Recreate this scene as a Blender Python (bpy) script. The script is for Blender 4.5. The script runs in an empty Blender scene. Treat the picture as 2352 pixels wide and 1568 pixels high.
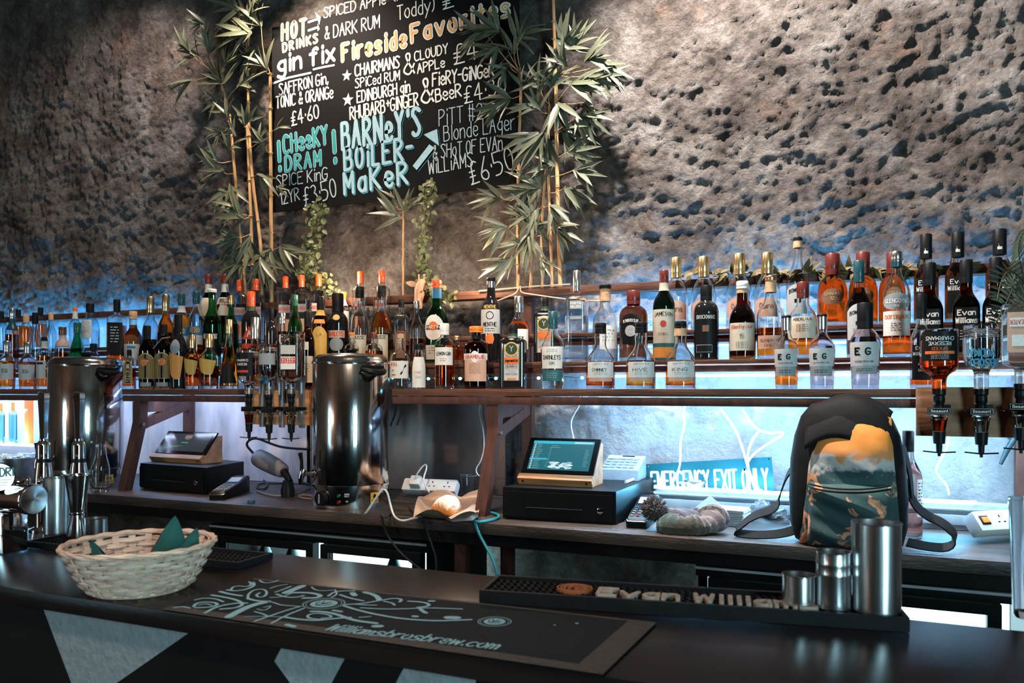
import bpy, bmesh, math, random
from mathutils import Vector, Matrix, noise
R = math.radians
pi = math.pi
rnd = random.Random(7)
sc = bpy.context.scene
COL = sc.collection

# ---------------------------------------------------------------- camera
F = 1829.3                      # focal length in pixels of the 2352 x 1568 frame (28 mm on 36 mm)
CX, HY = 1176.0, 893.0          # image centre column, horizon row
YAW = R(23.6)
CAMZ = 1.47
cs, sn = math.cos(YAW), math.sin(YAW)
cam_d = bpy.data.cameras.new('camera')
cam = bpy.data.objects.new('camera', cam_d)
COL.objects.link(cam)
cam.location = (0, 0, CAMZ)
cam.rotation_euler = (R(90), 0, YAW)
cam_d.lens = 28.0
cam_d.sensor_width = 36.0
cam_d.shift_y = (HY - 784.0) / 2352.0
cam_d.clip_start = 0.05
cam_d.dof.use_dof = True
cam_d.dof.focus_distance = 2.75
cam_d.dof.aperture_fstop = 6.3
sc.camera = cam

# ---------------------------------------------------------------- world, lights, exposure
w = bpy.data.worlds.new('world')
sc.world = w
w.use_nodes = True
w.node_tree.nodes['Background'].inputs[0].default_value = (0.30, 0.48, 0.56, 1)
w.node_tree.nodes['Background'].inputs[1].default_value = 0.004


def light(name, kind, loc, target, energy, color, **kw):
    d = bpy.data.lights.new(name, kind)
    o = bpy.data.objects.new(name, d)
    COL.objects.link(o)
    o.location = loc
    o.rotation_euler = (Vector(target) - Vector(loc)).to_track_quat('-Z', 'Y').to_euler()
    d.energy = energy
    d.color = color
    for k, v in kw.items():
        setattr(d, k, v)
    return o


# warm ceiling spot over the menu board, grazing the rock
light('ceiling_spot_board', 'SPOT', (-2.62, 2.78, 3.70), (-2.2, 3.2, 2.0), 105, (1.0, 0.80, 0.62), spot_size=R(96), spot_blend=0.8, shadow_soft_size=0.04)
# spot that rakes the rock over the whisky bottles
light('ceiling_spot_rock', 'SPOT', (-0.80, 2.50, 3.80), (-0.15, 3.30, 2.00), 350, (1.0, 0.90, 0.82), spot_size=R(86), spot_blend=0.7, shadow_soft_size=0.03)
# warm spot onto the middle shelves
light('ceiling_spot_shelf', 'SPOT', (-1.0, 1.0, 3.3), (-1.75, 2.95, 1.6), 120, (1.0, 0.72, 0.50), spot_size=R(46), spot_blend=0.8, shadow_soft_size=0.05)
# two small warm uplights tucked on the rail behind the bottles
light('rail_uplight', 'POINT', (-2.17, 3.02, 1.99), (0, 0, 0), 4.5, (1.0, 0.74, 0.52), shadow_soft_size=0.02)
light('rail_uplight', 'POINT', (-1.50, 3.02, 1.99), (0, 0, 0), 4.0, (1.0, 0.74, 0.52), shadow_soft_size=0.02)
# faint raking light on the far rock
light('ceiling_spot_far', 'SPOT', (-3.05, 2.72, 3.75), (-4.5, 3.3, 2.0), 58, (1.0, 0.84, 0.74), spot_size=R(90), spot_blend=0.9, shadow_soft_size=0.04)
# tall cool window of the bar room, behind the guests
light('room_window', 'AREA', (2.6, -1.6, 1.75), (-1.2, 2.7, 1.2), 74, (0.52, 0.89, 1.0), shape='RECTANGLE', size=0.70, size_y=2.1)
# dim narrow area light, added to give the steel urns a second streak
light('urn_streak_light', 'AREA', (-4.6, -1.9, 1.5), (-2.2, 2.7, 1.3), 12, (0.45, 0.85, 1.0), shape='RECTANGLE', size=0.25, size_y=2.0)
# pendant over the counter and a lamp that warms the room's back wall
light('bar_pendant', 'SPOT', (-1.0, 0.2, 3.1), (-1.05, 1.15, 1.1), 50, (1.0, 0.82, 0.70), spot_size=R(60), spot_blend=0.9, shadow_soft_size=0.12)
light('room_lamp', 'POINT', (-4.6, -3.4, 2.2), (-4.6, -3.4, 0), 60, (1.0, 0.70, 0.52), shadow_soft_size=0.15)

sc.view_settings.view_transform = 'Standard'
sc.view_settings.look = 'None'
sc.view_settings.exposure = 1.0
sc.view_settings.gamma = 1.0
sc.view_settings.use_curve_mapping = False
cy = sc.cycles
cy.max_bounces = 12
cy.transmission_bounces = 10
cy.glossy_bounces = 5
cy.diffuse_bounces = 2
cy.transparent_max_bounces = 10
cy.caustics_reflective = False
cy.caustics_refractive = False
cy.sample_clamp_indirect = 4.0
cy.use_denoising = True
cy.use_adaptive_sampling = True
cy.adaptive_threshold = 0.03


# ---------------------------------------------------------------- from a place in the photo to a place in the room
def atY(px, py, Y):
    u = (px - CX) / F
    D = Y / (cs + sn * u)
    return Vector((D * (cs * u - sn), Y, CAMZ + (HY - py) / F * D))


def atZ(px, py, Z):
    u = (px - CX) / F
    D = (Z - CAMZ) * F / (HY - py)
    return Vector((D * (cs * u - sn), D * (sn * u + cs), Z))


def depY(px, Y):
    return Y / (cs + sn * (px - CX) / F)


def X_at(px, Y):
    return atY(px, HY, Y).x


# ---------------------------------------------------------------- materials
MATS = {}


def P(name, col, rough=0.5, metal=0.0, var=0.12, scale=20.0, bump=0.0, bscale=None, stretch=(1, 1, 1), emis=None, trans=0.0, ior=1.45, spec=None, coat=0.0, col2=None, alpha=None, sheen=0.0):
    """A Principled material whose colour is broken up by a noise texture."""
    if name in MATS:
        return MATS[name]
    m = bpy.data.materials.new(name)
    m.use_nodes = True
    nt = m.node_tree
    b = nt.nodes['Principled BSDF']
    b.inputs['Roughness'].default_value = rough
    b.inputs['Metallic'].default_value = metal
    b.inputs['IOR'].default_value = ior
    b.inputs['Transmission Weight'].default_value = trans
    b.inputs['Coat Weight'].default_value = coat
    b.inputs['Sheen Weight'].default_value = sheen
    if spec is None and max(col) < 0.035 and not metal and not trans and not coat:
        spec = 0.2
    if spec is not None:
        b.inputs['Specular IOR Level'].default_value = spec
    if alpha is not None:
        b.inputs['Alpha'].default_value = alpha
    c = (col[0], col[1], col[2], 1)
    b.inputs['Base Color'].default_value = c
    if emis:
        b.inputs['Emission Color'].default_value = (*emis[0], 1)
        b.inputs['Emission Strength'].default_value = emis[1]
    if var > 0 or bump > 0:
        tc = nt.nodes.new('ShaderNodeTexCoord')
        mp = nt.nodes.new('ShaderNodeMapping')
        mp.inputs['Scale'].default_value = stretch
        nt.links.new(tc.outputs['Object'], mp.inputs['Vector'])
        nz = nt.nodes.new('ShaderNodeTexNoise')
        nz.inputs['Scale'].default_value = scale
        nz.inputs['Detail'].default_value = 6
        nt.links.new(mp.outputs[0], nz.inputs['Vector'])
        if var > 0:
            rp = nt.nodes.new('ShaderNodeValToRGB')
            rp.color_ramp.elements[0].position = 0.3
            rp.color_ramp.elements[1].position = 0.7
            lo = col2 if col2 else tuple(x * (1 - var) for x in col)
            hi = col if col2 else tuple(min(1, x * (1 + var)) for x in col)
            rp.color_ramp.elements[0].color = (*lo, 1)
            rp.color_ramp.elements[1].color = (*hi, 1)
            nt.links.new(nz.outputs['Fac'], rp.inputs[0])
            nt.links.new(rp.outputs[0], b.inputs['Base Color'])
        if bump > 0:
            n2 = nt.nodes.new('ShaderNodeTexNoise')
            n2.inputs['Scale'].default_value = bscale or scale * 2
            n2.inputs['Detail'].default_value = 8
            nt.links.new(mp.outputs[0], n2.inputs['Vector'])
            bp = nt.nodes.new('ShaderNodeBump')
            bp.inputs['Strength'].default_value = bump
            bp.inputs['Distance'].default_value = 0.01
            nt.links.new(n2.outputs['Fac'], bp.inputs['Height'])
            nt.links.new(bp.outputs[0], b.inputs['Normal'])
    MATS[name] = m
    return m


def C(hexs):
    """sRGB hex to linear."""
    v = [int(hexs[i:i + 2], 16) / 255 for i in (0, 2, 4)]
    return tuple(x / 12.92 if x <= 0.04045 else ((x + 0.055) / 1.055) ** 2.4 for x in v)


def glass(name, col, rough=0.0):
    return P(name, col, rough=rough, var=0, trans=1.0, ior=1.45)


def paint(col, rough=0.5):
    k = 'paint_%02x%02x%02x' % tuple(int(max(0, min(1, c)) * 255) for c in col) + ('' if rough == 0.5 else '_%d' % int(rough * 100))
    return P(k, col, rough=rough, var=0.08, scale=60)


# ---------------------------------------------------------------- mesh builder
def smooth_line(pts, it=2, closed=False):
    for _ in range(it):
        out = []
        n = len(pts)
        rng = range(n if closed else n - 1)
        if not closed:
            out.append(pts[0])
        for i in rng:
            a, b = pts[i], pts[(i + 1) % n]
            out.append(tuple(a[k] * .75 + b[k] * .25 for k in range(len(a))))
            out.append(tuple(a[k] * .25 + b[k] * .75 for k in range(len(a))))
        if not closed:
            out.append(pts[-1])
        pts = out
    return pts


class MB:
    def __init__(s):
        s.v, s.f = [], []

    def add(s, vs, fs):
        b = len(s.v)
        s.v += [Vector(p) for p in vs]
        s.f += [[b + i for i in f] for f in fs]
        return s

    def box(s, c, size, rot=None, bev=0.0):
        hx, hy, hz = (x / 2 for x in size)
        if bev <= 0:
            vs = [Vector((sx * hx, sy * hy, sz * hz)) for sz in (-1, 1) for sy in (-1, 1) for sx in (-1, 1)]
            fs = [(0, 2, 3, 1), (4, 5, 7, 6), (0, 1, 5, 4), (2, 6, 7, 3), (0, 4, 6, 2), (1, 3, 7, 5)]
        else:
            bm = bmesh.new()
            bmesh.ops.create_cube(bm, size=1)
            for v in bm.verts:
                v.co = Vector((v.co.x * size[0], v.co.y * size[1], v.co.z * size[2]))
            bmesh.ops.bevel(bm, geom=bm.edges[:], offset=bev, segments=2, affect='EDGES', profile=0.6)
            bm.verts.index_update()
            vs = [v.co.copy() for v in bm.verts]
            fs = [[v.index for v in f.verts] for f in bm.faces]
            bm.free()
        if rot is not None:
            vs = [rot @ v for v in vs]
        c = Vector(c)
        return s.add([c + v for v in vs], fs)

    def bx(s, x0, x1, y0, y1, z0, z1, bev=0.0):
        return s.box(((x0 + x1) / 2, (y0 + y1) / 2, (z0 + z1) / 2), (x1 - x0, y1 - y0, z1 - z0), None, bev)

    def prism(s, poly, off):
        """poly: 3D points of one face; off: vector to the opposite face."""
        n = len(poly)
        off = Vector(off)
        vs = [Vector(p) for p in poly] + [Vector(p) + off for p in poly]
        fs = [list(range(n))[::-1], list(range(n, 2 * n))] + [(i, (i + 1) % n, n + (i + 1) % n, n + i) for i in range(n)]
        return s.add(vs, fs)

    def bar(s, a, b, wd, th, up=(0, 0, 1)):
        """box beam from a to b, wd across, th along up."""
        a, b = Vector(a), Vector(b)
        d = (b - a).normalized()
        upv = Vector(up)
        sd = d.cross(upv)
        if sd.length < 1e-4:
            sd = d.cross(Vector((0, 1, 0)))
        sd.normalize()
        uu = sd.cross(d).normalized()
        vs = []
        for p in (a, b):
            for i, j in ((-1, -1), (1, -1), (1, 1), (-1, 1)):
                vs.append(p + sd * (i * wd / 2) + uu * (j * th / 2))
        return s.add(vs, [(3, 2, 1, 0), (4, 5, 6, 7), (0, 1, 5, 4), (1, 2, 6, 5), (2, 3, 7, 6), (3, 0, 4, 7)])

    def tube(s, path, r, seg=8, cap=True, sm=0):
        path = [tuple(p) for p in path]
        if sm:
            path = smooth_line(path, sm)
        path = [Vector(p) for p in path]
        n = len(path)
        rr = r if isinstance(r, (list, tuple)) else None
        vs, fs = [], []
        up = None
        for i, p in enumerate(path):
            t = (path[min(i + 1, n - 1)] - path[max(i - 1, 0)])
            if t.length < 1e-9:
                t = Vector((0, 0, 1))
            t.normalize()
            if up is None:
                up = t.orthogonal().normalized()
            else:
                up = (up - t * up.dot(t))
                up = up.normalized() if up.length > 1e-6 else t.orthogonal().normalized()
            sd = t.cross(up)
            if rr:
                q = i / max(1, n - 1) * (len(rr) - 1)
                k = min(int(q), len(rr) - 2)
                rad = rr[k] + (rr[k + 1] - rr[k]) * (q - k)
            else:
                rad = r
            for j in range(seg):
                a = 2 * pi * j / seg
                vs.append(p + (up * math.cos(a) + sd * math.sin(a)) * rad)
        for i in range(n - 1):
            for j in range(seg):
                k = (j + 1) % seg
                fs.append((i * seg + j, i * seg + k, (i + 1) * seg + k, (i + 1) * seg + j))
        if cap:
            fs.append(list(range(seg))[::-1])
            fs.append([(n - 1) * seg + j for j in range(seg)])
        return s.add(vs, fs)

    def lathe(s, prof, c=(0, 0, 0), seg=24, closed_loop=False, M=None, nfun=None):
        """prof: (r, z) points. r==0 ends become poles."""
        vs, fs, rows = [], [], []
        c = Vector(c)
        for r, z in prof:
            if r < 1e-6:
                rows.append([len(vs)])
                vs.append(Vector((0, 0, z)))
            else:
                row = []
                for j in range(seg):
                    a = 2 * pi * j / seg
                    k = nfun(a, r) if nfun else (1, 1)
                    row.append(len(vs))
                    vs.append(Vector((r * k[0] * math.sin(a), -r * k[1] * math.cos(a), z)))
                rows.append(row)
        for a, b in zip(rows, rows[1:]):
            if len(a) == 1 and len(b) == 1:
                continue
            for j in range(seg):
                k = (j + 1) % seg
                if len(a) == 1:
                    fs.append((a[0], b[k], b[j]))
                elif len(b) == 1:
                    fs.append((a[j], a[k], b[0]))
                else:
                    fs.append((a[j], a[k], b[k], b[j]))
        if M is not None:
            vs = [M @ v for v in vs]
        return s.add([c + v for v in vs], fs)

    def disc(s, c, r, nrm=(0, 0, 1), seg=24, ry=None):
        q = Vector((0, 0, 1)).rotation_difference(Vector(nrm))
        c = Vector(c)
        vs = [c + q @ Vector((r * math.cos(2 * pi * i / seg), (ry or r) * math.sin(2 * pi * i / seg), 0)) for i in range(seg)]
        return s.add(vs, [list(range(seg))])

    def ball(s, c, r, seg=12, rings=8, sq=(1, 1, 1)):
        prof = [(r * math.sin(pi * i / rings) if 0 < i < rings else 0, -r * math.cos(pi * i / rings)) for i in range(rings + 1)]
        return s.lathe(prof, c, seg, M=Matrix.Diagonal(sq))

    def grid(s, fn, nu, nv):
        vs = [fn(i / nu, j / nv) for j in range(nv + 1) for i in range(nu + 1)]
        fs = [(j * (nu + 1) + i, j * (nu + 1) + i + 1, (j + 1) * (nu + 1) + i + 1, (j + 1) * (nu + 1) + i) for j in range(nv) for i in range(nu)]
        return s.add(vs, fs)

    def loft(s, rings, cap=True):
        n = len(rings[0])
        vs = [p for r in rings for p in r]
        fs = []
        for i in range(len(rings) - 1):
            for j in range(n):
                k = (j + 1) % n
                fs.append((i * n + j, i * n + k, (i + 1) * n + k, (i + 1) * n + j))
        if cap:
            fs.append(list(range(n))[::-1])
            fs.append([(len(rings) - 1) * n + j for j in range(n)])
        return s.add(vs, fs)

    def leaf(s, p, d, nrm, ln, wd, curl=0.15, seg=4):
        """lance-shaped leaf folded lightly along its midrib."""
        p, d = Vector(p), Vector(d).normalized()
        sd = d.cross(Vector(nrm))
        if sd.length < 1e-3:
            sd = d.orthogonal()
        sd.normalize()
        nn = sd.cross(d).normalized()
        vs, fs = [], []
        for i in range(seg + 1):
            t = i / seg
            wv = wd * (math.sin(pi * min(1, t * 0.94 + 0.06) ** 0.75)) * 0.5
            c = p + d * (ln * t) - nn * (curl * ln * t * t)
            vs += [c - sd * wv + nn * wv * .35, c, c + sd * wv + nn * wv * .35]
        for i in range(seg):
            a = i * 3
            fs += [(a, a + 1, a + 4, a + 3), (a + 1, a + 2, a + 5, a + 4)]
        return s.add(vs, fs)

    def build(s, name, mat, parent=None, smooth=True, angle=40, recalc=False, off=None):
        me = bpy.data.meshes.new(name)
        vs = s.v
        if off is not None:
            vs = [v - off for v in vs]
        me.from_pydata([tuple(v) for v in vs], [], s.f)
        if recalc:
            bm = bmesh.new()
            bm.from_mesh(me)
            bmesh.ops.recalc_face_normals(bm, faces=bm.faces[:])
            bm.to_mesh(me)
            bm.free()
        me.update()
        if smooth:
            me.shade_smooth()
            me.set_sharp_from_angle(angle=R(angle))
        if mat is not None:
            for m in (mat if isinstance(mat, (list, tuple)) else [mat]):
                me.materials.append(m)
        o = bpy.data.objects.new(name, me)
        COL.objects.link(o)
        if parent is not None:
            o.parent = parent
        return o


def thing(name, label, cat, loc=(0, 0, 0), rz=0.0, group=None):
    o = bpy.data.objects.new(name, None)
    COL.objects.link(o)
    o.empty_display_size = 0.05
    o.location = loc
    o.rotation_euler = (0, 0, rz)
    o['label'] = label
    o['category'] = cat
    if group:
        o['group'] = group
    return o


def part(root, name, mb, mat, label=None, parent=None, **kw):
    """mb in world coordinates; root unrotated."""
    o = mb.build(name, mat, parent or root, off=Vector(root.location), **kw)
    if label:
        o['label'] = label
    return o


def lpart(parent, name, mb, mat, label=None, **kw):
    """mb in the root's local coordinates."""
    o = mb.build(name, mat, parent, **kw)
    if label:
        o['label'] = label
    return o


def tag(o, label, cat, group=None):
    o['label'] = label
    o['category'] = cat
    if group:
        o['group'] = group
    return o


def struct(name, mb, mat, **kw):
    o = mb.build(name, mat, **kw)
    o['kind'] = 'structure'
    return o


# ---------------------------------------------------------------- a single-stroke hand lettering alphabet
GL = {
    'A': '03 3c 63;17 57', 'B': '03 0c;~0c 4c 5b 59 48 08;~08 58 66 64 43 03', 'C': '~6b 4c 2c 0a 05 23 43 64', 'D': '03 0c;~0c 4c 69 66 43 03',
    'E': '6c 0c 03 63;08 48', 'F': '6c 0c 03;08 48', 'G': '~6b 4c 2c 0a 05 23 43 64 67;67 37', 'H': '0c 03;6c 63;08 68', 'I': '1c 13',
    'J': '~5c 55 33 13 05', 'K': '0c 03;6c 07;18 63', 'L': '0c 03 53', 'M': '03 0c 36 6c 63', 'N': '03 0c 63 6c',
    'O': '~3c 1b 08 14 33 54 68 5b 3c', 'P': '03 0c;~0c 4c 6a 48 07', 'Q': '~3c 1b 08 14 33 54 68 5b 3c;45 73', 'R': '03 0c;~0c 4c 6a 48 07;27 63',
    'S': '~6b 4c 1c 0a 29 47 65 43 13 04', 'T': '0c 6c;3c 33', 'U': '~0c 05 23 43 65 6c', 'V': '0c 33 6c', 'W': '0c 13 3a 53 6c', 'X': '0c 63;6c 03',
    'Y': '0c 38 6c;38 33', 'Z': '0c 6c 03 63',
    'a': '~58 39 18 05 23 43 55;59 53', 'b': '0c 03;~08 29 48 56 44 23 04', 'c': '~58 39 18 05 23 43 54', 'd': '5c 53;~58 39 18 05 23 43 54',
    'e': '~06 56 58 39 19 05 23 43 54', 'f': '~5b 4c 2b 29 23;09 49', 'g': '59 52;~52 40 20 01;~58 39 18 06 24 44 55', 'h': '0c 03;~07 29 49 57 53',
    'i': '19 13;1b 1c', 'j': '~39 32 20 00;3b 3c', 'k': '0c 03;59 06;17 53', 'l': '1c 13', 'm': '09 03;~07 19 37 33;~37 59 67 63', 'n': '09 03;~07 29 49 57 53',
    'o': '~29 07 05 23 43 55 57 49 29', 'p': '09 00;~08 29 48 56 44 23 04', 'q': '59 50;~58 39 18 05 23 43 54', 'r': '09 03;~07 29 49', 's': '~58 39 19 08 16 46 54 33 03',
    't': '~2c 24 43;09 49', 'u': '~09 05 23 43 55;59 53', 'v': '09 33 69', 'w': '09 13 38 53 69', 'x': '09 53;59 03', 'y': '09 34;69 10', 'z': '09 59 03 53',
    '0': '~3c 1b 08 14 33 54 68 5b 3c', '1': '0a 2c 23', '2': '~0a 2c 5b 59 03;03 63', '3': '~0b 3c 5a 38;~38 66 43 04', '4': '43 4c 06 66', '5': '6c 0c 08;~08 48 66 43 03',
    '6': '~5c 28 05 23 53 65 47 16', '7': '0c 6c 23', '8': '~3c 1a 38 56 43 23 06 38 5a 3c', '9': '~68 38 0a 3c 6a 64 33', '£': '~6b 4c 2b 24 03;03 63;08 48;06 46',
    '&': '~63 2a 2c 4c 49 05 23 43 67', '!': '1c 16;13 14', '#': '1c 13;4c 43;0a 69;06 65', '+': '37 3b;19 59', '.': '13 14', '-': '08 48', "'": '1c 1a', ',': '14 02',
    '(': '~2c 0a 05 23', ')': '~0c 2a 25 03', '·': '17 18', '/': '03 5c', '%': '03 6c;0b 1b;54 64', '*': '1a 57;57 1a;37 3c',
}
_gc = {}


def glyph(ch):
    if ch not in _gc:
        out = []
        for st in GL[ch].split(';'):
            smo = st.startswith('~')
            pts = [(int(q[0], 16), int(q[1], 16) - 3) for q in st.lstrip('~').split()]
            if smo and len(pts) > 2:
                pts = smooth_line(pts, 2)
            out.append([(x / 9.0, y / 9.0) for x, y in pts])
        wdt = max(p[0] for s_ in out for p in s_)
        _gc[ch] = (out, wdt)
    return _gc[ch]


def text_strokes(txt, gap=0.22):
    """Strokes in units of cap height, and the total width."""
    x, out = 0.0, []
    for ch in txt:
        if ch == ' ':
            x += 0.42
            continue
        st, wd = glyph(ch)
        for s_ in st:
            out.append([(p[0] + x, p[1]) for p in s_])
        x += wd + gap
    return out, max(0.1, x - gap)


_rib = [0]


def ribbon(mb, pts, wd, fn, seg=8, caps=True):
    """flat pen stroke in 2D mapped into space by fn(x, y); strokes lie on each other like paint, a hair apart."""
    q = [pts[0]]
    for p in pts[1:]:
        if math.hypot(p[0] - q[-1][0], p[1] - q[-1][1]) > 1e-7:
            q.append(p)
    if len(q) < 2:
        return
    runs, cur = [], [q[0]]
    for i in range(1, len(q)):
        cur.append(q[i])
        if i < len(q) - 1:
            a = math.atan2(q[i][1] - q[i - 1][1], q[i][0] - q[i - 1][0])
            b = math.atan2(q[i + 1][1] - q[i][1], q[i + 1][0] - q[i][0])
            if abs((b - a + pi) % (2 * pi) - pi) > 0.9:
                runs.append(cur)
                cur = [q[i]]
    runs.append(cur)
    h = wd / 2
    for run in runs:
        _rib[0] = (_rib[0] + 1) % 9
        eps = 2.2e-5 * (1 + _rib[0])
        n = len(run)
        nor = []
        for i in range(n):
            x0, y0 = run[max(0, i - 1)]
            x1, y1 = run[min(n - 1, i + 1)]
            l = math.hypot(x1 - x0, y1 - y0) or 1e-9
            nor.append((-(y1 - y0) / l, (x1 - x0) / l))
        L_ = [(run[i][0] + nor[i][0] * h, run[i][1] + nor[i][1] * h) for i in range(n)]
        R_ = [(run[i][0] - nor[i][0] * h, run[i][1] - nor[i][1] * h) for i in range(n)]
        p0, px, py = fn(*run[0]), fn(run[0][0] + h * .1, run[0][1]), fn(run[0][0], run[0][1] + h * .1)

        def up(x, y):
            a = fn(x, y)
            c_ = (fn(x + h * .1, y) - a).cross(fn(x, y + h * .1) - a)
            return a + c_.normalized() * eps
        vs = [up(*p) for p in R_] + [up(*p) for p in L_]
        fs = [(i, i + 1, n + i + 1, n + i) for i in range(n - 1)]
        if caps:
            for e, sg in ((0, -1), (n - 1, 1)):
                a0 = math.atan2(nor[e][1], nor[e][0])
                k = max(3, seg // 2)
                base = len(vs)
                vs += [up(run[e][0] + h * math.cos(a0 - sg * pi * t / k), run[e][1] + h * math.sin(a0 - sg * pi * t / k)) for t in range(1, k)]
                ring = [n + e] + list(range(base, base + k - 1)) + [e]
                fs.append(ring if sg < 0 else ring[::-1])
        mb.add(vs, fs)


def write(mb, txt, fn, x, y, h, weight=0.12, width=None, centre=False, gap=0.22, slant=0.0, caps=True, seg=6):
    """text with cap height h starting at (x, y) on the 2D surface fn; width squeezes it to fit."""
    st, wd = text_strokes(txt, gap)
    kx = h if width is None else width / wd
    x0 = x - wd * kx / 2 if centre else x
    for s_ in st:
        ribbon(mb, [(x0 + (p[0] + slant * p[1]) * kx, y + p[1] * h) for p in s_], weight * h, fn, seg=seg, caps=caps)

# ================================================================ the room: rock wall, floor
BAR = 1.10                      # height of the bar top
CNT = 1.00                      # height of the back counter
WALLY = 3.32
S1, S2, S3, S4 = 1.47, 1.574, 1.694, 1.897      # shelf heights
Y1, Y2, Y3, Y4 = 2.70, 2.88, 3.03, 3.12         # front edges of the shelves


def rock_material():
    m = bpy.data.materials.new('rough_rock')
    m.use_nodes = True
    nt = m.node_tree
    L = nt.links.new
    b = nt.nodes['Principled BSDF']
    b.inputs['Roughness'].default_value = 0.85
    b.inputs['Specular IOR Level'].default_value = 0.25
    tc = nt.nodes.new('ShaderNodeTexCoord')

    def nz(scale, det, rough=0.6, dist=0.0):
        n = nt.nodes.new('ShaderNodeTexNoise')
        n.inputs['Scale'].default_value = scale
        n.inputs['Detail'].default_value = det
        n.inputs['Roughness'].default_value = rough
        n.inputs['Distortion'].default_value = dist
        L(tc.outputs['Object'], n.inputs['Vector'])
        return n

    def ramp(src, els):
        r = nt.nodes.new('ShaderNodeValToRGB')
        while len(r.color_ramp.elements) < len(els):
            r.color_ramp.elements.new(0.5)
        for e, (p, c) in zip(r.color_ramp.elements, els):
            e.position = p
            e.color = (*c, 1)
        L(src, r.inputs[0])
        return r
    a = nz(5, 10, 0.65, 0.4)
    base = ramp(a.outputs['Fac'], [(0.30, (0.06, 0.046, 0.040)), (0.46, (0.20, 0.165, 0.148)), (0.58, (0.33, 0.295, 0.275)), (0.74, (0.56, 0.53, 0.51))])
    o = nz(3.2, 8, 0.7)
    om = ramp(o.outputs['Fac'], [(0.56, (0, 0, 0)), (0.70, (0.75, 0.75, 0.75))])
    mx = nt.nodes.new('ShaderNodeMix')
    mx.data_type = 'RGBA'
    L(om.outputs[0], mx.inputs[0])
    L(base.outputs[0], mx.inputs[6])
    mx.inputs[7].default_value = (0.40, 0.245, 0.175, 1)
    f = nz(38, 8, 0.75)
    fm = ramp(f.outputs['Fac'], [(0.33, (0.45, 0.45, 0.45)), (0.62, (1.1, 1.1, 1.1))])
    m2 = nt.nodes.new('ShaderNodeMix')
    m2.data_type = 'RGBA'
    m2.blend_type = 'MULTIPLY'
    m2.inputs[0].default_value = 0.8
    L(mx.outputs[2], m2.inputs[6])
    L(fm.outputs[0], m2.inputs[7])
    # lower rock coloured paler to boost the strip glow, not in the middle bay
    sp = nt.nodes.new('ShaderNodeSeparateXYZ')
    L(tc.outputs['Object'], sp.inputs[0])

    def mth(op, a, b_=None, c_=None, clamp=False):
        n = nt.nodes.new('ShaderNodeMath')
        n.operation = op
        n.use_clamp = clamp
        for k, q in enumerate((a, b_, c_)):
            if q is None:
                continue
            if isinstance(q, (int, float)):
                n.inputs[k].default_value = q
            else:
                L(q, n.inputs[k])
        return n.outputs[0]
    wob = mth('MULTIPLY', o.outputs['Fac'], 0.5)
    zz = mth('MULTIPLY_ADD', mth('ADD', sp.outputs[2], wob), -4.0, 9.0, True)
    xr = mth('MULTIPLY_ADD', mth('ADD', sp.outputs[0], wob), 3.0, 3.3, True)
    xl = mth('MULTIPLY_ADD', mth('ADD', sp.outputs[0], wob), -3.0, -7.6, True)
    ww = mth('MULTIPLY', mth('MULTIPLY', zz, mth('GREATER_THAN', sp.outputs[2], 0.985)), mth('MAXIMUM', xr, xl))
    glow_pale = ramp(a.outputs['Fac'], [(0.28, (0.42, 0.36, 0.36)), (0.44, (0.70, 0.68, 0.69)), (0.65, (0.84, 0.83, 0.84))])
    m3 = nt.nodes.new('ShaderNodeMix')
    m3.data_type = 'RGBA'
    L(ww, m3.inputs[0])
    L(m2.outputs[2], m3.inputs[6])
    L(glow_pale.outputs[0], m3.inputs[7])
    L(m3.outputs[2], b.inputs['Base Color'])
    vo = nt.nodes.new('ShaderNodeTexVoronoi')
    vo.inputs['Scale'].default_value = 30
    vo.inputs['Detail'].default_value = 2
    vd = nt.nodes.new('ShaderNodeMix')
    vd.data_type = 'VECTOR'
    vd.inputs[0].default_value = 0.08
    L(tc.outputs['Object'], vd.inputs[4])
    nq = nz(6, 4)
    L(nq.outputs['Color'], vd.inputs[5])
    L(vd.outputs[1], vo.inputs['Vector'])
    n1, n2 = nz(34, 12, 0.78), nz(140, 6, 0.8)
    ad = nt.nodes.new('ShaderNodeMath')
    ad.operation = 'MULTIPLY_ADD'
    ad.inputs[1].default_value = 0.35
    L(n2.outputs['Fac'], ad.inputs[0])
    L(n1.outputs['Fac'], ad.inputs[2])
    bp = nt.nodes.new('ShaderNodeBump')
    bp.inputs['Strength'].default_value = 1.0
    bp.inputs['Distance'].default_value = 0.06
    L(mth('MULTIPLY_ADD', vo.outputs['Distance'], -0.5, ad.outputs[0]), bp.inputs['Height'])
    L(bp.outputs[0], b.inputs['Normal'])
    return m


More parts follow.
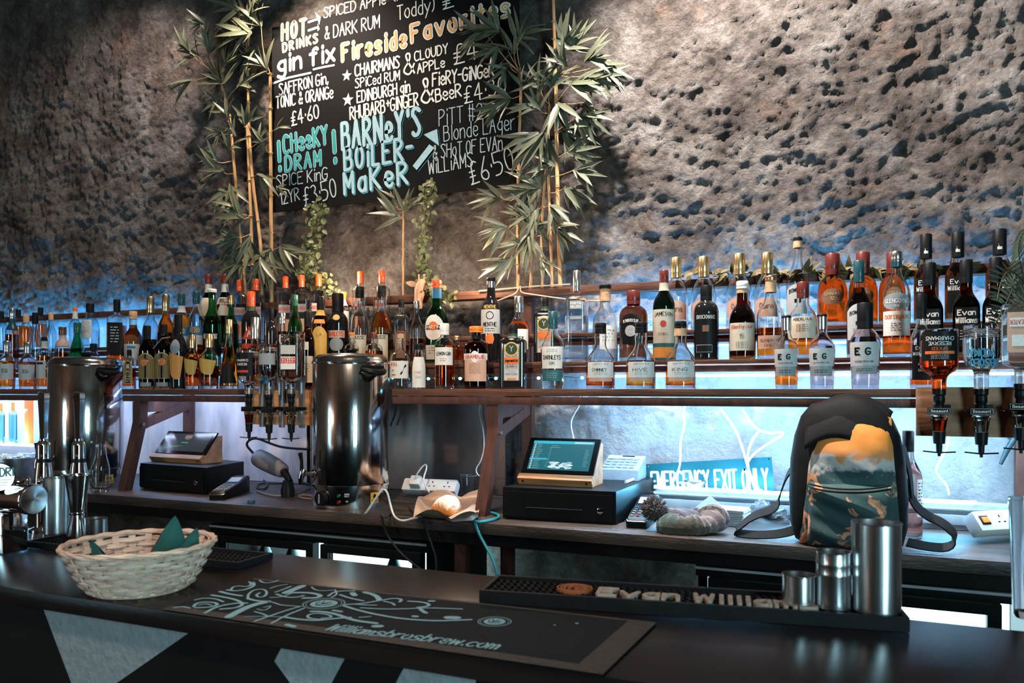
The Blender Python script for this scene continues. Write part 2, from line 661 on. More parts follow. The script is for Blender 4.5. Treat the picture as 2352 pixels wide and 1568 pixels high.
def rock_y(x, z):
    p = Vector((x, 0.0, z))
    a = noise.fractal(p * 0.9 + Vector((3.1, 0, 1.7)), 0.9, 2.0, 3)
    wx, wz = x + .04 * noise.noise(p * 6), z + .04 * noise.noise(p * 6 + Vector((7, 0, 0)))
    # slanting strata
    b = noise.ridged_multi_fractal(Vector((wx * 1.3 + wz * .8, 1.3, wz * 3.6 - wx * 1.5)), 0.75, 2.2, 6, 1.0, 2.2)
    c = noise.hetero_terrain(Vector((wx * 8.5, 9, wz * 9.5)), 0.75, 2.15, 5, .4)
    d = noise.ridged_multi_fractal(Vector((wx * 10 + wz * 3, 4, wz * 12)), 0.7, 2.1, 4, 1.0, 2.0)
    v = noise.voronoi(Vector((wx * 5.5 + a * .5, 0, wz * 7.5 + a * .5)))[0]
    edge = min(.22, v[1] - v[0]) / .22
    h = 0.030 * a + 0.010 * (b - 1.2) + 0.007 * (c - .5) - 0.010 * (d - 1.2) + 0.008 * edge
    top = 0.045 if (z < 1.47 and x < -1.1) else 0.075
    if z > 1.5 and -5.3 < x < 0.9:
        h += -.0065 * (noise.ridged_multi_fractal(Vector((wx * 24 + 3, 4, wz * 27)), 0.7, 2.1, 3, 1.0, 2.0) - 1.2) + .006 * noise.noise(Vector((x * 31, 2, z * 34)))
    y = WALLY - 0.05 - max(-0.055, min(top, h))
    return min(y, 3.238) if z < 0.956 else max(y, 3.2365) if z < 1.05 else y


mb = MB()
xs = [-6.6 + 1.5 * i / 40 for i in range(40)] + [-5.1 + 5.9 * i / 640 for i in range(640)] + [.8 + .9 * i / 24 for i in range(25)]
zs = [0.0 + 1.3 * i / 36 for i in range(36)] + [1.3 + 2.6 * i / 280 for i in range(280)] + [3.9 + .5 * i / 12 for i in range(13)]
NX = len(xs)
mb.v = [Vector((x, rock_y(x, z), z)) for z in zs for x in xs]
mb.f = [(j * NX + i, j * NX + i + 1, (j + 1) * NX + i + 1, (j + 1) * NX + i) for j in range(len(zs) - 1) for i in range(NX - 1)]
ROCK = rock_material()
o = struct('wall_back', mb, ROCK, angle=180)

FLOOR = P('dark_floor_boards', (0.03, 0.026, 0.024), rough=0.5, var=0.4, scale=6, stretch=(0.4, 4, 1))
o = struct('floor', MB().bx(-7, 3.2, -4.7, 3.5, -0.1, 0.0), FLOOR, smooth=False)

SHELL = P('dark_room_plaster', (0.16, 0.11, 0.085), rough=0.9, var=0.4, scale=1.5, bump=0.2)
struct('wall_front', MB().bx(-7, 3.2, -4.7, -4.6, 0, 4.5), SHELL, smooth=False)
struct('wall_right', MB().bx(3.2, 3.3, -4.7, 3.5, 0, 4.5), SHELL, smooth=False)
struct('wall_left', MB().bx(-7.1, -7.0, -4.7, 3.5, 0, 4.5), SHELL, smooth=False)
struct('ceiling', MB().bx(-7.1, 3.3, -4.7, 3.5, 4.4, 4.5), SHELL, smooth=False)

# ---------------------------------------------------------------- woods and metals
WOOD = P('stained_shelf_wood', (0.11, 0.042, 0.023), rough=0.55, var=0.45, scale=9, stretch=(0.7, 9, 9), bump=0.25, bscale=30)
WOOD_D = P('dark_frame_wood', (0.075, 0.026, 0.018), rough=0.55, var=0.4, scale=10, stretch=(3, 3, 0.8), bump=0.2, bscale=30)
WOOD_P = P('pale_oiled_wood', (0.42, 0.20, 0.085), rough=0.5, var=0.35, scale=7, stretch=(0.8, 8, 8), bump=0.15)
PLY = P('plywood_board', (0.34, 0.17, 0.095), rough=0.6, var=0.4, scale=7, stretch=(0.6, 3, 4), bump=0.15)
CTOP = P('worn_dark_worktop', (0.10, 0.072, 0.055), rough=0.5, var=0.0, col2=(0.022, 0.018, 0.017), scale=5, stretch=(1.2, 5, 5), bump=0.35, bscale=40)
CTOP = P('worn_dark_worktop_scuffed', (0.085, 0.060, 0.046), rough=0.5, var=0.5, col2=(0.016, 0.013, 0.013), scale=4, stretch=(1.0, 4.5, 4), bump=0.3, bscale=40)
BLACKW = P('black_painted_wood', (0.006, 0.006, 0.007), rough=0.45, var=0.3, scale=12, bump=0.1)
BLACKP = P('black_plastic', (0.006, 0.007, 0.008), rough=0.4, var=0.2, scale=40)
BLACKR = P('black_rubber', (0.007, 0.007, 0.008), rough=0.6, var=0.25, scale=50)
STEEL = P('brushed_steel', (0.62, 0.63, 0.64), rough=0.26, metal=1, var=0.10, scale=14, stretch=(14, 14, 0.4), bump=0.03)
POLISH = P('polished_steel', (0.66, 0.67, 0.68), rough=0.13, metal=1, var=0.10, scale=9, stretch=(10, 10, 0.35), bump=0.05, bscale=10)
CHROME = P('chrome', (0.78, 0.80, 0.82), rough=0.06, metal=1, var=0.05, scale=30)
ALU = P('grey_trunking', (0.36, 0.40, 0.44), rough=0.45, metal=0.2, var=0.1, scale=10)
WHITEP = P('white_plastic', (0.78, 0.79, 0.80), rough=0.4, var=0.06, scale=30)
GREYP = P('grey_plastic', (0.23, 0.26, 0.30), rough=0.5, var=0.12, scale=30)
GLASS = glass('clear_glass', (0.97, 0.99, 0.985))


def led_mat(name, col, strength):
    return P(name, (0.9, 0.95, 1.0), rough=0.5, var=0, emis=(col, strength))


LED_W = led_mat('led_white_blue', (0.50, 0.77, 1.0), 175.0)
LED_B = led_mat('led_blue', (0.06, 0.44, 1.0), 50.0)
LED_R = led_mat('led_blue_rail', (0.05, 0.42, 1.0), 22.0)
LED_M = led_mat('led_lilac', (0.55, 0.66, 1.0), 28.0)

# ---------------------------------------------------------------- back shelves: three stepped boards and a top rail
XL, XR = -6.0, 0.62


def shelf(name, label, x0, x1, y0, y1, z, th=0.026, rail=True, gap=0.004, rail_h=0.028, rail_y=None):
    t = thing(name, label, 'shelf', ((x0 + x1) / 2, (y0 + y1) / 2, z - th))
    part(t, 'board', MB().bx(x0, x1, y0, y1, z - th, z, 0.002), WOOD)
    if rail:
        ry = y0 + 0.004 if rail_y is None else rail_y
        part(t, 'front_rail', MB().bx(x0, x1, ry, ry + 0.03, z - th - gap - rail_h, z - th - gap, 0.002), WOOD_D)
    return t


xa = X_at(112, Y1)
xb0, xb1 = X_at(280, Y1), X_at(556, Y1)
xc0, xc1 = X_at(900, Y1), X_at(2102, Y1)
shelf('lower_shelf', 'lower wooden bottle shelf beside the taps, short piece ending at an urn', XL, xa, Y1, Y1 + 0.16, S1)
shelf('lower_shelf', 'lower wooden bottle shelf between the far urn and the clear inverted bottles', xb0, X_at(706, Y1), Y1, Y1 + 0.155, S1)
shelf('lower_shelf', 'long lower wooden bottle shelf above the cash drawer and the rucksack', xc0, XR, Y1, Y1 + 0.16, S1)
shelf('middle_shelf', 'middle wooden bottle step running the whole bar, behind the lower shelf', XL, XR, Y2 - 0.02, Y2 + 0.145, S2, th=0.016, rail_h=0.024, rail_y=Y2 - 0.012)
shelf('upper_shelf', 'upper wooden bottle step close to the rock wall', XL, XR, Y3 - 0.005, Y3 + 0.12, S3, th=0.018, rail_h=0.026, rail_y=Y3)
t = thing('top_rail', 'thin wooden top rail behind the bottles where the bamboo stands', 'rail', (-2, Y4, S4 - 0.034))
part(t, 'board', MB().bx(XL, XR, Y4, Y4 + 0.075, S4 - 0.034, S4, 0.002), WOOD)

# stepped frames that carry the shelves
FY0, FY1 = 2.735, 3.176


def frame(label, px_leg, px_post):
    xl = X_at(px_leg, FY0)
    xp = X_at(px_post, FY1)
    t = thing('timber_trestle', label, 'shelf frame', (xl, FY0, CNT))
    zb = 1.335
    part(t, 'front_post', MB().bx(xl - 0.024, xl + 0.024, FY0 - 0.022, FY0 + 0.022, zb - 0.05, S1 - 0.0585), WOOD_D, smooth=False)
    part(t, 'front_leg', MB().prism([(xl - 0.042, FY0 - 0.09, CNT + 0.0005), (xl + 0.002, FY0 - 0.09, CNT + 0.0005), (xl + 0.026, FY0 - 0.022, zb), (xl - 0.018, FY0 - 0.022, zb)], (0, 0.044, 0)), WOOD_D, smooth=False)
    part(t, 'back_upright', MB().bx(xp - 0.022, xp + 0.022, FY1 - 0.02, FY1 + 0.02, CNT + 0.0005, S4 - 0.035), WOOD_D, smooth=False)
    part(t, 'cross_brace', MB().bar((xl + 0.01, FY0 + 0.0, zb - 0.03), (xp, FY1, zb + 0.055), 0.03, 0.046), WOOD_D, smooth=False)
    part(t, 'shelf_bracket', MB().bar((xl, FY0 + 0.02, S1 - 0.085), (xp, FY1 - 0.02, S1 - 0.085), 0.03, 0.05), WOOD_D, smooth=False)
    part(t, 'bolt', MB().lathe([(0, -0.01), (0.008, -0.01), (0.008, 0.01), (0, 0.01)], (xl + 0.026, FY0 - 0.01, zb - 0.03), 8, M=Matrix.Rotation(R(90), 3, 'Y')), STEEL)
    return t


frame('brown timber shelf frame beside the wooden tablet stand of the far till', 322, 434)
frame('brown timber shelf frame standing between the croissant and the near till', 1136, 1214)
xp = X_at(2347, 3.17)
t = thing('shelf_post', 'single brown timber upright behind the extension lead with the orange switch', 'post', (xp, 3.17, CNT))
part(t, 'upright', MB().bx(xp - 0.02, xp + 0.02, 3.15, 3.19, CNT, S4 - 0.034), WOOD_D, smooth=False)

# LED strips fixed behind the boards


def strip(label, px0, px1, Y, z, mat, h=0.006, d=0.012, group=None):
    x0, x1 = X_at(px0, Y), X_at(px1, Y)
    t = thing('light_strip', label, 'light strip', ((x0 + x1) / 2, Y, z), group=group)
    part(t, 'diffuser', MB().bx(x0, x1, Y - d / 2, Y + d / 2, z - h / 2, z + h / 2), mat, smooth=False)
    part(t, 'channel', MB().bx(x0, x1, Y - d / 2 - 0.003, Y - d / 2 - 0.0005, z - h / 2 - 0.002, z + h / 2 + 0.002), ALU, smooth=False)
    return t


strip('blue light strip under the long lower shelf above the rucksack', 1330, 2500, 2.866, 1.430, LED_W)
strip('blue light strip under the lower shelf beside the far till', 276, 560, 2.862, 1.430, LED_M)
strip('blue light strip under the lower shelf by the beer taps', -260, 118, 2.866, 1.430, LED_M)
strip('light strip under the middle step over the near till', 1400, 2500, 3.030, 1.520, LED_M)
strip('light strip under the middle step at the far end by the taps', -260, 545, 3.030, 1.520, LED_M)
strip('blue light strip under the upper step above the whisky bottles', 1290, 2500, 3.163, 1.640, LED_B)
strip('blue light strip under the upper step at the far end', -260, 520, 3.163, 1.640, LED_B)
strip('blue light strip behind the top rail over the whisky bottles', 1420, 2500, 3.205, 1.872, LED_R)
strip('blue light strip behind the top rail at the far end', -260, 500, 3.205, 1.872, LED_R)

# ---------------------------------------------------------------- back counter
cx0, cx1 = -6.0, 0.66
t = thing('back_counter', 'long dark worn wooden back counter under the shelves', 'counter', ((cx0 + cx1) / 2, 2.9, 0.0))
part(t, 'worktop', MB().bx(cx0, cx1, 2.52, 3.235, CNT - 0.04, CNT, 0.003), CTOP)
part(t, 'front_rail', MB().bx(cx0, cx1, 2.545, 2.575, CNT - 0.085, CNT - 0.041), BLACKW, smooth=False)
for px in (1062, 1128):
    x = X_at(px, 2.62)
    part(t, 'leg', MB().bx(x - 0.022, x + 0.022, 2.60 if px < 1100 else 2.75, 2.64 if px < 1100 else 2.79, 0, CNT - 0.041), WOOD_D, smooth=False)

# smooth plaster panel and steel splash sheet at the back of the counter
PLAST = P('grey_plaster_panel', (0.60, 0.57, 0.58), rough=0.7, var=0.3, scale=5, stretch=(2.2, 1, 0.8), bump=0.1)
x0, x1 = X_at(-150, 3.205), X_at(706, 3.205)
o = MB().bx(x0, x1, 3.200, 3.214, CNT + 0.002, 1.435).build('plaster_panel', PLAST, smooth=False)
tag(o, 'smooth pale stained panel behind the far till, under the shelf', 'wall panel')
SPL = P('dull_splash_sheet', (0.30, 0.24, 0.22), rough=0.34, metal=0.75, var=0.55, col2=(0.10, 0.085, 0.085), scale=3.2, bump=0.06, bscale=5)
x0, x1 = X_at(712, 3.20), X_at(1160, 3.20)
o = MB().bx(x0, x1, 3.200, 3.212, CNT + 0.002, 1.44).build('splash_sheet', SPL, smooth=False)
tag(o, 'dull smoky metal sheet behind the near urn and the croissant', 'splash back')

# aluminium trunking along the back of the counter with the bright light bar on it
x0, x1 = X_at(1505, 3.02), XR
t = thing('cable_trunking', 'grey metal cable trunking along the back of the counter behind the napkins', 'trunking', ((x0 + x1) / 2, 3.06, CNT))
part(t, 'body', MB().bx(x0, x1, 3.02, 3.10, CNT, 1.088, 0.004), ALU)
part(t, 'lid', MB().bx(x0, x1, 3.012, 3.0195, CNT + 0.018, CNT + 0.052, 0.002), ALU)
part(t, 'ridge', MB().bx(x0, x1, 3.010, 3.0195, CNT + 0.066, CNT + 0.074, 0.002), ALU)
LED_C = led_mat('led_counter_white', (0.13, 0.60, 1.0), 85.0)
t = thing('light_bar', 'bright white light bar lying on the grey trunking below the green sign', 'light bar', (X_at(1670, 3.03), 3.03, 1.088))
part(t, 'diffuser', MB().bx(X_at(1512, 3.03), X_at(1900, 3.03), 3.022, 3.038, 1.0895, 1.098), LED_C, smooth=False)
part(t, 'end_cap', MB().bx(X_at(1503, 3.03), X_at(1512, 3.03), 3.018, 3.042, 1.088, 1.100), WHITEP, smooth=False)
t = thing('light_bar', 'bright white light bar on the trunking beside the wine bottle', 'light bar', (X_at(2150, 3.03), 3.03, 1.088))
part(t, 'diffuser', MB().bx(X_at(2112, 3.03), X_at(2236, 3.03), 3.022, 3.038, 1.0895, 1.098), LED_C, smooth=False)
part(t, 'end_cap', MB().bx(X_at(2236, 3.03), X_at(2243, 3.03), 3.018, 3.042, 1.088, 1.100), WHITEP, smooth=False)
t = thing('light_bar', 'bright white light bar low behind the beer taps', 'light bar', (X_at(20, 3.03), 3.03, 1.10))
part(t, 'diffuser', MB().bx(X_at(-150, 3.03), X_at(84, 3.03), 3.022, 3.038, 1.150, 1.159), LED_C, smooth=False)
part(t, 'housing', MB().bx(X_at(-150, 3.03), X_at(88, 3.03), 3.02, 3.12, CNT, 1.148, 0.004), WHITEP)

# ---------------------------------------------------------------- bottle fridges under the counter
FR_IN = led_mat('fridge_lit_lining', (0.55, 0.92, 1.0), 2.2)


def fridge(label, x0, x1, doors, top, gtop):
    yf = 2.58
    t = thing('bottle_fridge', label, 'fridge', ((x0 + x1) / 2, 2.8, 0))
    m = MB()
    m.bx(x0, x1, yf + 0.05, 3.10, 0.0, 0.06)
    m.bx(x0, x1, yf + 0.05, 3.10, gtop + 0.03, top)
    m.bx(x0, x0 + 0.03, yf + 0.05, 3.10, 0.06, gtop + 0.03)
    m.bx(x1 - 0.03, x1, yf + 0.05, 3.10, 0.06, gtop + 0.03)
    part(t, 'cabinet', m, BLACKP, smooth=False)
    part(t, 'header', MB().bx(x0, x1, yf, yf + 0.049, gtop + 0.035, top, 0.004), BLACKP)
    part(t, 'trim_line', MB().bx(x0, x1, yf - 0.004, yf - 0.0005, top - 0.012, top - 0.004), ALU, smooth=False)
    part(t, 'lit_lining', MB().bx(x0 + 0.032, x1 - 0.032, 3.06, 3.065, 0.08, gtop + 0.02), FR_IN, smooth=False)
    for k, (a, b) in enumerate(doors):
        fr = MB()
        fw = 0.035
        fr.bx(a - fw, a, yf, yf + 0.04, 0.07, gtop + 0.03).bx(b, b + fw, yf, yf + 0.04, 0.07, gtop + 0.03)
        fr.bx(a, b, yf, yf + 0.04, gtop, gtop + 0.03).bx(a, b, yf, yf + 0.04, 0.07, 0.11)
        d = part(t, 'door', fr, BLACKP, smooth=False)
        part(t, 'glass', MB().bx(a, b, yf + 0.012, yf + 0.018, 0.11, gtop), GLASS, smooth=False, parent=d)
        part(t, 'handle', MB().tube([(a - fw * .5, yf - 0.002, gtop - 0.06), (a - fw * .5, yf - 0.03, gtop - 0.08), (a - fw * .5, yf - 0.03, gtop - 0.3), (a - fw * .5, yf - 0.002, gtop - 0.32)], 0.007, 8), CHROME, parent=d)
    part(t, 'wire_shelf', MB().bx(x0 + 0.032, x1 - 0.032, 2.70, 3.05, gtop - 0.22, gtop - 0.214), STEEL, smooth=False)
    return t


fx = lambda p: X_at(p, 2.58)
fridge('black lit bottle fridge under the counter below the near urn', fx(482), fx(980), [(fx(519), fx(702)), (fx(752), fx(946))], 0.899, 0.826)
fridge('black lit bottle fridge under the counter below the rucksack', fx(1597), fx(2420), [(fx(1652), fx(1960)), (fx(2030), fx(2268))], 0.906, 0.836)
for k, px in enumerate((560, 610, 672, 905)):
    x = X_at(px, 2.85)
    g = 0.6125
    t = thing('fridge_bottle', 'small pale bottle standing in the lit fridge under the near urn', 'bottle', (x, 2.85, g), group='bottles in the lit fridge')
    lpart(t, 'body', MB().lathe([(0, 0), (0.028, 0.002), (0.03, 0.01), (0.03, 0.12), (0.014, 0.16), (0.013, 0.2), (0, 0.2)], seg=12), P('pale_fridge_glass', (0.55, 0.75, 0.78), rough=0.2, var=0.1))
    lpart(t, 'cap', MB().lathe([(0, 0.2), (0.0145, 0.2), (0.0145, 0.212), (0, 0.212)], seg=12), WHITEP)

# ---------------------------------------------------------------- the bar in front
BY0, BY1 = 0.985, 1.432
bx0, bx1 = -3.6, 1.3
BTOP = P('satin_dark_bar_top', (0.014, 0.010, 0.009), rough=0.24, spec=0.12, var=0.35, scale=5, stretch=(0.7, 5, 5), bump=0.05, bscale=60)
PANEL = P('black_bar_front', (0.004, 0.0035, 0.0035), rough=0.8, var=0.3, scale=8, bump=0.15)
t = thing('bar_counter', 'long dark bar counter with pale painted shapes on its black front', 'bar counter', (-1.0, 1.2, 0))
part(t, 'counter_top', MB().bx(bx0, bx1, BY0, BY1, BAR - 0.032, BAR, 0.004), BTOP)
part(t, 'front_panel', MB().bx(bx0, bx1, BY0 + 0.02, BY0 + 0.05, 0.0, BAR - 0.0325), PANEL, smooth=False)
part(t, 'under_shelf', MB().bx(bx0, bx1, BY0 + 0.06, BY1 - 0.04, 0.62, 0.65), BLACKW, smooth=False)
PATCH = P('pale_grey_paint', (0.20, 0.235, 0.25), rough=0.75, var=0.1, scale=60, bump=0.35, bscale=90)
yp = BY0 + 0.019
for poly in ([(94, 1384), (446, 1444), (403, 1474), (265, 1570), (240, 1590), (172, 1590)],
             [(650, 1480), (793, 1503), (790, 1514), (761, 1568), (740, 1600), (690, 1600), (630, 1518)],
             [(931, 1527), (1096, 1550), (1091, 1570), (1060, 1640), (930, 1640), (908, 1570)],
             [(-140, 1348), (-40, 1364), (-90, 1470), (-170, 1440)]):
    part(t, 'painted_patch', MB().prism([atY(px, py, yp) for px, py in poly], (0, 0.0012, 0)), PATCH, smooth=False, recalc=True)

# ================================================================ bottles
PROF = {
    'std': [(.96, .0), (1, .02), (1, .58), (.97, .63), (.82, .685), (.55, .735), (.42, .775), (.38, .83), (.37, 1)],
    'round': [(.95, 0), (1, .03), (1, .42), (.98, .50), (.88, .585), (.66, .65), (.46, .69), (.41, .73), (.40, 1)],
    'gin': [(.86, 0), (.89, .05), (1, .50), (.985, .555), (.86, .62), (.60, .675), (.43, .715), (.38, .76), (.38, 1)],
    'wem': [(.97, 0), (1, .02), (1, .38), (.97, .44), (.80, .51), (.55, .575), (.42, .64), (.385, .70), (.43, .77), (.40, .83), (.36, 1)],
    'flask': [(.97, 0), (1, .02), (1, .70), (.985, .735), (.90, .765), (.62, .785), (.37, .80), (.33, .83), (.33, 1)],
    'square': [(.97, 0), (1, .015), (1, .70), (.95, .735), (.66, .765), (.38, .79), (.34, .82), (.34, 1)],
    'ew': [(.97, 0), (1, .015), (1, .48), (.97, .53), (.74, .60), (.53, .645), (.46, .69), (.45, .78), (.42, 1)],
    'wine': [(.95, 0), (1, .02), (1, .54), (.96, .59), (.72, .655), (.47, .72), (.38, .77), (.36, 1)],
    'cone': [(1, 0), (1, .05), (.90, .25), (.62, .5), (.38, .66), (.30, .76), (.27, 1)],
    'tall': [(.97, 0), (1, .012), (1, .67), (.96, .70), (.62, .72), (.32, .735), (.27, .77), (.27, 1)],
    'bow': [(.93, 0), (.96, .02), (1, .40), (1, .50), (.95, .565), (.74, .625), (.52, .67), (.43, .715), (.40, .80), (.34, 1)],
    'milk': [(1, 0), (1, .03), (1, .42), (.95, .52), (.80, .64), (.66, .74), (.60, .82), (.58, 1)],
    'port': [(.96, 0), (1, .02), (1, .60), (.99, .66), (.90, .72), (.66, .765), (.44, .79), (.38, .83), (.38, 1)],
    'onion': [(.96, 0), (1, .03), (1, .45), (.97, .53), (.80, .60), (.48, .645), (.30, .67), (.27, .72), (.27, 1)],
}


def prof_r(pts, z):
    for (r0, z0), (r1, z1) in zip(pts, pts[1:]):
        if z <= z1:
            t = (z - z0) / max(1e-6, z1 - z0)
            return r0 + (r1 - r0) * t
    return pts[-1][0]


GCOL = {
    'clear': (0.985, 0.99, 0.99), 'green': (0.10, 0.42, 0.20), 'dgreen': (0.02, 0.085, 0.045), 'brown': (0.26, 0.055, 0.010), 'black': (0.010, 0.010, 0.012),
    'bluish': (0.75, 0.90, 0.97), 'pink': (0.95, 0.80, 0.82),
}
LCOL = {
    'amber': (1.0, 0.085, 0.0035), 'gold': (1.0, 0.30, 0.02), 'dark': (0.34, 0.045, 0.008), 'red': (0.62, 0.06, 0.05), 'orange': (1.0, 0.15, 0.008),
    'clear': (0.98, 0.99, 0.99), 'olive': (0.42, 0.27, 0.05), 'teal': (0.10, 0.55, 0.42), 'rose': (0.95, 0.42, 0.38), 'brown': (0.25, 0.05, 0.02), 'blue': (0.35, 0.75, 0.95),
}


def gmat(k):
    if k == 'black':
        return P('bottle_glass_black', GCOL[k], rough=0.08, var=0.1, coat=0.5)
    return glass('bottle_glass_' + k, GCOL[k])


def lmat(k):
    return P('spirit_' + k, LCOL[k], rough=0.0, var=0, trans=1.0, ior=1.36)


INK = {'k': (0.006, 0.006, 0.007), 'w': (0.75, 0.73, 0.70), 'r': (0.55, 0.05, 0.025), 'o': (0.75, 0.16, 0.03), 'g': (0.60, 0.40, 0.14), 't': (0.02, 0.13, 0.15), 'b': (0.02, 0.16, 0.30), 'n': (0.20, 0.10, 0.06), 's': (0.5, 0.5, 0.5),
       'c': (0.62, 0.54, 0.43), 'p': (0.60, 0.36, 0.27), 'y': (0.62, 0.36, 0.07), 'd': (0.02, 0.05, 0.025), 'm': (0.27, 0.30, 0.32), 'a': (0.80, 0.30, 0.06)}


def ink(k):
    return P('print_ink_' + k, INK[k], rough=0.5, var=0.06, scale=80)


class Shape:
    """the outer surface of one bottle."""

    def __init__(s, kind, Rr, H, n=2.0, dr=1.0):
        s.pts = [(r * Rr, z * H) for r, z in smooth_line(PROF[kind], 2)]
        s.R, s.H, s.n, s.dr = Rr, H, n, dr

    def k(s, a, r):
        """superellipse factors for direction a (0 = front) where the radius is r."""
        if s.n <= 2.01 and s.dr == 1.0:
            return (1, 1)
        t = max(0.0, min(1.0, (r / s.R - 0.55) / 0.30))
        n = 2 + (s.n - 2) * t
        dr = 1 + (s.dr - 1) * t
        sa, ca = math.sin(a), math.cos(a)
        q = (abs(sa) ** n + abs(ca / dr) ** n) ** (-1 / n)
        return (q, q)

    def at(s, a, z, off=0.0):
        r = prof_r(s.pts, z)
        q = s.k(a, r)[0]
        rr = r * q + off
        return Vector((rr * math.sin(a), -rr * math.cos(a), z))

    def xa(s, x):
        """arc for a distance x across the front."""
        if s.n > 2.5:
            return math.atan2(x, s.R * s.dr)
        return x / s.R


def bottle(label, px, top, wpx, base, Y, kind='std', g='clear', liq=None, fill=0.5, cap=('k', .86, 1.0), foil=None, labels=(), n=2.0, dr=1.0, yaw=None, group=None, lean=0, name='bottle', tint=None, flip=False, seg=28, aim=0.72):
    """px, top, wpx: column, cap-top row and width of the bottle in the photo; base: height it stands on; Y: depth of its axis."""
    D = depY(px, Y)
    loc = atY(px, HY, Y)
    loc.z = base + 0.0006
    H = CAMZ + (HY - top) / F * D - base
    Rr = wpx * 0.5 * D / F * math.cos(math.atan((px - CX) / F)) ** 0.0
    if n > 2.5:
        Rr *= 0.90
    phi = math.atan2(-loc.x, loc.y) * aim if yaw is None else R(yaw)
    t = thing(name, label, 'bottle', loc, phi, group)
    sh = Shape(kind, Rr, H, n, dr)
    zc = cap[1] * H
    gtop = min(H * 0.985, zc + 0.5 * (H - zc)) if cap[0] else H
    th = min(0.0028, Rr * 0.09)
    outer = [(0, 0.0)] + [p for p in sh.pts if p[1] < gtop] + [(prof_r(sh.pts, gtop), gtop)]
    nf = (lambda a, r: sh.k(a, r)) if (n > 2.01 or dr != 1) else None
    if g == 'black':
        lpart(t, 'glass_body', MB().lathe(outer + [(0, gtop)], seg=seg, nfun=nf), gmat(g), recalc=True, angle=50)
    else:
        bz = 0.012
        inner = [(max(0.003, p[0] - th), p[1]) for p in outer[1:] if p[1] > bz + 0.004]
        inner = [(0, bz), (max(0.003, (Rr - th) * 0.86), bz + 0.0015)] + inner
        lpart(t, 'glass_body', MB().lathe(outer + inner[::-1], seg=seg, nfun=nf), gmat(g), recalc=True, angle=60)
        if liq:
            zf = max(bz + 0.012, fill * H)
            ln = [(p[0] + 0.0004 if p[0] > 0 else 0, p[1] - 0.0003) for p in inner if p[1] < zf - 0.002]
            rl = max(0.003, prof_r(sh.pts, zf) - th + 0.0004)
            ln += [(rl, zf), (0, zf)]
            lpart(t, 'liquid', MB().lathe(ln, seg=seg, nfun=nf), lmat(liq), recalc=True, angle=60)
    # cap and foil
    if cap[0]:
        rn = prof_r(sh.pts, zc) + 0.0012
        ztop = cap[2] * H
        cm = cap[0] if not isinstance(cap[0], str) else ink(cap[0])
        wide = cap[3] if len(cap) > 3 else 1.0
        rt = max(rn, prof_r(sh.pts, ztop) + 0.0012) * wide
        rb = rn * wide
        pr = [(rb * 0.7, zc), (rb, zc + 0.0005), (rb * 1.0, zc + (ztop - zc) * 0.25), (rb * .985, zc + (ztop - zc) * 0.27), (rt, zc + (ztop - zc) * 0.3), (rt, ztop - 0.003), (rt - 0.0025, ztop), (0, ztop)]
        lpart(t, 'cap', MB().lathe(pr, seg=20), cm)
    if foil:
        fk, z0, z1 = foil
        pr = [(prof_r(sh.pts, z * H) + 0.0009, z * H) for z in [z0 + (z1 - z0) * i / 6 for i in range(7)]]
        lpart(t, 'neck_foil', MB().lathe(pr, seg=20), ink(fk) if isinstance(fk, str) else fk)
    for lb in labels:
        put_label(t, sh, lb)
    if flip:
        t.rotation_euler = (pi, 0, phi)
    return t


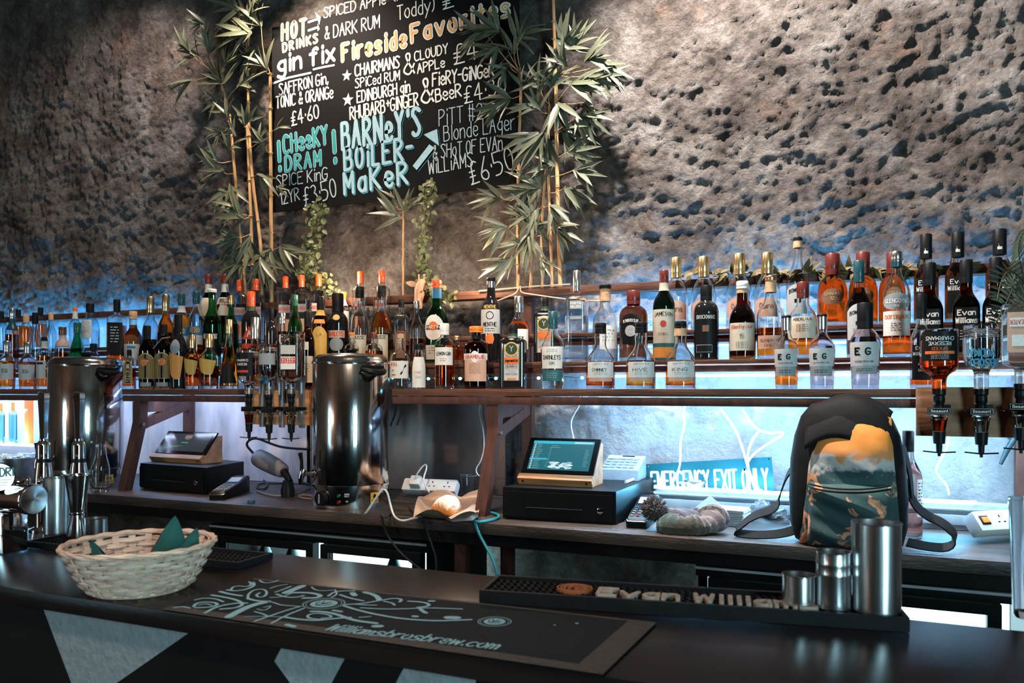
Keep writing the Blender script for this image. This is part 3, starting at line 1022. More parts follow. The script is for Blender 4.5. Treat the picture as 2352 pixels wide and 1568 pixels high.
def put_label(t, sh, lb):
    """lb: dict(c ink, z0, z1 as parts of the height, w half width as part of the radius or ang, shape, txt rows)."""
    z0, z1 = lb['z0'] * sh.H, lb['z1'] * sh.H
    if sh.n > 2.5:
        A = math.atan2(lb.get('w', 0.8), sh.dr)
    else:
        A = R(lb.get('a', 62))
    A0 = R(lb.get('turn', 0))
    shape = lb.get('shape', 'rect')
    m = MB()
    nu = 16
    if shape == 'rect':
        nv = 6
        m.grid(lambda u, v: sh.at(A0 - A + 2 * A * u, z0 + (z1 - z0) * v, 0.0008), nu, nv)
    elif shape == 'arch':
        nv = 6

        def arch(u, v):
            q = 2 * u - 1
            topz = z1 - (z1 - z0) * 0.22 * (q * q)
            return sh.at(A0 + A * q, z0 + (topz - z0) * v, 0.0008)
        m.grid(arch, nu, nv)
    elif shape == 'fan':
        def fan(u, v):
            q = 2 * u - 1
            k = 0.62 + 0.38 * v
            return sh.at(A0 + A * q * k, z0 + (z1 - z0) * (v * (1 - 0.10 * q) + .12 * q * q * (1 - v) - 0.08 * q * (1 - v)), 0.0008)
        m.grid(fan, nu, 6)
    elif shape == 'tri':
        m.grid(lambda u, v: sh.at(A0 + A * (2 * u - 1) * (1 - 0.94 * v), z0 + (z1 - z0) * v, 0.0008), nu, 8)
    else:                       # oval
        zc, hz = (z0 + z1) / 2, (z1 - z0) / 2

        def oval(u, v):
            a = 2 * pi * u
            return sh.at(A0 + A * v * math.cos(a), zc + hz * v * math.sin(a), 0.0008 if v > 0 else 0.0008)
        m.grid(oval, 24, 3)
    o = lpart(t, 'paper_label', m, ink(lb['c']), angle=180)
    for row in lb.get('txt', ()):
        # (text, height within label 0..1, cap height as part of label height, ink, optional dict)
        s_, zz, hh, kk = row[:4]
        kw = row[4] if len(row) > 4 else {}
        tm = MB()
        h = hh * (z1 - z0)
        xo = kw.get('x', 0) * sh.R
        fl = kw.get('up', False)

        def fn(x, y):
            if fl:
                x, y = -x, (z0 + z1) - y
            return sh.at(A0 + sh.xa(x), y, 0.0014)
        wid = kw.get('wid')
        bend = kw.get('arc', 0)
        if bend:
            f0 = fn

            def fn(x, y, f0=f0):
                return f0(x, y - bend * sh.H * (x / sh.R) ** 2)
        if s_.startswith('@disc'):
            tm.grid(lambda u, v: fn(xo + h * .5 * v * math.cos(2 * pi * u), z0 + zz * (z1 - z0) + h * .5 * v * math.sin(2 * pi * u)), 20, 2)
        elif s_.startswith('@bar'):
            ww = kw.get('bw', 1.0) * sh.R
            tm.grid(lambda u, v: fn(xo + ww * (u - .5), z0 + zz * (z1 - z0) + h * (v - .5)), 8, 1)
        elif s_.startswith('@ring'):
            pts = [(xo + h * .5 * math.cos(2 * pi * i / 24), z0 + zz * (z1 - z0) + h * .5 * math.sin(2 * pi * i / 24)) for i in range(25)]
            ribbon(tm, pts, h * 0.1, fn, caps=False)
        elif s_.startswith('@line'):
            # small rows of unreadable print
            ww = kw.get('bw', 0.9) * sh.R
            k = 0
            for i in range(kw.get('rows', 3)):
                yy = z0 + zz * (z1 - z0) - i * h * 1.8
                x = -ww / 2
                while x < ww / 2:
                    l = h * (1.2 + ((k * 7) % 5) * 0.5)
                    k += 1
                    ribbon(tm, [(xo + x, yy), (xo + min(x + l, ww / 2), yy)], h * 0.55, fn, caps=False)
                    x += l + h * 0.7
        else:
            write(tm, s_, fn, xo, z0 + zz * (z1 - z0), h, weight=kw.get('wt', 0.16), width=wid * sh.R if wid else None, centre=True, seg=5, caps=h > 0.004)
        lpart(o, 'print', tm, ink(kk), smooth=False)
    return o


def Lb(c, z0, z1, *txt, **kw):
    d = dict(c=c, z0=z0, z1=z1, txt=txt)
    d.update(kw)
    return d


WHITECAP = P('white_cap', (0.80, 0.78, 0.75), rough=0.4, var=0.05)
SILVCAP = P('silver_cap', (0.70, 0.72, 0.74), rough=0.25, metal=1, var=0.06)
GOLDCAP = P('gold_cap', (0.85, 0.62, 0.33), rough=0.3, metal=1, var=0.08)
REDCAP = P('red_cap', (0.72, 0.085, 0.02), rough=0.32, var=0.08, coat=0.4)
ORCAP = P('orange_cap', (0.80, 0.20, 0.02), rough=0.4, var=0.08)
DREDCAP = P('dark_red_cap', (0.12, 0.014, 0.010), rough=0.4, var=0.1, coat=0.3)
CORK = P('cork_stopper', (0.62, 0.36, 0.20), rough=0.8, var=0.25, scale=90)
COPCAP = P('copper_cap', (0.80, 0.40, 0.22), rough=0.3, metal=1, var=0.08)
TEALCAP = P('teal_capsule', (0.010, 0.060, 0.075), rough=0.35, var=0.08, coat=0.3)
GRNCAP = P('green_capsule', (0.01, 0.10, 0.06), rough=0.35, var=0.08, coat=0.3)
YA, YB, YC = Y1 + 0.055, Y2 + 0.055, Y3 + 0.05

# ---- lower shelf, near half
bottle('orange-capped brown liqueur bottle with a brick red label on the lower shelf', 1094, 750, 58, S1, YA + .02, 'port', 'brown', 'dark', .62, (ORCAP, .90, 1.0, 1.35), ('k', .80, .86), [Lb('p', .12, .52, ('@line', .7, .03, 'n', dict(rows=8)), a=58), Lb('w', .46, .56, ('DRAMBUIE', .22, .55, 'r', dict(wid=1.6)), a=66), Lb('w', .42, .60, shape='oval', a=18)])
bottle('square dark green herb liqueur bottle with a framed stag label, lower shelf', 1178.5, 745, 67, S1, YA + .02, 'flask', 'black', None, 0, ('k', .86, 1.0), ('d', .80, .86), [Lb('d', .12, .80, w=.68), Lb('s', .13, .79, ('@disc', .73, .30, 'd'), ('@ring', .73, .30, 'g'), ('Y', .68, .12, 'c', dict(wt=.12)), ('@bar', .46, .15, 'o', dict(bw=1.06)), ('Jägermeister'.replace('ä', 'a'), .43, .065, 'k', dict(wid=.98, wt=.2)), ('56', .33, .05, 'r'), ('@line', .27, .022, 'm', dict(rows=5, bw=.8)), ('@bar', .035, .035, 'o', dict(bw=.7)), w=.55)], n=7, dr=.62, aim=.5)
bottle('tapered clear gin bottle with frosted label and blue-green band on the lower shelf', 1270, 716, 57, S1, YA, 'gin', 'clear', 'clear', .30, (TEALCAP, .78, 1.0), None, [Lb('w', .26, .54, ('DARNLEYS', .42, .18, 'k', dict(wid=1.5)), ('GIN', .18, .12, 'k'), ('@line', .88, .05, 'm', dict(rows=2)), a=56), Lb('t', .10, .24, ('@line', .7, .10, 'm', dict(rows=3)), a=60)])
for lab, px, tp, wp, tx, lq, fl in (('pot-bellied whisky bottle holding amber, third from the rucksack of three alike', 1379, 742, 66, 'CHIMNEY', 'amber', .40),
                                    ('pot-bellied whisky bottle with golden spirit, middle one of three alike', 1472, 740, 67, 'HIVE', 'gold', .42),
                                    ('pot-bellied whisky bottle nearly empty, at the end of three alike', 1563, 738, 68, 'KING', 'orange', .27)):
    bottle(lab, px, tp, wp, S1, YA, 'wem', 'clear', lq, fl, ('k', .90, 1.0), (CORK, .78, .89) if tx == 'KING' else ('k', .84, .90), [Lb('w', .17, .40, ('WEMYSS', .82, .09, 'k', dict(wid=1.1)), (tx, .40, .19, 'k', dict(wid=1.0, x=-.1)), ('@line', .28, .05, 'm', dict(rows=2)), a=60, turn=6), Lb('p', .11, .17, a=52, turn=4)], group='whisky bottles with white town labels')
for lab, px, tp, wp, lq, fl in (('round-shouldered gin liqueur bottle with orange base, smallest of the three with grey labels', 1806, 725, 54, 'orange', .27),
                                ('round-shouldered pinkish gin liqueur bottle, middle of the three with grey labels', 1888, 722, 57, 'clear', .57),
                                ('largest round-shouldered gin bottle with grey label and dark capsule', 1987, 696, 66, 'clear', .60)):
    big = px > 1950
    bottle(lab, px, tp, wp, S1, YA, 'gin', 'clear' if px < 1850 else 'pink', lq, fl, ('k', .70 if big else .975, 1.0) if big else ('k', .965, 1.0), None if big else (SILVCAP, .80, .965), [Lb('m', .17, .27 if big else .30, ('@line', .6, .12, 'k', dict(rows=2, bw=1.1)), a=58, turn=-4), Lb('s', .26 if big else .30, .54, ('E', .48 if big else .42, .26, 'k', dict(x=-.45, wt=.3)), ('G', .48 if big else .42, .26, 'k', dict(x=.25, wt=.26)), ('EDINBURGH GIN', .16, .07, 'k', dict(wid=1.25)), a=66, turn=-4)], group='gin bottles with grey letter labels')
bottle('squat bell-shaped gin bottle with cork stopper beside the near urn', 920, 761, 51, S1, YA + .06, 'onion', 'clear', 'clear', .12, (DREDCAP, .965, 1.0, 1.2), (CORK, .88, .965), [Lb('w', .18, .48, ('RIN', .70, .20, 'r', dict(x=-.4)), ('IN', .40, .10, 'k', dict(x=-.45)), ('@bar', .2, .07, 'r', dict(bw=.4, x=-.4)), ('/', .25, .5, 'k', dict(x=.5, wt=.2)), a=58, turn=-6)])
bottle('little frosted white bottle with a black cap on the lower shelf', 962, 789, 30, S1, YA, 'milk', 'clear', None, 0, ('k', .86, 1.0), None, [Lb('w', .03, .70, ('PINK', .45, .08, 'p'), ('GIN', .3, .08, 'p'), a=100)])
bottle('straight gin bottle with white screw cap and lemon label on the lower shelf', 1021, 743, 46, S1, YA, 'port', 'clear', 'orange', .66, (WHITECAP, .82, 1.0, 1.1), None, [Lb('w', .36, .63, ('LEMON GIN', .55, .18, 'k', dict(wid=1.5)), ('@line', .35, .06, 'r', dict(rows=2, bw=.6)), a=60)])
bottle('dark four-sided bourbon bottle on the lower shelf next to the spirit dispensers', 2116, 675, 52, S1, YA + .03, 'ew', 'clear', 'amber', .10, ('k', .74, 1.0), None, [Lb('k', .09, .46, ('Evan', .86, .09, 'w'), ('Williams', .70, .09, 'w', dict(wid=1.5)), ('KEN', .42, .06, 's'), ('BOU', .25, .06, 's'), w=.9)], n=4)

# ---- middle step, near half
bottle('green vermouth bottle with a round white badge label and red cap', 1003, 644, 54, S2, YB, 'round', 'green', 'teal', .50, (REDCAP, .90, 1.0, 1.05), ('b', .78, .90), [Lb('w', .28, .58, ('@disc', .55, .36, 'o'), ('@bar', .5, .18, 'k', dict(bw=1.5)), ('MARTINI', .45, .12, 'w', dict(wid=1.35)), shape='oval', a=54, turn=-10), Lb('s', .05, .22, ('@line', .8, .1, 'n', dict(rows=3)), a=50, turn=-8)])
bottle('tall black liqueur bottle with silver neck ring and pale picture label', 1128, 638, 51, S2, YB, 'std', 'black', None, 0, ('k', .955, 1.0), (SILVCAP, .88, .955), [Lb('s', .34, .62, ('MENTHE', .30, .16, 'k', dict(wid=1.2)), ('@ring', .75, .3, 'k'), ('@line', .2, .05, 'k', dict(rows=2)), a=56), Lb('o', .22, .34, shape='oval', a=22), Lb('k', .62, .68, ('MENTHE', .2, .6, 'y', dict(wid=1.2)), a=50)])
bottle('clear bottle of pale orange liqueur with a long silver cap', 1192, 681, 48, S2, YB, 'round', 'clear', 'gold', .62, (SILVCAP, .76, 1.0), None, [Lb('w', .20, .50, ('7', .3, .3, 'k'), a=48, turn=18)])
bottle('square dark herb liqueur bottle with stag label standing behind on the middle step', 1252, 683, 56, S2, YB, 'flask', 'black', None, 0, ('k', .86, 1.0), ('d', .80, .86), [Lb('d', .14, .76, w=.72), Lb('s', .15, .75, ('@disc', .73, .30, 'd'), ('@ring', .73, .30, 'g'), ('Y', .68, .12, 'c', dict(wt=.12)), ('@bar', .44, .17, 'o', dict(bw=1.1)), ('@line', .3, .03, 'm', dict(rows=4, bw=.8)), w=.58)], n=7, dr=.62, aim=.5)
bottle('tall slim clear gin bottle with long silver cap and small dark crest', 1325, 622, 58, S2, YB, 'tall', 'clear', 'clear', .5, (SILVCAP, .775, 1.0, 1.1), None, [Lb('m', .57, .66, ('MARTIN', .55, .25, 'w', dict(wid=.9)), ('MILLERS', .15, .25, 'w', dict(wid=.9)), w=.52), Lb('m', .46, .49, w=.5)], n=5)
bottle('clear gin bottle with white flower label and wooden black-topped stopper', 1390, 654, 58, S2, YB, 'round', 'clear', 'clear', .35, ('k', .945, 1.0, 1.12), (CORK, .78, .945), [Lb('w', .16, .46, ('@line', .8, .08, 'm', dict(rows=4)), a=46, turn=24)])
bottle('dark sloe gin bottle with red wax top and oval grey ship label', 1455, 668, 65, S2, YB, 'port', 'clear', 'brown', .80, (DREDCAP, .80, 1.0, 1.05), None, [Lb('k', .22, .66, ('PLYMOUTH SLOE', .74, .09, 'w', dict(wid=1.1, arc=.05)), ('@disc', .45, .36, 's'), shape='oval', a=50, turn=-8)])
bottle('green whiskey bottle with cream label and red foil top', 1525, 621, 51, S2, YB, 'std', 'dgreen', None, 0, (DREDCAP, .86, 1.0), ('c', .77, .86), [Lb('c', .19, .56, ('JAMESON', .82, .10, 'k', dict(wid=1.7, arc=.015)), ('@disc', .58, .18, 'r'), ('@line', .30, .025, 'n', dict(rows=2)), a=66), Lb('t', .145, .19, a=66), Lb('a', .03, .145, a=64)])
bottle('black gin bottle with cut facets and thin silver lettering', 1622, 656, 57, S2, YB, 'port', 'black', None, 0, ('k', .80, 1.0), None, [Lb('k', .08, .62, ('BROCKMANS', .86, .085, 's', dict(wid=1.5)), ('@bar', .62, .16, 'n', dict(bw=.5)), a=56), Lb('s', .10, .20, ('@bar', .5, .86, 'k', dict(bw=1.26)), a=38, turn=-8)])
bottle('dark sherried whisky bottle with cream label and white stopper', 1705, 646, 60, S2, YB, 'round', 'brown', 'dark', .70, (WHITECAP, .90, 1.0, 1.05), (CORK, .845, .90), [Lb('c', .11, .46, ('Glenfarclas', .80, .12, 'r', dict(wid=1.6)), ('15', .46, .13, 'n'), ('@line', .30, .035, 'n', dict(rows=4)), a=64)])
bottle('clear whisky bottle half full of amber with tan label and copper stopper', 1770, 634, 62, S2, YB, 'bow', 'clear', 'orange', .37, (COPCAP, .945, 1.0, 1.1), (CORK, .80, .945), [Lb('p', .12, .28, ('GLENKINCHIE', .55, .18, 'n', dict(wid=1.5)), ('@line', .35, .07, 'n', dict(rows=2)), a=62)])
bottle('whisky bottle with brown cap and cream arched label behind the grey-label gins', 1844, 648, 62, S2, YB, 'round', 'clear', 'orange', .44, (DREDCAP, .79, 1.0), None, [Lb('c', .26, .54, ('ABERLOUR', .82, .12, 'k', dict(wid=1.4)), ('@line', .62, .05, 'n', dict(rows=4)), a=62)])
bottle('island whisky bottle with white arched label and dark capsule, on the middle step', 1973, 599, 55, S2, YB, 'bow', 'clear', 'brown', .72, (TEALCAP, .775, 1.0), None, [Lb('s', .18, .55, ('BOWMORE', .72, .10, 'k', dict(wid=1.5, arc=.03)), ('@bar', .46, .10, 'k', dict(bw=.5)), ('12', .43, .07, 'w'), ('@line', .30, .03, 'n', dict(rows=3)), shape='arch', a=62)])
bottle('whisky bottle with dark oval badge above a white label with orange words', 2059, 578, 59, S2, YB, 'std', 'clear', 'amber', .30, (SILVCAP, .90, 1.0), (TEALCAP, .85, .90), [Lb('m', .44, .60, ('GLENGOYNE', .42, .22, 'w', dict(wid=1.7)), ('1833', .18, .10, 'w'), shape='oval', a=66), Lb('w', .20, .43, ('CASK STRENGTH', .70, .14, 'o', dict(wid=1.75)), ('@line', .5, .05, 'n', dict(rows=4, bw=.8)), a=66)])
for lab, px, tp, wp in (('square dark bourbon bottle, first on the middle step behind the dispensers', 2135, 604, 62), ('square dark bourbon bottle in the middle of three on the middle step', 2219, 597, 62), ('square dark bourbon bottle half hidden by the fern on the middle step', 2287, 592, 60)):
    bottle(lab, px, tp, wp, S2, YB, 'ew', 'brown', 'brown', .62, ('k', .755, 1.0), None, [Lb('k', .10, .50, ('Evan', .80, .13, 'w', dict(wt=.2)), ('Williams', .60, .13, 'w', dict(wid=1.6, wt=.2)), ('@line', .4, .04, 's', dict(rows=4)), w=.9)], n=4, group='dark bourbon bottles on the middle step')

# ---- upper step, near half
for lab, px, tp, wp in (('clear tequila bottle with gold cap, beside the cream-label whiskey', 1553, 592, 54), ('clear tequila bottle with gold cap, behind the black gin bottle', 1616, 590, 57),
                        ('clear tequila bottle with gold cap, behind the dark sherried whisky', 1698, 583, 59), ('clear tequila bottle with gold cap, behind the copper-stoppered whisky', 1762, 581, 58)):
    bottle(lab, px, tp, wp, S3, YC, 'round', 'clear', 'clear', .35, (GOLDCAP, .72, 1.0), None, [Lb('p', .14, .40, ('Cuervo', .45, .25, 'n', dict(wid=1.1)), shape='arch', a=58)], group='gold-capped bottles on the upper step')
bottle('tall island whisky bottle with white arched label, highest in the row', 1832, 545, 51, S3, YC, 'bow', 'clear', 'clear', .3, ('k', .955, 1.0), (CORK, .88, .955), [Lb('s', .14, .47, ('BOWMORE', .74, .12, 'k', dict(wid=1.5, arc=.03)), ('@bar', .44, .12, 'k', dict(bw=.5)), shape='arch', a=62)])
for lab, px, tp, wp in (('round amber blended whisky bottle standing free before the blue rock', 1912, 583, 66), ('round amber whisky bottle behind the white-arched island whisky', 1982, 580, 63), ('round amber whisky bottle behind the oval-badge whisky', 2052, 580, 63)):
    bottle(lab, px, tp, wp, S3, YC, 'round', 'clear', 'amber', .68, (DREDCAP, .70, 1.0), None, [Lb('n', .28, .50, ('12', .3, .2, 'g'), ('CHIVAS', .6, .16, 'g', dict(wid=1)), shape='oval', a=44)], group='round amber whisky bottles')
for lab, px, tp, wp in (('tall black-capped bourbon bottle, first of the back row by the dispensers', 2127, 538, 57), ('tall black-capped bourbon bottle, second of the back row', 2200, 534, 60), ('tall black-capped bourbon bottle, back row beside the fern', 2296, 527, 64)):
    bottle(lab, px, tp, wp, S3, YC, 'ew', 'clear', 'dark', .66, ('k', .72, 1.0), None, [Lb('k', .10, .50, ('Evan', .80, .12, 'w'), ('Williams', .62, .12, 'w', dict(wid=1.6)), w=.9), Lb('k', .76, .88, ('Evan', .6, .32, 'w', dict(wid=.5)), ('Williams', .15, .32, 'w', dict(wid=.72)), a=40)], n=4, group='dark bourbon bottles in the back row')

# ---- middle of the bar, around the near urn
for lab, px, tp, wp in (('clear square gin bottle with red cap under the slanting bamboo', 551, 643, 44), ('clear square gin bottle with red cap behind the black bottle with a red label', 588, 641, 44), ('clear square gin bottle with red cap behind the inverted clear bottles', 656, 635, 40),
                        ('clear square gin bottle with red cap behind the green shouldered bottle', 693, 632, 40), ('clear square gin bottle with red cap behind the dark orange-label bottle', 732, 630, 42),
                        ('clear square gin bottle with red cap behind the clear vermouth', 828, 624, 42), ('clear square gin bottle with red cap behind the olive vermouth', 877, 621, 42)):
    bottle(lab, px, tp, wp, S3, YC, 'square', 'clear', 'clear', .4, (REDCAP, .82, 1.0), None, [Lb('m', .44, .56, ('BEEFEATER', .3, .35, 'r', dict(wid=1.2)), w=.7), Lb('p', .08, .34, ('@bar', .5, .6, 'r', dict(bw=.22)), w=.6)], n=6, dr=.8, group='red-capped square gin bottles')
bottle('clear vermouth bottle with black neck band and tall pale label, half empty', 826, 659, 48, S2, YB + .04, 'round', 'clear', 'brown', .24, ('k', .86, 1.0), None, [Lb('c', .05, .38, ('FOUSSE', .84, .12, 'k', dict(wid=1.2)), a=46)])
bottle('olive vermouth bottle with black neck band and pale label', 876, 657, 48, S2, YB + .04, 'round', 'clear', 'olive', .66, ('k', .86, 1.0), None, [Lb('c', .05, .38, ('FOUSSE', .84, .12, 'k', dict(wid=1.2)), a=46)])
bottle('green bottle with rounded shoulders standing between red-capped gins', 678, 677, 33, S2, YB, 'wine', 'green', 'teal', .4, (GRNCAP, .84, 1.0))
bottle('slim dark bottle with black top behind the inverted gin bottle', 624, 706, 25, S2, YB, 'std', 'black', None, 0, ('k', .8, 1.0))
bottle('brown bottle with tan label between the inverted bottles and the near urn', 706, 715, 33, S1, YA + .03, 'std', 'brown', 'dark', .7, ('k', .80, 1.0), None, [Lb('c', .08, .42, ('@line', .7, .05, 'n', dict(rows=4)), a=56), Lb('c', .50, .60, a=20)])
bottle('dark coffee liqueur bottle with orange label and yellow neck ring', 736, 681, 38, S2, YB - .04, 'std', 'brown', 'brown', .74, ('k', .80, 1.0), ('y', .72, .80), [Lb('y', .08, .56, ('LA', .7, .1, 'n'), shape='arch', a=58), Lb('a', .60, .66, a=40)])
bottle('black cream liqueur bottle with red banner and oval picture', 776, 674, 47, S2, YB + .04, 'std', 'black', None, 0, ('k', .74, 1.0), None, [Lb('p', .38, .48, ('BAILEYS', .25, .55, 'r', dict(wid=1.3)), a=50), Lb('m', .20, .38, shape='oval', a=40), Lb('g', .62, .70, shape='oval', a=22)])
bottle('clear bottle with yellow cap and white shoulder label, upper step', 789, 671, 31, S3, YC, 'std', 'clear', 'clear', .5, (ORCAP, .86, 1.0, 1.1), ('w', .72, .86), [Lb('w', .1, .6, a=60)])
bottle('bottle with bright orange topped cork just behind the urn lid', 808, 764, 34, S2, YB - .05, 'onion', 'clear', 'orange', .3, (ORCAP, .93, 1.0, 1.25), (CORK, .84, .93), yaw=0)
bottle('bell-shaped bottle with dark red stopper just behind the urn lid', 859, 763, 40, S2, YB - .042, 'onion', 'clear', 'orange', .42, (DREDCAP, .80, 1.0, 1.2), yaw=0)
bottle('square clear bottle with black top and dark tag beside the pale figurine', 922, 688, 40, S2, YB + .045, 'square', 'clear', 'olive', .3, ('k', .88, 1.0), None, [Lb('k', .70, .80, ('@line', .5, .2, 'c', dict(rows=1)), a=60), Lb('n', .1, .5, ('@line', .7, .05, 'c', dict(rows=2)), w=.7)], n=5, dr=.8)
bottle('slim clear bottle with dark red spirit left in it, behind the white mini bottle', 957, 691, 32, S2, YB - .025, 'wine', 'clear', 'brown', .40, (SILVCAP, .88, 1.0))
bottle('squat orange liqueur bottle behind the lemon gin', 1050, 772, 42, S2, YB - .01, 'gin', 'clear', 'orange', .66, (COPCAP, .86, 1.0))
bottle('upright clear bottle with silver cap behind the inverted gin bottle', 648, 719, 36, S1, YA + .045, 'round', 'clear', 'clear', .3, (SILVCAP, .86, 1.0))
bottle('orange liqueur bottle with long silver top behind the inverted dark-label bottle', 586, 729, 44, S1, YA + .045, 'cone', 'clear', 'orange', .6, (SILVCAP, .70, 1.0, 1.2))
bottle('black bottle with red cap and slanting red label on the middle step', 577, 670, 43, S2, YB, 'std', 'black', None, 0, (REDCAP, .80, 1.0), ('d', .74, .80), [Lb('r', .14, .30, a=58), Lb('r', .36, .52, ('A', .2, .5, 'w'), shape='tri', a=50)])

# ---- far half
bottle('green prosecco bottle with red foil top, upper step, by the gold cap', 517, 630, 39, S3, YC, 'wine', 'dgreen', None, 0, (DREDCAP, .86, 1.0), ('s', .74, .86), [Lb('c', .40, .62, ('ESSO', .7, .18, 'n', dict(wid=1)), shape='tri', a=60), Lb('c', .56, .66, ('PROSECCO', .3, .5, 'k', dict(wid=1.1)), a=56)])
bottle('green prosecco bottle with red foil top behind the white-lettered green bottle', 479, 631, 39, S3, YC, 'wine', 'dgreen', None, 0, (DREDCAP, .86, 1.0), ('s', .74, .86), [Lb('c', .40, .66, a=56)])
bottle('green vermouth bottle with white lettering and a pouring spout', 487, 664, 41, S2, YB, 'wine', 'green', 'teal', .55, (WHITECAP, .955, 1.0, 1.3), None, [Lb('k', .16, .44, ('NOILLY PRAT', .72, .2, 'w', dict(wid=1.5)), a=60)])
bottle('green bottle with pale gold cap between two red-topped bottles', 531, 680, 33, S2, YB, 'wine', 'green', 'teal', .6, (GOLDCAP, .88, 1.0, 1.1))
bottle('amber aperitif bottle with blue band label and dark cap', 417, 674, 38, S2, YB, 'std', 'clear', 'orange', .70, (TEALCAP, .84, 1.0), ('s', .74, .83), [Lb('b', .42, .54, ('AERO', .3, .5, 'a', dict(wid=1.1)), a=60), Lb('s', .25, .42, a=58)])
bottle('clear and orange aperitif bottle with blue band label, second of two', 451, 670, 38, S2, YB, 'std', 'clear', 'orange', .38, (TEALCAP, .84, 1.0), None, [Lb('b', .42, .54, ('AERO', .3, .5, 'a', dict(wid=1.1)), a=60), Lb('s', .30, .42, a=58)])
bottle('amber rum bottle with tall gold cap and black label on the middle step', 381, 677, 37, S2, YB, 'round', 'clear', 'amber', .74, (GOLDCAP, .78, 1.0), None, [Lb('k', .18, .48, ('@line', .7, .08, 's', dict(rows=3)), a=58)])
bottle('clear rum bottle with tall gold cap on the middle step', 346, 682, 37, S2, YB, 'round', 'bluish', 'clear', .4, (GOLDCAP, .78, 1.0), None, [Lb('k', .14, .40, a=56)])
bottle('brown whisky bottle with clear stopper and white label on the middle step', 306, 715, 40, S2, YB, 'round', 'clear', 'dark', .76, (CORK, .86, 1.0), None, [Lb('s', .14, .42, ('@bar', .8, .15, 'b', dict(bw=.9)), a=56)])
bottle('square whiskey bottle with black cap and black label beside the far urn', 268.6, 688, 43, S2, YB, 'square', 'clear', 'amber', .62, ('k', .82, 1.0), None, [Lb('k', .20, .66, ('@line', .85, .05, 's', dict(rows=6)), w=.9)], n=5)
bottle('orange-label dark bottle with long shine, between dark rum and the yellow-label pair', 410, 722, 39, S1, YA, 'wine', 'black', None, 0, ('k', .76, 1.0), None, [Lb('a', .13, .46, shape='fan', a=56, turn=-12), Lb('m', .46, .66, shape='oval', a=36, turn=-14)])
bottle('small gold-capped brandy bottle with yellow label and orange spirit', 442, 769, 36, S1, YA, 'gin', 'clear', 'amber', .62, (GOLDCAP, .76, 1.0), None, [Lb('y', .26, .54, shape='fan', a=60, turn=-8)], group='yellow-label brandy bottles')
bottle('gold-capped brandy bottle with yellow label and greenish clear shoulders', 481, 768, 44, S1, YA, 'gin', 'clear', 'dark', .42, (GOLDCAP, .76, 1.0), None, [Lb('y', .26, .54, shape='fan', a=60, turn=-8)], group='yellow-label brandy bottles')
bottle('cone-shaped yellow liqueur bottle with gold cap and dark triangle label', 526, 734, 42, S1, YA, 'cone', 'clear', 'gold', .60, (GOLDCAP, .80, 1.0, 1.15), None, [Lb('k', .08, .46, shape='tri', a=66), Lb('k', .20, .30, a=40)])
bottle('dark rum bottle with arched black label edged in gold, beside the far urn', 338, 748, 36, S1, YA + .01, 'std', 'brown', 'dark', .74, ('k', .78, 1.0), None, [Lb('g', .16, .56, shape='arch', a=64), Lb('m', .04, .10, a=40)] + [Lb('k', .165, .545, ('@disc', .66, .30, 'o', dict(x=-.2)), ('@line', .72, .06, 'w', dict(rows=1, bw=.8)), shape='arch', a=60)], group='arched-label dark rum bottles')
bottle('dark rum bottle with arched black label and a straw leaning on it', 376, 745, 39, S1, YA + .01, 'std', 'brown', 'dark', .74, ('k', .84, 1.0), None, [Lb('g', .16, .56, shape='arch', a=64), Lb('m', .04, .10, a=40), Lb('k', .165, .545, ('@disc', .66, .30, 'o'), ('@line', .72, .06, 'w', dict(rows=1, bw=.8)), shape='arch', a=60)], group='arched-label dark rum bottles')
bottle('half-size rum flask with arched dark label right against the far urn', 297, 803, 30, S1, YA, 'flask', 'clear', 'amber', .5, ('k', .84, 1.0), None, [Lb('g', .14, .72, shape='arch', w=.72), Lb('k', .15, .70, ('@bar', .75, .14, 's', dict(bw=.4)), ('@line', .3, .06, 's', dict(rows=3)), shape='arch', w=.66)], n=4)
# above the far urn
bottle('clear bottle with black cap and pale label standing free above the far urn', 207, 697, 40, S3, YC, 'round', 'bluish', 'clear', .4, ('k', .80, 1.0), None, [Lb('s', .22, .62, ('@line', .88, .06, 'm', dict(rows=6)), a=40, turn=-16)])
bottle('clear bottle with orange and white foil above the far urn', 172.5, 706, 26, S3, YC, 'wine', 'bluish', 'clear', .3, (ORCAP, .90, 1.0), ('w', .72, .90))
bottle('green-necked sloping bottle above the far urn', 178, 741, 44, S2, YB - .01, 'cone', 'green', 'teal', .35, (GRNCAP, .78, 1.0, 1.1))
bottle('short clear bottle with a fat black cap above the far urn', 215, 789, 24, S2, YB - .02, 'round', 'clear', 'clear', .3, ('k', .70, 1.0, 1.3))
bottle('clear bottle with ornate bronze stopper and orange neck band by the far urn', 144, 748, 32, S2, YB - .01, 'round', 'clear', 'orange', .40, (P('bronze_stopper', (0.20, 0.09, 0.05), rough=0.35, metal=.6, var=.2), .78, .97, 1.15), ('p', .52, .76))
bottle('clear bottle with reddish cork stopper behind the grey-label gins by the taps', 117, 717, 25, S2, YB, 'std', 'bluish', 'clear', .2, (CORK, .86, 1.0))
bottle('clear round-shouldered bottle with dark stopper, middle step by the taps', 81, 718, 30, S2, YB, 'round', 'bluish', 'clear', .3, ('k', .80, 1.0))
bottle('amber bottle with black cap at the far end of the upper step', 93, 706, 26, S3, YC, 'std', 'clear', 'amber', .6, ('k', .80, 1.0))
bottle('amber bottle with pale pink stopper on the upper step by the taps', 60, 722, 25, S3, YC, 'std', 'clear', 'amber', .66, (CORK, .76, 1.0))
bottle('brown-shouldered bottle with tall pale green capsule, middle step by the taps', 28, 709, 28, S2, YB, 'std', 'clear', 'dark', .58, (SILVCAP, .84, 1.0), (TEALCAP, .66, .83))
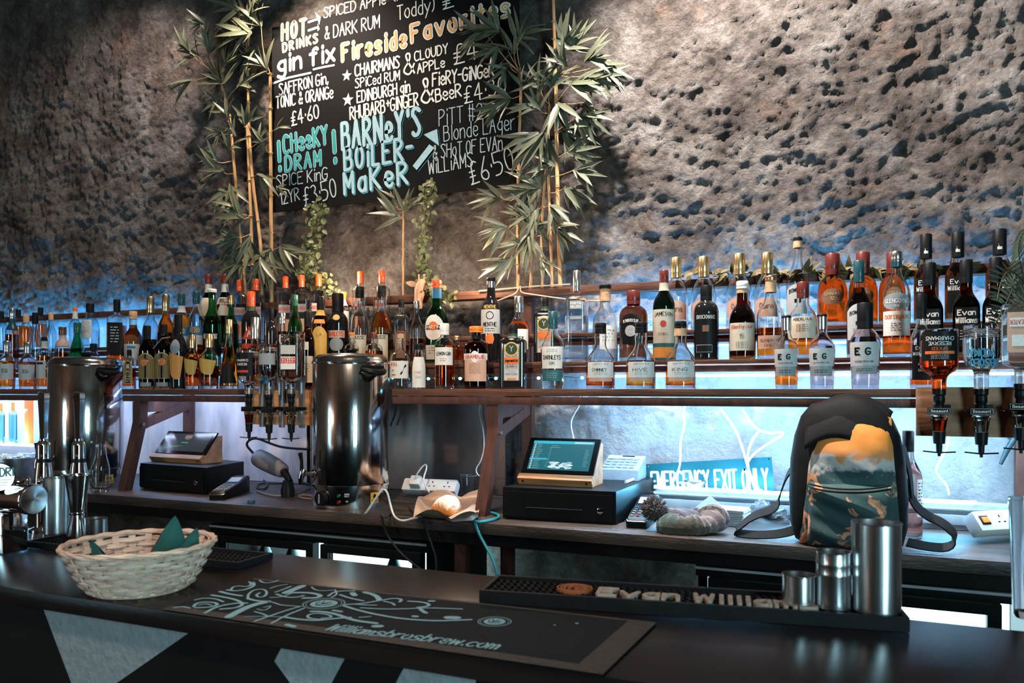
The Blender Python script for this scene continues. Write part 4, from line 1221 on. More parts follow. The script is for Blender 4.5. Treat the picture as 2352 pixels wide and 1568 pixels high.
bottle('black-capped amber bottle behind the pale green capsule', 42, 711, 24, S3, YC, 'std', 'clear', 'amber', .6, ('k', .80, 1.0))
bottle('bluish bottle with black cap at the very end of the upper step', 3, 715, 26, S3, YC, 'std', 'bluish', 'clear', .6, ('k', .80, 1.0))
bottle('gin liqueur bottle with grey label at the very end of the lower shelf', 16, 783, 37, S1, YA, 'gin', 'clear', 'orange', .58, (SILVCAP, .78, 1.0), None, [Lb('s', .20, .52, ('EG', .45, .2, 'k'), a=58)], group='gin bottles by the taps')
bottle('gin liqueur bottle with grey label in the middle of three by the taps', 64, 787, 39, S1, YA, 'gin', 'pink', 'orange', .58, (SILVCAP, .78, 1.0), None, [Lb('s', .20, .52, ('EG', .45, .2, 'k'), a=58)], group='gin bottles by the taps')
bottle('straight clear bottle of orange spirit with black cap against the far urn', 102, 774, 33, S1, YA, 'port', 'clear', 'orange', .62, ('k', .92, 1.0), ('s', .78, .92), [Lb('s', .20, .54, ('@bar', .85, .12, 'k', dict(bw=.9)), a=44, turn=-20)])
m = MB()
m.tube([atY(352, 800, YA - .03), atY(372, 777, YA - .045)], 0.0022, 8).tube([atY(372, 777, YA - .045), atY(391, 774, YA - .03)], 0.0022, 8)
tag(m.build('drinking_straw', paint((.45, .33, .24))), 'bent pale straw leaning on the dark rum bottles', 'straw')

# ================================================================ things on the back counter


def urn(label, px, pxw, top, Yc, tap_px, tap_py, details):
    """tall electric catering urn."""
    D = depY(px, Yc)
    loc = atY(px, HY, Yc)
    loc.z = CNT + 0.0005
    rr = pxw / 2 * D / F
    H = CAMZ + (HY - top) / F * D - CNT
    t = thing('water_urn', label, 'urn', loc)
    zb = 0.085
    lpart(t, 'body', MB().lathe([(0, zb), (rr * .99, zb), (rr, zb + .004), (rr, H * .925), (rr * .985, H * .93), (0, H * .93)], seg=64), POLISH)
    lpart(t, 'base_ring', MB().lathe([(0, 0), (rr * .965, 0), (rr * .975, .006), (rr * .975, zb - .004), (rr * 1.012, zb - .003), (rr * 1.012, zb + .006), (0, zb + .006)], seg=64), POLISH)
    lpart(t, 'lid', MB().lathe([(rr * 1.0, H * .927), (rr * 1.025, H * .93), (rr * 1.03, H * .938), (rr * 1.01, H * .944), (rr * .99, H * .958), (rr * .95, H * .975), (rr * .86, H * .989), (rr * .6, H * .997), (0, H)], seg=64), POLISH)
    lpart(t, 'lid_knob', MB().lathe([(0, H * .997), (.020, H * .998), (.018, H * 1.008), (.030, H * 1.022), (.028, H * 1.032), (0, H * 1.034)], seg=24), BLACKP)
    cam_a = math.atan2(-loc.x, loc.y)          # direction towards the camera

    def dirv(a):
        return Vector((math.sin(a), -math.cos(a), 0))
    # dark lug handle under the lid, turned to the right of the viewer
    for k, da in enumerate((R(32), R(32) + pi)):
        a = cam_a + da
        d = dirv(a)
        sd = Vector((d.y, -d.x, 0)) * -1
        c = d * (rr + .002) + Vector((0, 0, H * .885))
        m = MB()
        pts = []
        for i in range(13):
            q = -1 + 2 * i / 12
            pts.append(c + sd * (.048 * q) + d * (.006 + .036 * (1 - q * q) ** .6) + Vector((0, 0, -.010 * (1 - q * q))))
        m.tube(pts, [.010, .013, .014, .013, .010], 8)
        m.box(c + d * .004 + Vector((0, 0, .010)), (.10, .012, .018), Matrix.Rotation(a, 3, 'Z'), .003)
        lpart(t, 'handle', m, BLACKP)
    # dispensing tap on the viewer's left
    a = cam_a - R(68)
    d = dirv(a)
    b = d * rr + Vector((0, 0, .135))
    tp = MB().tube([b - d * .003, b + d * .05], .009, 12).tube([b + d * .045 + Vector((0, 0, .018)), b + d * .055 + Vector((0, 0, -.01)), b + d * .058 + Vector((0, 0, -.04))], [.013, .013, .008], 12)
    tp.lathe([(0, -.002), (.017, -.002), (.017, .003), (0, .003)], b + d * .004, 16, M=Vector((0, 0, 1)).rotation_difference(d).to_matrix())
    tap = lpart(t, 'tap', tp, CHROME)
    lpart(tap, 'tap_lever', MB().tube([b + d * .052 + Vector((0, 0, .015)), b + d * .052 + Vector((0, 0, .05)), b + d * .058 + Vector((0, 0, .085))], [.008, .006, .009], 8), BLACKP)
    # controls on the base ring
    def on_ring(da, z, rad, mat, name, th=.006):
        dd = dirv(cam_a + da)
        q = Vector((0, 0, 1)).rotation_difference(dd).to_matrix()
        return lpart(t, name, MB().lathe([(0, 0), (rad, 0), (rad * .9, th), (0, th)], dd * (rr * .975) + Vector((0, 0, z)), 18, M=q), mat)
    k = on_ring(R(-46), .042, .030, BLACKP, 'control_knob', .02)
    dd = dirv(cam_a - R(46))
    lpart(k, 'pointer', MB().box(dd * (rr * .975 + .021) + Vector((0, 0, .042)), (.006, .004, .036), Matrix.Rotation(cam_a - R(46), 3, 'Z')), paint((.25, .3, .32)))
    on_ring(R(-18), .055, .007, P('green_pilot_lamp', (.01, .10, .04), rough=.2, var=.1), 'pilot_lamp')
    on_ring(R(-18), .030, .007, P('red_pilot_lamp', (.16, .015, .01), rough=.2, var=.1), 'pilot_lamp')
    m = MB()
    for i, (s_, z) in enumerate((('WARM', .058), ('HEAT', .050), ('ON', .030))):
        write(m, s_, lambda x, y: dirv(cam_a - R(6) + x / rr) * (rr * .975 + .0008) + Vector((0, 0, y)), 0, z, .0055, weight=.2, centre=True)
    lpart(t, 'control_lettering', m, paint((.55, .58, .6)), smooth=False)
    m = MB()
    a0 = cam_a + R(38)
    m.grid(lambda u, v: dirv(a0 + (u - .5) * .26) * (rr * .975 + .0008) + Vector((0, 0, .02 + .042 * v)), 4, 1)
    st = lpart(t, 'warning_sticker', m, paint((.72, .36, .03)))
    m = MB()
    m.grid(lambda u, v: dirv(a0 + (u - .5) * .10) * (rr * .975 + .0016) + Vector((0, 0, .040 + .018 * v * (1 - abs(u - .5)))), 6, 1)
    for i in range(3):
        m.grid(lambda u, v: dirv(a0 + (u - .5) * .2) * (rr * .975 + .0016) + Vector((0, 0, .024 + .004 * i + .0018 * v)), 3, 1)
    lpart(st, 'print', m, ink('k'))
    return t


URN_Y = 2.705
u1 = urn('tall polished steel catering urn in the middle of the back counter, beside the croissant', 806, 172, 812, URN_Y, 700, 1085, True)
u2 = urn('tall polished steel catering urn behind the chrome beer taps', 198, 156, 820, URN_Y, 120, 1045, True)

# ---------------------------------------------------------------- tills


def till(label_d, label_t, fl, fr, br, ztop, tab, screen, cnt=CNT):
    """cash drawer given by three corners of its top (front left, front right, back right), tablet stand on it."""
    fl, fr, br = Vector(fl), Vector(fr), Vector(br)
    bl = fl + br - fr
    base = Vector(((fl.x + br.x) / 2, (fl.y + br.y) / 2, cnt))
    t = thing('cash_drawer', label_d, 'cash drawer', base)
    dn = Vector((0, 0, -1))
    Hh = fl.z - cnt
    part(t, 'case', MB().prism([fl, fr, br, bl], dn * (Hh - .004)), BLACKP, recalc=True, angle=30)
    ex = (fr - fl)
    W = ex.length
    ex = ex.normalized()
    ey = (br - fr).normalized()
    fn = ex.cross(Vector((0, 0, 1))).normalized()
    if fn.y > 0:
        fn = -fn

    def fp(x, z, o):
        return fl + ex * x + Vector((0, 0, z - Hh)) + fn * o
    part(t, 'drawer_front', MB().prism([fp(.006, .012, .001), fp(W - .012, .012, .001), fp(W - .012, Hh - .014, .001), fp(.006, Hh - .014, .001)], fn * .007), BLACKP, recalc=True, angle=30)
    sl = part(t, 'drawer_slot', MB().prism([fp(W * .22, Hh * .42, .0085), fp(W * .72, Hh * .42, .0085), fp(W * .72, Hh * .57, .0085), fp(W * .22, Hh * .57, .0085)], fn * .001), P('slot_black', (.003, .003, .004), rough=.8, var=.1), recalc=True)
    part(t, 'slot_edge', MB().prism([fp(W * .22, Hh * .405, .0085), fp(W * .72, Hh * .405, .0085), fp(W * .72, Hh * .42, .0085), fp(W * .22, Hh * .42, .0085)], fn * .003), P('slot_edge_grey', (.06, .075, .085), rough=.5, var=.1), recalc=True)
    q = Vector((0, 0, 1)).rotation_difference(fn).to_matrix()
    lk = part(t, 'lock', MB().lathe([(0, 0), (.011, 0), (.011, .004), (.008, .005), (0, .005)], fp(W * .87, Hh * .42, .008), 20, M=q), CHROME)
    part(t, 'key_slot', MB().box(fp(W * .87, Hh * .42, .0145), (.003, .002, .009)), P('slot_black', (.003, .003, .004)), parent=lk)
    for sx in (.06, .94):
        for sy in (.1, .9):
            p = fl + ex * (W * sx) + (bl - fl) * sy
            part(t, 'rubber_foot', MB().lathe([(0, cnt), (.012, cnt), (.012, cnt + .004), (0, cnt + .004)], (p.x, p.y, 0), 12), BLACKR)
    # wooden tablet stand
    p0, p1, dep, h_front, h_back, z0, tin = tab
    p0, p1 = Vector(p0), Vector(p1)
    z0 = fl.z + .0006
    p0.z = p1.z = z0
    ex2 = (p1 - p0).normalized()
    W2 = (p1 - p0).length
    ey2 = Vector((0, 0, 1)).cross(ex2).normalized()
    t2 = thing('tablet_stand', label_t, 'tablet till', (p0 + p1) / 2 + ey2 * dep * .5)

    def sp(x, y, z):
        return p0 + ex2 * x + ey2 * y + Vector((0, 0, z))
    th = .016
    for x in (.004, W2 - .004 - th):
        part(t2, 'side_panel', MB().prism([sp(x, .028, 0), sp(x, dep, 0), sp(x, dep, h_back), sp(x, dep - .03, h_back), sp(x, .028, h_front)], ex2 * th), PLY, recalc=True, smooth=False)
    bar_h = h_front + .004
    front = MB().prism([sp(0, .006, 0), sp(0, -.010, bar_h * .62), sp(0, .008, bar_h), sp(0, .027, bar_h), sp(0, .027, 0)], ex2 * W2)
    fo = part(t2, 'front_bar', front, WOOD_P, recalc=True, smooth=False)
    for x in (.02, W2 - .02):
        part(t2, 'screw', MB().lathe([(0, 0), (.004, 0), (.004, .002), (0, .002)], sp(x, -.003, bar_h * .34), 10, M=q), BLACKP, parent=fo)
    # tablet leaning on it
    a = math.atan2(h_back - h_front, dep - .058)
    up = (ey2 * math.cos(a) + Vector((0, 0, 1)) * math.sin(a))
    nr = (-ey2 * math.sin(a) + Vector((0, 0, 1)) * math.cos(a))
    L2 = (h_back - h_front) / math.sin(a) + .012
    o0 = sp(.003, .0285, h_front + .002)
    W3 = W2 - .006

    def tpz(x, y, o):
        return o0 + ex2 * x + up * y + nr * o
    tb = part(t2, 'tablet', MB().prism([tpz(0, 0, 0), tpz(W3, 0, 0), tpz(W3, L2, 0), tpz(0, L2, 0)], nr * .009), P('tablet_black', (.006, .006, .007), rough=.12, var=.1), recalc=True, smooth=False)
    bx_, by_ = .020, .014
    sw, sh_ = W3 - 2 * bx_, L2 - 2 * by_
    scm, items = screen
    part(t2, 'screen', MB().add([tpz(bx_, by_, .0096), tpz(W3 - bx_, by_, .0096), tpz(W3 - bx_, L2 - by_, .0096), tpz(bx_, L2 - by_, .0096)], [(0, 1, 2, 3)]), scm, parent=tb)
    groups = {}
    for it in items:
        groups.setdefault(it[0], []).append(it)
    for mk, its in groups.items():
        m = MB()
        for it in its:
            if it[1] == 'r':
                _, _, x, y, ww, hh = it
                m.add([tpz(bx_ + sw * x, by_ + sh_ * y, .0102), tpz(bx_ + sw * (x + ww), by_ + sh_ * y, .0102), tpz(bx_ + sw * (x + ww), by_ + sh_ * (y + hh), .0102), tpz(bx_ + sw * x, by_ + sh_ * (y + hh), .0102)], [(0, 1, 2, 3)])
            else:
                _, _, x, y, rx, ry = it
                m.add([tpz(bx_ + sw * (x + rx * math.cos(2 * pi * i / 14)), by_ + sh_ * (y + ry * math.sin(2 * pi * i / 14)), .0106) for i in range(14)], [list(range(14))])
        part(t2, 'screen_graphics', m, mk, parent=tb, smooth=False)
    return t, t2


def emi(name, col, st):
    return P(name, (.02, .02, .02), rough=.15, var=0, emis=(col, st))


e_w, e_t, e_d, e_h = emi('screen_white', (.75, .95, 1), 0.475), emi('screen_teal_bar', (.05, .62, .82), 0.4), emi('screen_text', (.35, .75, .85), 0.25), emi('screen_pale', (.5, .85, .95), 0.3)
e_g, e_o = emi('screen_green', (.05, .6, .4), 0.25), emi('screen_tan', (.5, .36, .28), 0.25)
its = [(e_t, 'r', 0, .90, 1, .10), (e_w, 'r', .68, .925, .29, .05), (e_d, 'r', .10, .945, .07, .018), (e_d, 'r', .36, .945, .05, .018)]
rr_ = random.Random(4)
for i in range(14):
    its.append((e_w, 'r', .025, .845 - i * .062, .028, .03))
    its.append((e_d, 'r', .075, .85 - i * .062, .06 + rr_.random() * .05, .018))
    its.append((e_d, 'r', .30 - (i > 9) * .02, .74 - i * .05, .025, .016))
    if i < 11:
        its.append((e_d, 'r', .88, .70 - i * .055, .05 + rr_.random() * .03, .016))
its += [(e_d, 'r', .31, .83, .11, .018), (e_d, 'r', .30, .765, .16, .018), (e_t, 'r', .0, .34, .29, .055)]
for i in range(34):
    its.append((e_w if rr_.random() < .5 else e_h, 'o', .34 + rr_.random() * .34 + .02, .06 + rr_.random() * .20, .02 + rr_.random() * .04, .012 + rr_.random() * .03))
zd = 1.115
K = lambda px, py: atZ(px, py, zd)
till('black cash drawer with chrome lock next to the knitted hat', 'wooden tablet stand showing a blue order screen, on the near cash drawer', K(1155, 1118), K(1415, 1129), K(1512, 1092), zd,
     (K(1190, 1112), K(1360, 1120.5), .15, .036, .150, zd, 0), (emi('screen_teal', (.015, .25, .33), 0.275), its))
zd2 = 1.120
K2 = lambda px, py: atZ(px, py, zd2)
its2 = [(e_o, 'r', .42, .72, .15, .20), (e_g, 'r', .40, .46, .16, .06), (e_d, 'r', .46, .66, .08, .02)]
for i in range(5):
    its2.append((e_d, 'r', .06, .34 - i * .055, .12 + .1 * ((i * 3) % 4), .016))
till('black cash drawer beside the far timber trestle', 'wooden tablet stand with a dark sign-in screen, on the far cash drawer', K2(322, 1063), K2(474, 1074), K2(560, 1059), zd2,
     (K2(346, 1059), K2(462, 1066), .13, .034, .125, zd2, 0), (emi('screen_dark', (.10, .12, .13), 0.11), its2))

# keypad till printer on the near drawer
def wedge(t, name, c, ax, w_, d_, h0, h1, mat):
    ex = Vector((math.cos(ax), math.sin(ax), 0))
    ey = Vector((-math.sin(ax), math.cos(ax), 0))
    c = Vector(c)
    pr = [c - ex * w_ / 2 - ey * d_ / 2, c - ex * w_ / 2 + ey * d_ / 2, c - ex * w_ / 2 + ey * d_ / 2 + Vector((0, 0, h1)), c - ex * w_ / 2 - ey * d_ / 2 + Vector((0, 0, h0))]
    part(t, name, MB().prism(pr, ex * w_), mat, recalc=True, smooth=False)

    def top(u, v, o=0.0):
        return c + ex * (w_ * (u - .5)) + ey * (d_ * (v - .5)) + Vector((0, 0, h0 + (h1 - h0) * v + o))
    return top


c = atZ(1432, 1098, zd + .0006)
t = thing('keypad_unit', 'grey keypad unit on the cash drawer behind the blue-screen tablet', 'keypad', c)
top = wedge(t, 'case', c, R(2), .15, .14, .040, .085, GREYP)
for i in range(5):
    for j in range(4):
        p = top(.12 + i * .17, .16 + j * .19, .003)
        part(t, 'key', MB().box(p, (.019, .018, .006), None, .0015), P('key_grey', (.32, .36, .42), rough=.5, var=.1))
part(t, 'print_slot', MB().box(top(.55, .93, .001), (.05, .008, .004)), BLACKP)
o = MB().tube([atZ(1437, 1107, zd + .006), atZ(1460, 1098, zd + .006)], .0055, 10).tube([atZ(1460, 1098, zd + .006), atZ(1464, 1096.5, zd + .006)], .0045, 10)
o = o.build('marker_pen', WHITEP)
tag(o, 'white marker pen lying on the near cash drawer', 'pen')
o = MB().prism([atY(1447, 1133, 2.72), atY(1492, 1119, 2.86), atY(1492, 1107, 2.86), atY(1447, 1120, 2.72)], (.0012, 0, 0))

# card readers


def card_reader(label, pa, pb, wd, z=CNT):
    """pa: near end, pb: far end on the counter (world), body rises to the far end."""
    pa, pb = Vector(pa), Vector(pb)
    d = (pb - pa).normalized()
    L_ = (pb - pa).length
    sd = Vector((d.y, -d.x, 0))
    t = thing('card_reader', label, 'card reader', (pa + pb) / 2)

    def q(x, y, zz):
        return pa + d * (x * L_) + sd * (y * wd) + Vector((0, 0, zz))
    rings = []
    for x, h, wv in ((0, .024, .40), (.03, .033, .47), (.3, .044, .5), (.62, .054, .5), (.8, .070, .5), (.97, .072, .46), (1, .064, .42)):
        rings.append([q(x, -wv, .001), q(x, wv, .001), q(x, wv, h - .008), q(x, wv - .07, h), q(x, -wv + .07, h), q(x, -wv, h - .008)])
    part(t, 'case', MB().loft(rings), BLACKP, recalc=True)
    part(t, 'display', MB().add([q(.60, -.33, .0562), q(.60, .33, .0562), q(.78, .33, .0702), q(.78, -.33, .0702)], [(0, 1, 2, 3)]), P('grey_display', (.50, .60, .66), rough=.2, var=.1))
    kc = (P('key_pale', (.42, .40, .38), rough=.5, var=.1), paint((.6, .2, .04)), paint((.5, .03, .03)), paint((.06, .35, .15)))
    for i in range(5):
        for j in range(3):
            x, y = .10 + i * .085, -.27 + j * .27
            h = .0335 + (.044 - .033) * min(1, (x - .03) / .27) + (max(0, x - .3) / .32 * .01) + .001
            part(t, 'key', MB().box(q(x, y, h), (.010, .008, .004), None, .001), kc[0] if i else kc[1 + j])
    part(t, 'edge_trim', MB().tube([q(.02, -.44, .027), q(.0, -.38, .022), q(0, .38, .022), q(.02, .44, .027)], .002, 6), STEEL)
    return t


card_reader('black card reader lying on the counter in front of the far cash drawer', atZ(497, 1148, CNT + .0006), atZ(558, 1127, CNT + .0006), .075)
card_reader('card reader with orange keys tucked under the bobble of the knitted hat', atZ(1462, 1213, CNT + .0006), atZ(1494, 1178, CNT + .0006), .078)

# ---------------------------------------------------------------- inverted bottles on spirit measures
BRK = P('grey_bracket', (.33, .36, .39), rough=.35, metal=.8, var=.15)


def measure(t, x, y, z, s=1.0, liq=None, nm='', black='Beaumont'):
    """spirit measure hanging below an inverted bottle whose mouth is at z."""
    lpart(t, 'measure_collar', MB().lathe([(0, .004), (.017 * s, .004), (.018 * s, .0), (.018 * s, -.012), (.0145 * s, -.016), (.0155 * s, -.024), (.0155 * s, -.034), (.013 * s, -.038), (.013 * s, -.050), (0, -.050)], (x, y, z), 20), BLACKP)
    b = lpart(t, 'name_band', MB().box((x, y - .004, z - .060), (.060 * s, .044, .020), None, .003), BLACKP)
    if black:
        m = MB()
        write(m, black, lambda xx, yy: Vector((xx, y - .0275, yy)), x, z - .0635, .0075 * s, weight=.16, width=.043 * s, centre=True)
        lpart(b, 'print', m, ink('w'), smooth=False)
        fr = MB()
        for a0, a1 in (((-.027, -.0525), (.027, -.0525)), ((-.027, -.0675), (.027, -.0675)), ((-.027, -.0675), (-.027, -.0525)), ((.027, -.0675), (.027, -.0525))):
            ribbon(fr, [(x + a0[0] * s, z + a0[1]), (x + a1[0] * s, z + a1[1])], .0008, lambda xx, yy: Vector((xx, y - .0272, yy)), caps=False)
        lpart(b, 'border', fr, ink('s'), smooth=False)
    zt, zb = z - .071, z - .120
    lpart(t, 'measure_glass', MB().lathe([(.0, zt), (.0245 * s, zt), (.0165 * s, zb), (0, zb), (0, zb + .002), (.0145 * s, zb + .002), (.022 * s, zt - .002), (0, zt - .002)], (x, y, 0), 20), GLASS, recalc=True)
    if liq:
        lpart(t, 'measure_liquid', MB().lathe([(0, zb + .0018), (.0147 * s, zb + .0018), (.0205 * s, zt - .012), (0, zt - .012)], (x, y, 0), 20), lmat(liq), recalc=True)
    lpart(t, 'nozzle', MB().lathe([(0, zb), (.018 * s, zb), (.0155 * s, zb - .035), (.0085 * s, zb - .037), (.0075 * s, zb - .060), (.0045 * s, zb - .061), (.004 * s, zb - .072), (0, zb - .072)], (x, y, 0), 18), BLACKP)
    lpart(t, 'push_bar', MB().tube([(x - .042 * s, y - .006, zb - .058), (x, y - .012, zb - .061), (x + .042 * s, y - .006, zb - .058)], .0022, 8), BLACKP)
    m = MB()
    write(m, '25', lambda xx, yy: Vector((xx, y - .0232, yy)), x - .002, zt - .020, .009, weight=.16, centre=True)
    lpart(t, 'measure_mark', m, ink('k'), smooth=False)


def inverted(label, px, top, wpx, mouth, Y, kind, liq, fill_from_neck, labels, n=2.0, dr=1.0, g='clear', mliq=None, yaw=None, dlab='', s=1.0, black='Beaumont'):
    """bottle hanging neck down: top = row of its base, mouth = row of its mouth."""
    D = depY(px, Y)
    loc = atY(px, HY, Y)
    ztop = CAMZ + (HY - top) / F * D
    zm = CAMZ + (HY - mouth) / F * D
    H = ztop - zm
    loc.z = zm
    Rr = wpx * .5 * D / F
    phi = math.atan2(-loc.x, loc.y) * .55 if yaw is None else R(yaw)
    t = thing('spirit_bottle', label, 'bottle', loc, phi)
    sh = Shape(kind, Rr, H, n, dr)
    flipz = Matrix(((1, 0, 0), (0, 1, 0), (0, 0, -1)))
    off = Vector((0, 0, H))
    nf = (lambda a, r: sh.k(a, r)) if (n > 2.01 or dr != 1) else None
    th = .0026
    outer = [(0, 0.0)] + [p for p in sh.pts]
    inner = [(0, .012), ((Rr - th) * .86, .0135)] + [(max(.003, p[0] - th), p[1]) for p in outer[1:] if p[1] > .017]

    def fl(m):
        m.v = [flipz @ v + off for v in m.v]
        return m
    lpart(t, 'glass_body', fl(MB().lathe(outer + inner[::-1], seg=28, nfun=nf)), gmat(g), recalc=True, angle=60)
    if liq:
        zf = H * (1 - fill_from_neck)
        rl = max(.003, prof_r(sh.pts, zf) - th + .0004)
        ln = [(0, zf), (rl, zf)] + [(p[0] + .0004, p[1]) for p in inner if p[1] > zf + .002] + [(0, H - .001)]
        lpart(t, 'liquid', fl(MB().lathe(ln, seg=28, nfun=nf)), lmat(liq), recalc=True, angle=60)
    before = set(t.children)
    for lb in labels:
        o = put_label(t, sh, lb)
        for q in [o] + list(o.children):
            for v in q.data.vertices:
                # turned about the front axis, so the writing hangs upside down and is not mirrored
                v.co = Vector((-v.co.x, v.co.y, H - v.co.z))
    measure(t, 0, 0, 0, s, mliq, black=black)
    return t


YO = 2.625
obz0 = CAMZ + (HY - 1000) / F * depY(2104, 2.685)
obz1 = CAMZ + (HY - 889) / F * depY(2104, 2.685)
xo0, xo1 = X_at(2104, 2.68), X_at(2440, 2.68)
t = thing('dispenser_board', 'plywood board carrying the spirit dispensers beside the rucksack', 'mounting board', ((xo0 + xo1) / 2, 2.685, obz0))
part(t, 'board', MB().bx(xo0, xo1, 2.676, 2.696, obz0, obz1, .001), PLY)
for px in (2217, 2303):
    p = atY(px, 943, 2.675)
    part(t, 'screw', MB().lathe([(0, -.001), (.005, -.001), (.004, .002), (0, .003)], p, 12, M=Vector((0, 0, 1)).rotation_difference(Vector((0, -1, 0))).to_matrix()), STEEL)
for k, px in enumerate((2165, 2262, 2345)):
    p = atY(px, 940, 2.650)
    part(t, 'bottle_bracket', MB().bx(p.x - .022, p.x + .022, 2.656, 2.6755, p.z - .012, p.z + .014), BLACKP, smooth=False)
    part(t, 'bracket_rail', MB().bx(p.x - .012, p.x + .012, 2.668, 2.6755, p.z - .045, p.z - .0125), BRK, smooth=False)
inverted('upside-down bottle of amber spiced rum with dark label, first dispenser from the rucksack', 2157, 757, 80, 896, YO, 'std', 'amber', .54, [Lb('k', .04, .52, ('CHAIRMANS', .18, .12, 'w', dict(wid=1.5)), ('RESERVE', .36, .11, 'w', dict(wid=1.15)), ('SPICED', .54, .09, 'o', dict(wid=.8)), ('@bar', .72, .10, 'o', dict(bw=1.6)), ('@line', .92, .03, 's', dict(rows=3)), a=62)], mliq='amber')
inverted('upside-down bottle of clear vodka with blue print, middle dispenser', 2254, 746, 76, 896, YO, 'round', 'clear', .80, [Lb('m', .30, .31, ('@bar', .5, .3, 'm'), a=4)] + [dict(c='m', z0=.30, z1=.72, txt=(), a=0.5)], mliq='clear')
t = inverted('upside-down square gin bottle with pink and white label, last dispenser', 2345, 700, 78, 884, YO, 'square', 'clear', .88, [Lb('p', .10, .60, ('@bar', .7, .28, 'w', dict(bw=1.0)), ('@bar', .25, .22, 'w', dict(bw=1.2)), ('BEEFEATER', .20, .10, 'r', dict(wid=1.15)), w=.74)], n=6, dr=.85, mliq='clear')
# blue printed letters straight on the vodka bottle
vb = [o for o in COL.objects if o.get('label', '').startswith('upside-down bottle of clear vodka')][0]
for ch in list(vb.children):
    if ch.name.startswith('paper_label'):
        for g2 in list(ch.children):
            bpy.data.objects.remove(g2)
        bpy.data.objects.remove(ch)
D_ = depY(2254, YO)
Hh = (896 - 746) / F * D_
Rv = 38 * D_ / F
m = MB()
fnv = lambda x, y: Vector(((Rv + .0012) * math.sin(-x / Rv), -(Rv + .0012) * math.cos(-x / Rv), y))
for s_, z, h, wd in (('ABSOLUT', .42, .105, .085), ('VODKA', .57, .105, .065)):
    write(m, s_, lambda x, y: fnv(x, Hh - (y)), 0, Hh * (.95 - z) - .0, Hh * h, weight=.24, width=wd, centre=True)
lpart(vb, 'blue_print', m, paint((.03, .22, .36)), smooth=False)
m = MB()
for i in range(5):
    x = -.026
    k = i
    while x < .026:
        l = .004 + (k * 7 % 5) * .0015
        k += 1
        ribbon(m, [(x, Hh * (.20 - i * .03) + .0), (min(x + l, .026), Hh * (.20 - i * .03))], .0014, lambda xx, yy: fnv(xx, Hh - yy), caps=False)
        x += l + .0022
lpart(vb, 'small_print', m, paint((.25, .3, .33)), smooth=False)

# dispensers left of the near urn
obx0, obx1 = X_at(566, 2.685), X_at(713, 2.685)
z0, z1 = CAMZ + (HY - 975) / F * depY(640, 2.685), CAMZ + (HY - 896) / F * depY(640, 2.685)
t = thing('dispenser_board', 'wooden board carrying the spirit dispensers beside the near urn', 'mounting board', ((obx0 + obx1) / 2, 2.685, z0))
part(t, 'board', MB().bx(obx0, obx1, 2.676, 2.695, z0, z1, .001), WOOD_P)
for px in (603, 648, 694):
    p = atY(px, 935, 2.67)
    part(t, 'bracket_rail', MB().bx(p.x - .011, p.x + .011, 2.662, 2.6755, z0 - .01, z1 + .06), BRK, smooth=False)
t_ = MB().tube([atY(560, 938, 2.585), atY(700, 938, 2.585)], .006, 8)
part(t, 'holding_bar', MB().bx(X_at(560, 2.655), X_at(702, 2.655), 2.658, 2.6615, atY(630, 941, 2.655).z, atY(630, 934, 2.655).z), BLACKP, smooth=False)
inverted('upside-down clear bottle with black label at the end of the near dispensers', 572, 800, 54, 906, YO, 'std', 'clear', .30, [Lb('k', .10, .60, ('@bar', .80, .1, 'r', dict(bw=1.2)), ('RESERVE', .45, .09, 'w', dict(wid=1.0)), ('CHAIRMANS', .28, .09, 'w', dict(wid=1.2)), a=56, turn=20)], mliq='dark', s=.85, black='')
inverted('upside-down clear bottle with blue patch, middle of the near dispensers', 618, 791, 48, 908, YO, 'round', 'clear', .7, [Lb('b', .62, .76, a=40, turn=30), Lb('m', .18, .40, a=50)], mliq='clear', s=.85, black='')
inverted('upside-down square gin bottle between the vodka and the near urn', 669, 762, 56, 906, YO, 'square', 'clear', .85, [Lb('s', .22, .36, w=.6), Lb('w', .40, .60, ('BEEFEATER', .1, .4, 'r', dict(wid=1.2)), w=.6)], n=6, dr=.85, mliq='clear', s=.85, black='')

# ---------------------------------------------------------------- sign, bowl
SGN = P('green_sign', (.002, .055, .066), rough=.4, var=.06, scale=30)
q0, q1, q2, q3 = atY(1486, 1128, 3.16), atY(1779, 1122, 3.16), atY(1772, 1049, 3.16), atY(1484, 1066, 3.16)
t = thing('exit_sign', 'green emergency exit sign propped behind the light bar, wording half hidden', 'sign', (q0 + q1) / 2)
lowl = q0 - (q3 - q0) * .55
lowr = q1 - (q2 - q1) * .55
part(t, 'plate', MB().prism([lowl, lowr, q2, q3], (0, .004, 0)), SGN, recalc=True, smooth=False)
m = MB()
ux = (q1 - q0)
uy = ((q3 - q0) + (q2 - q1)) * .5


def sgn(x, y):
    return q0 + ux * x + uy * y + Vector((0, -.0008, 0))


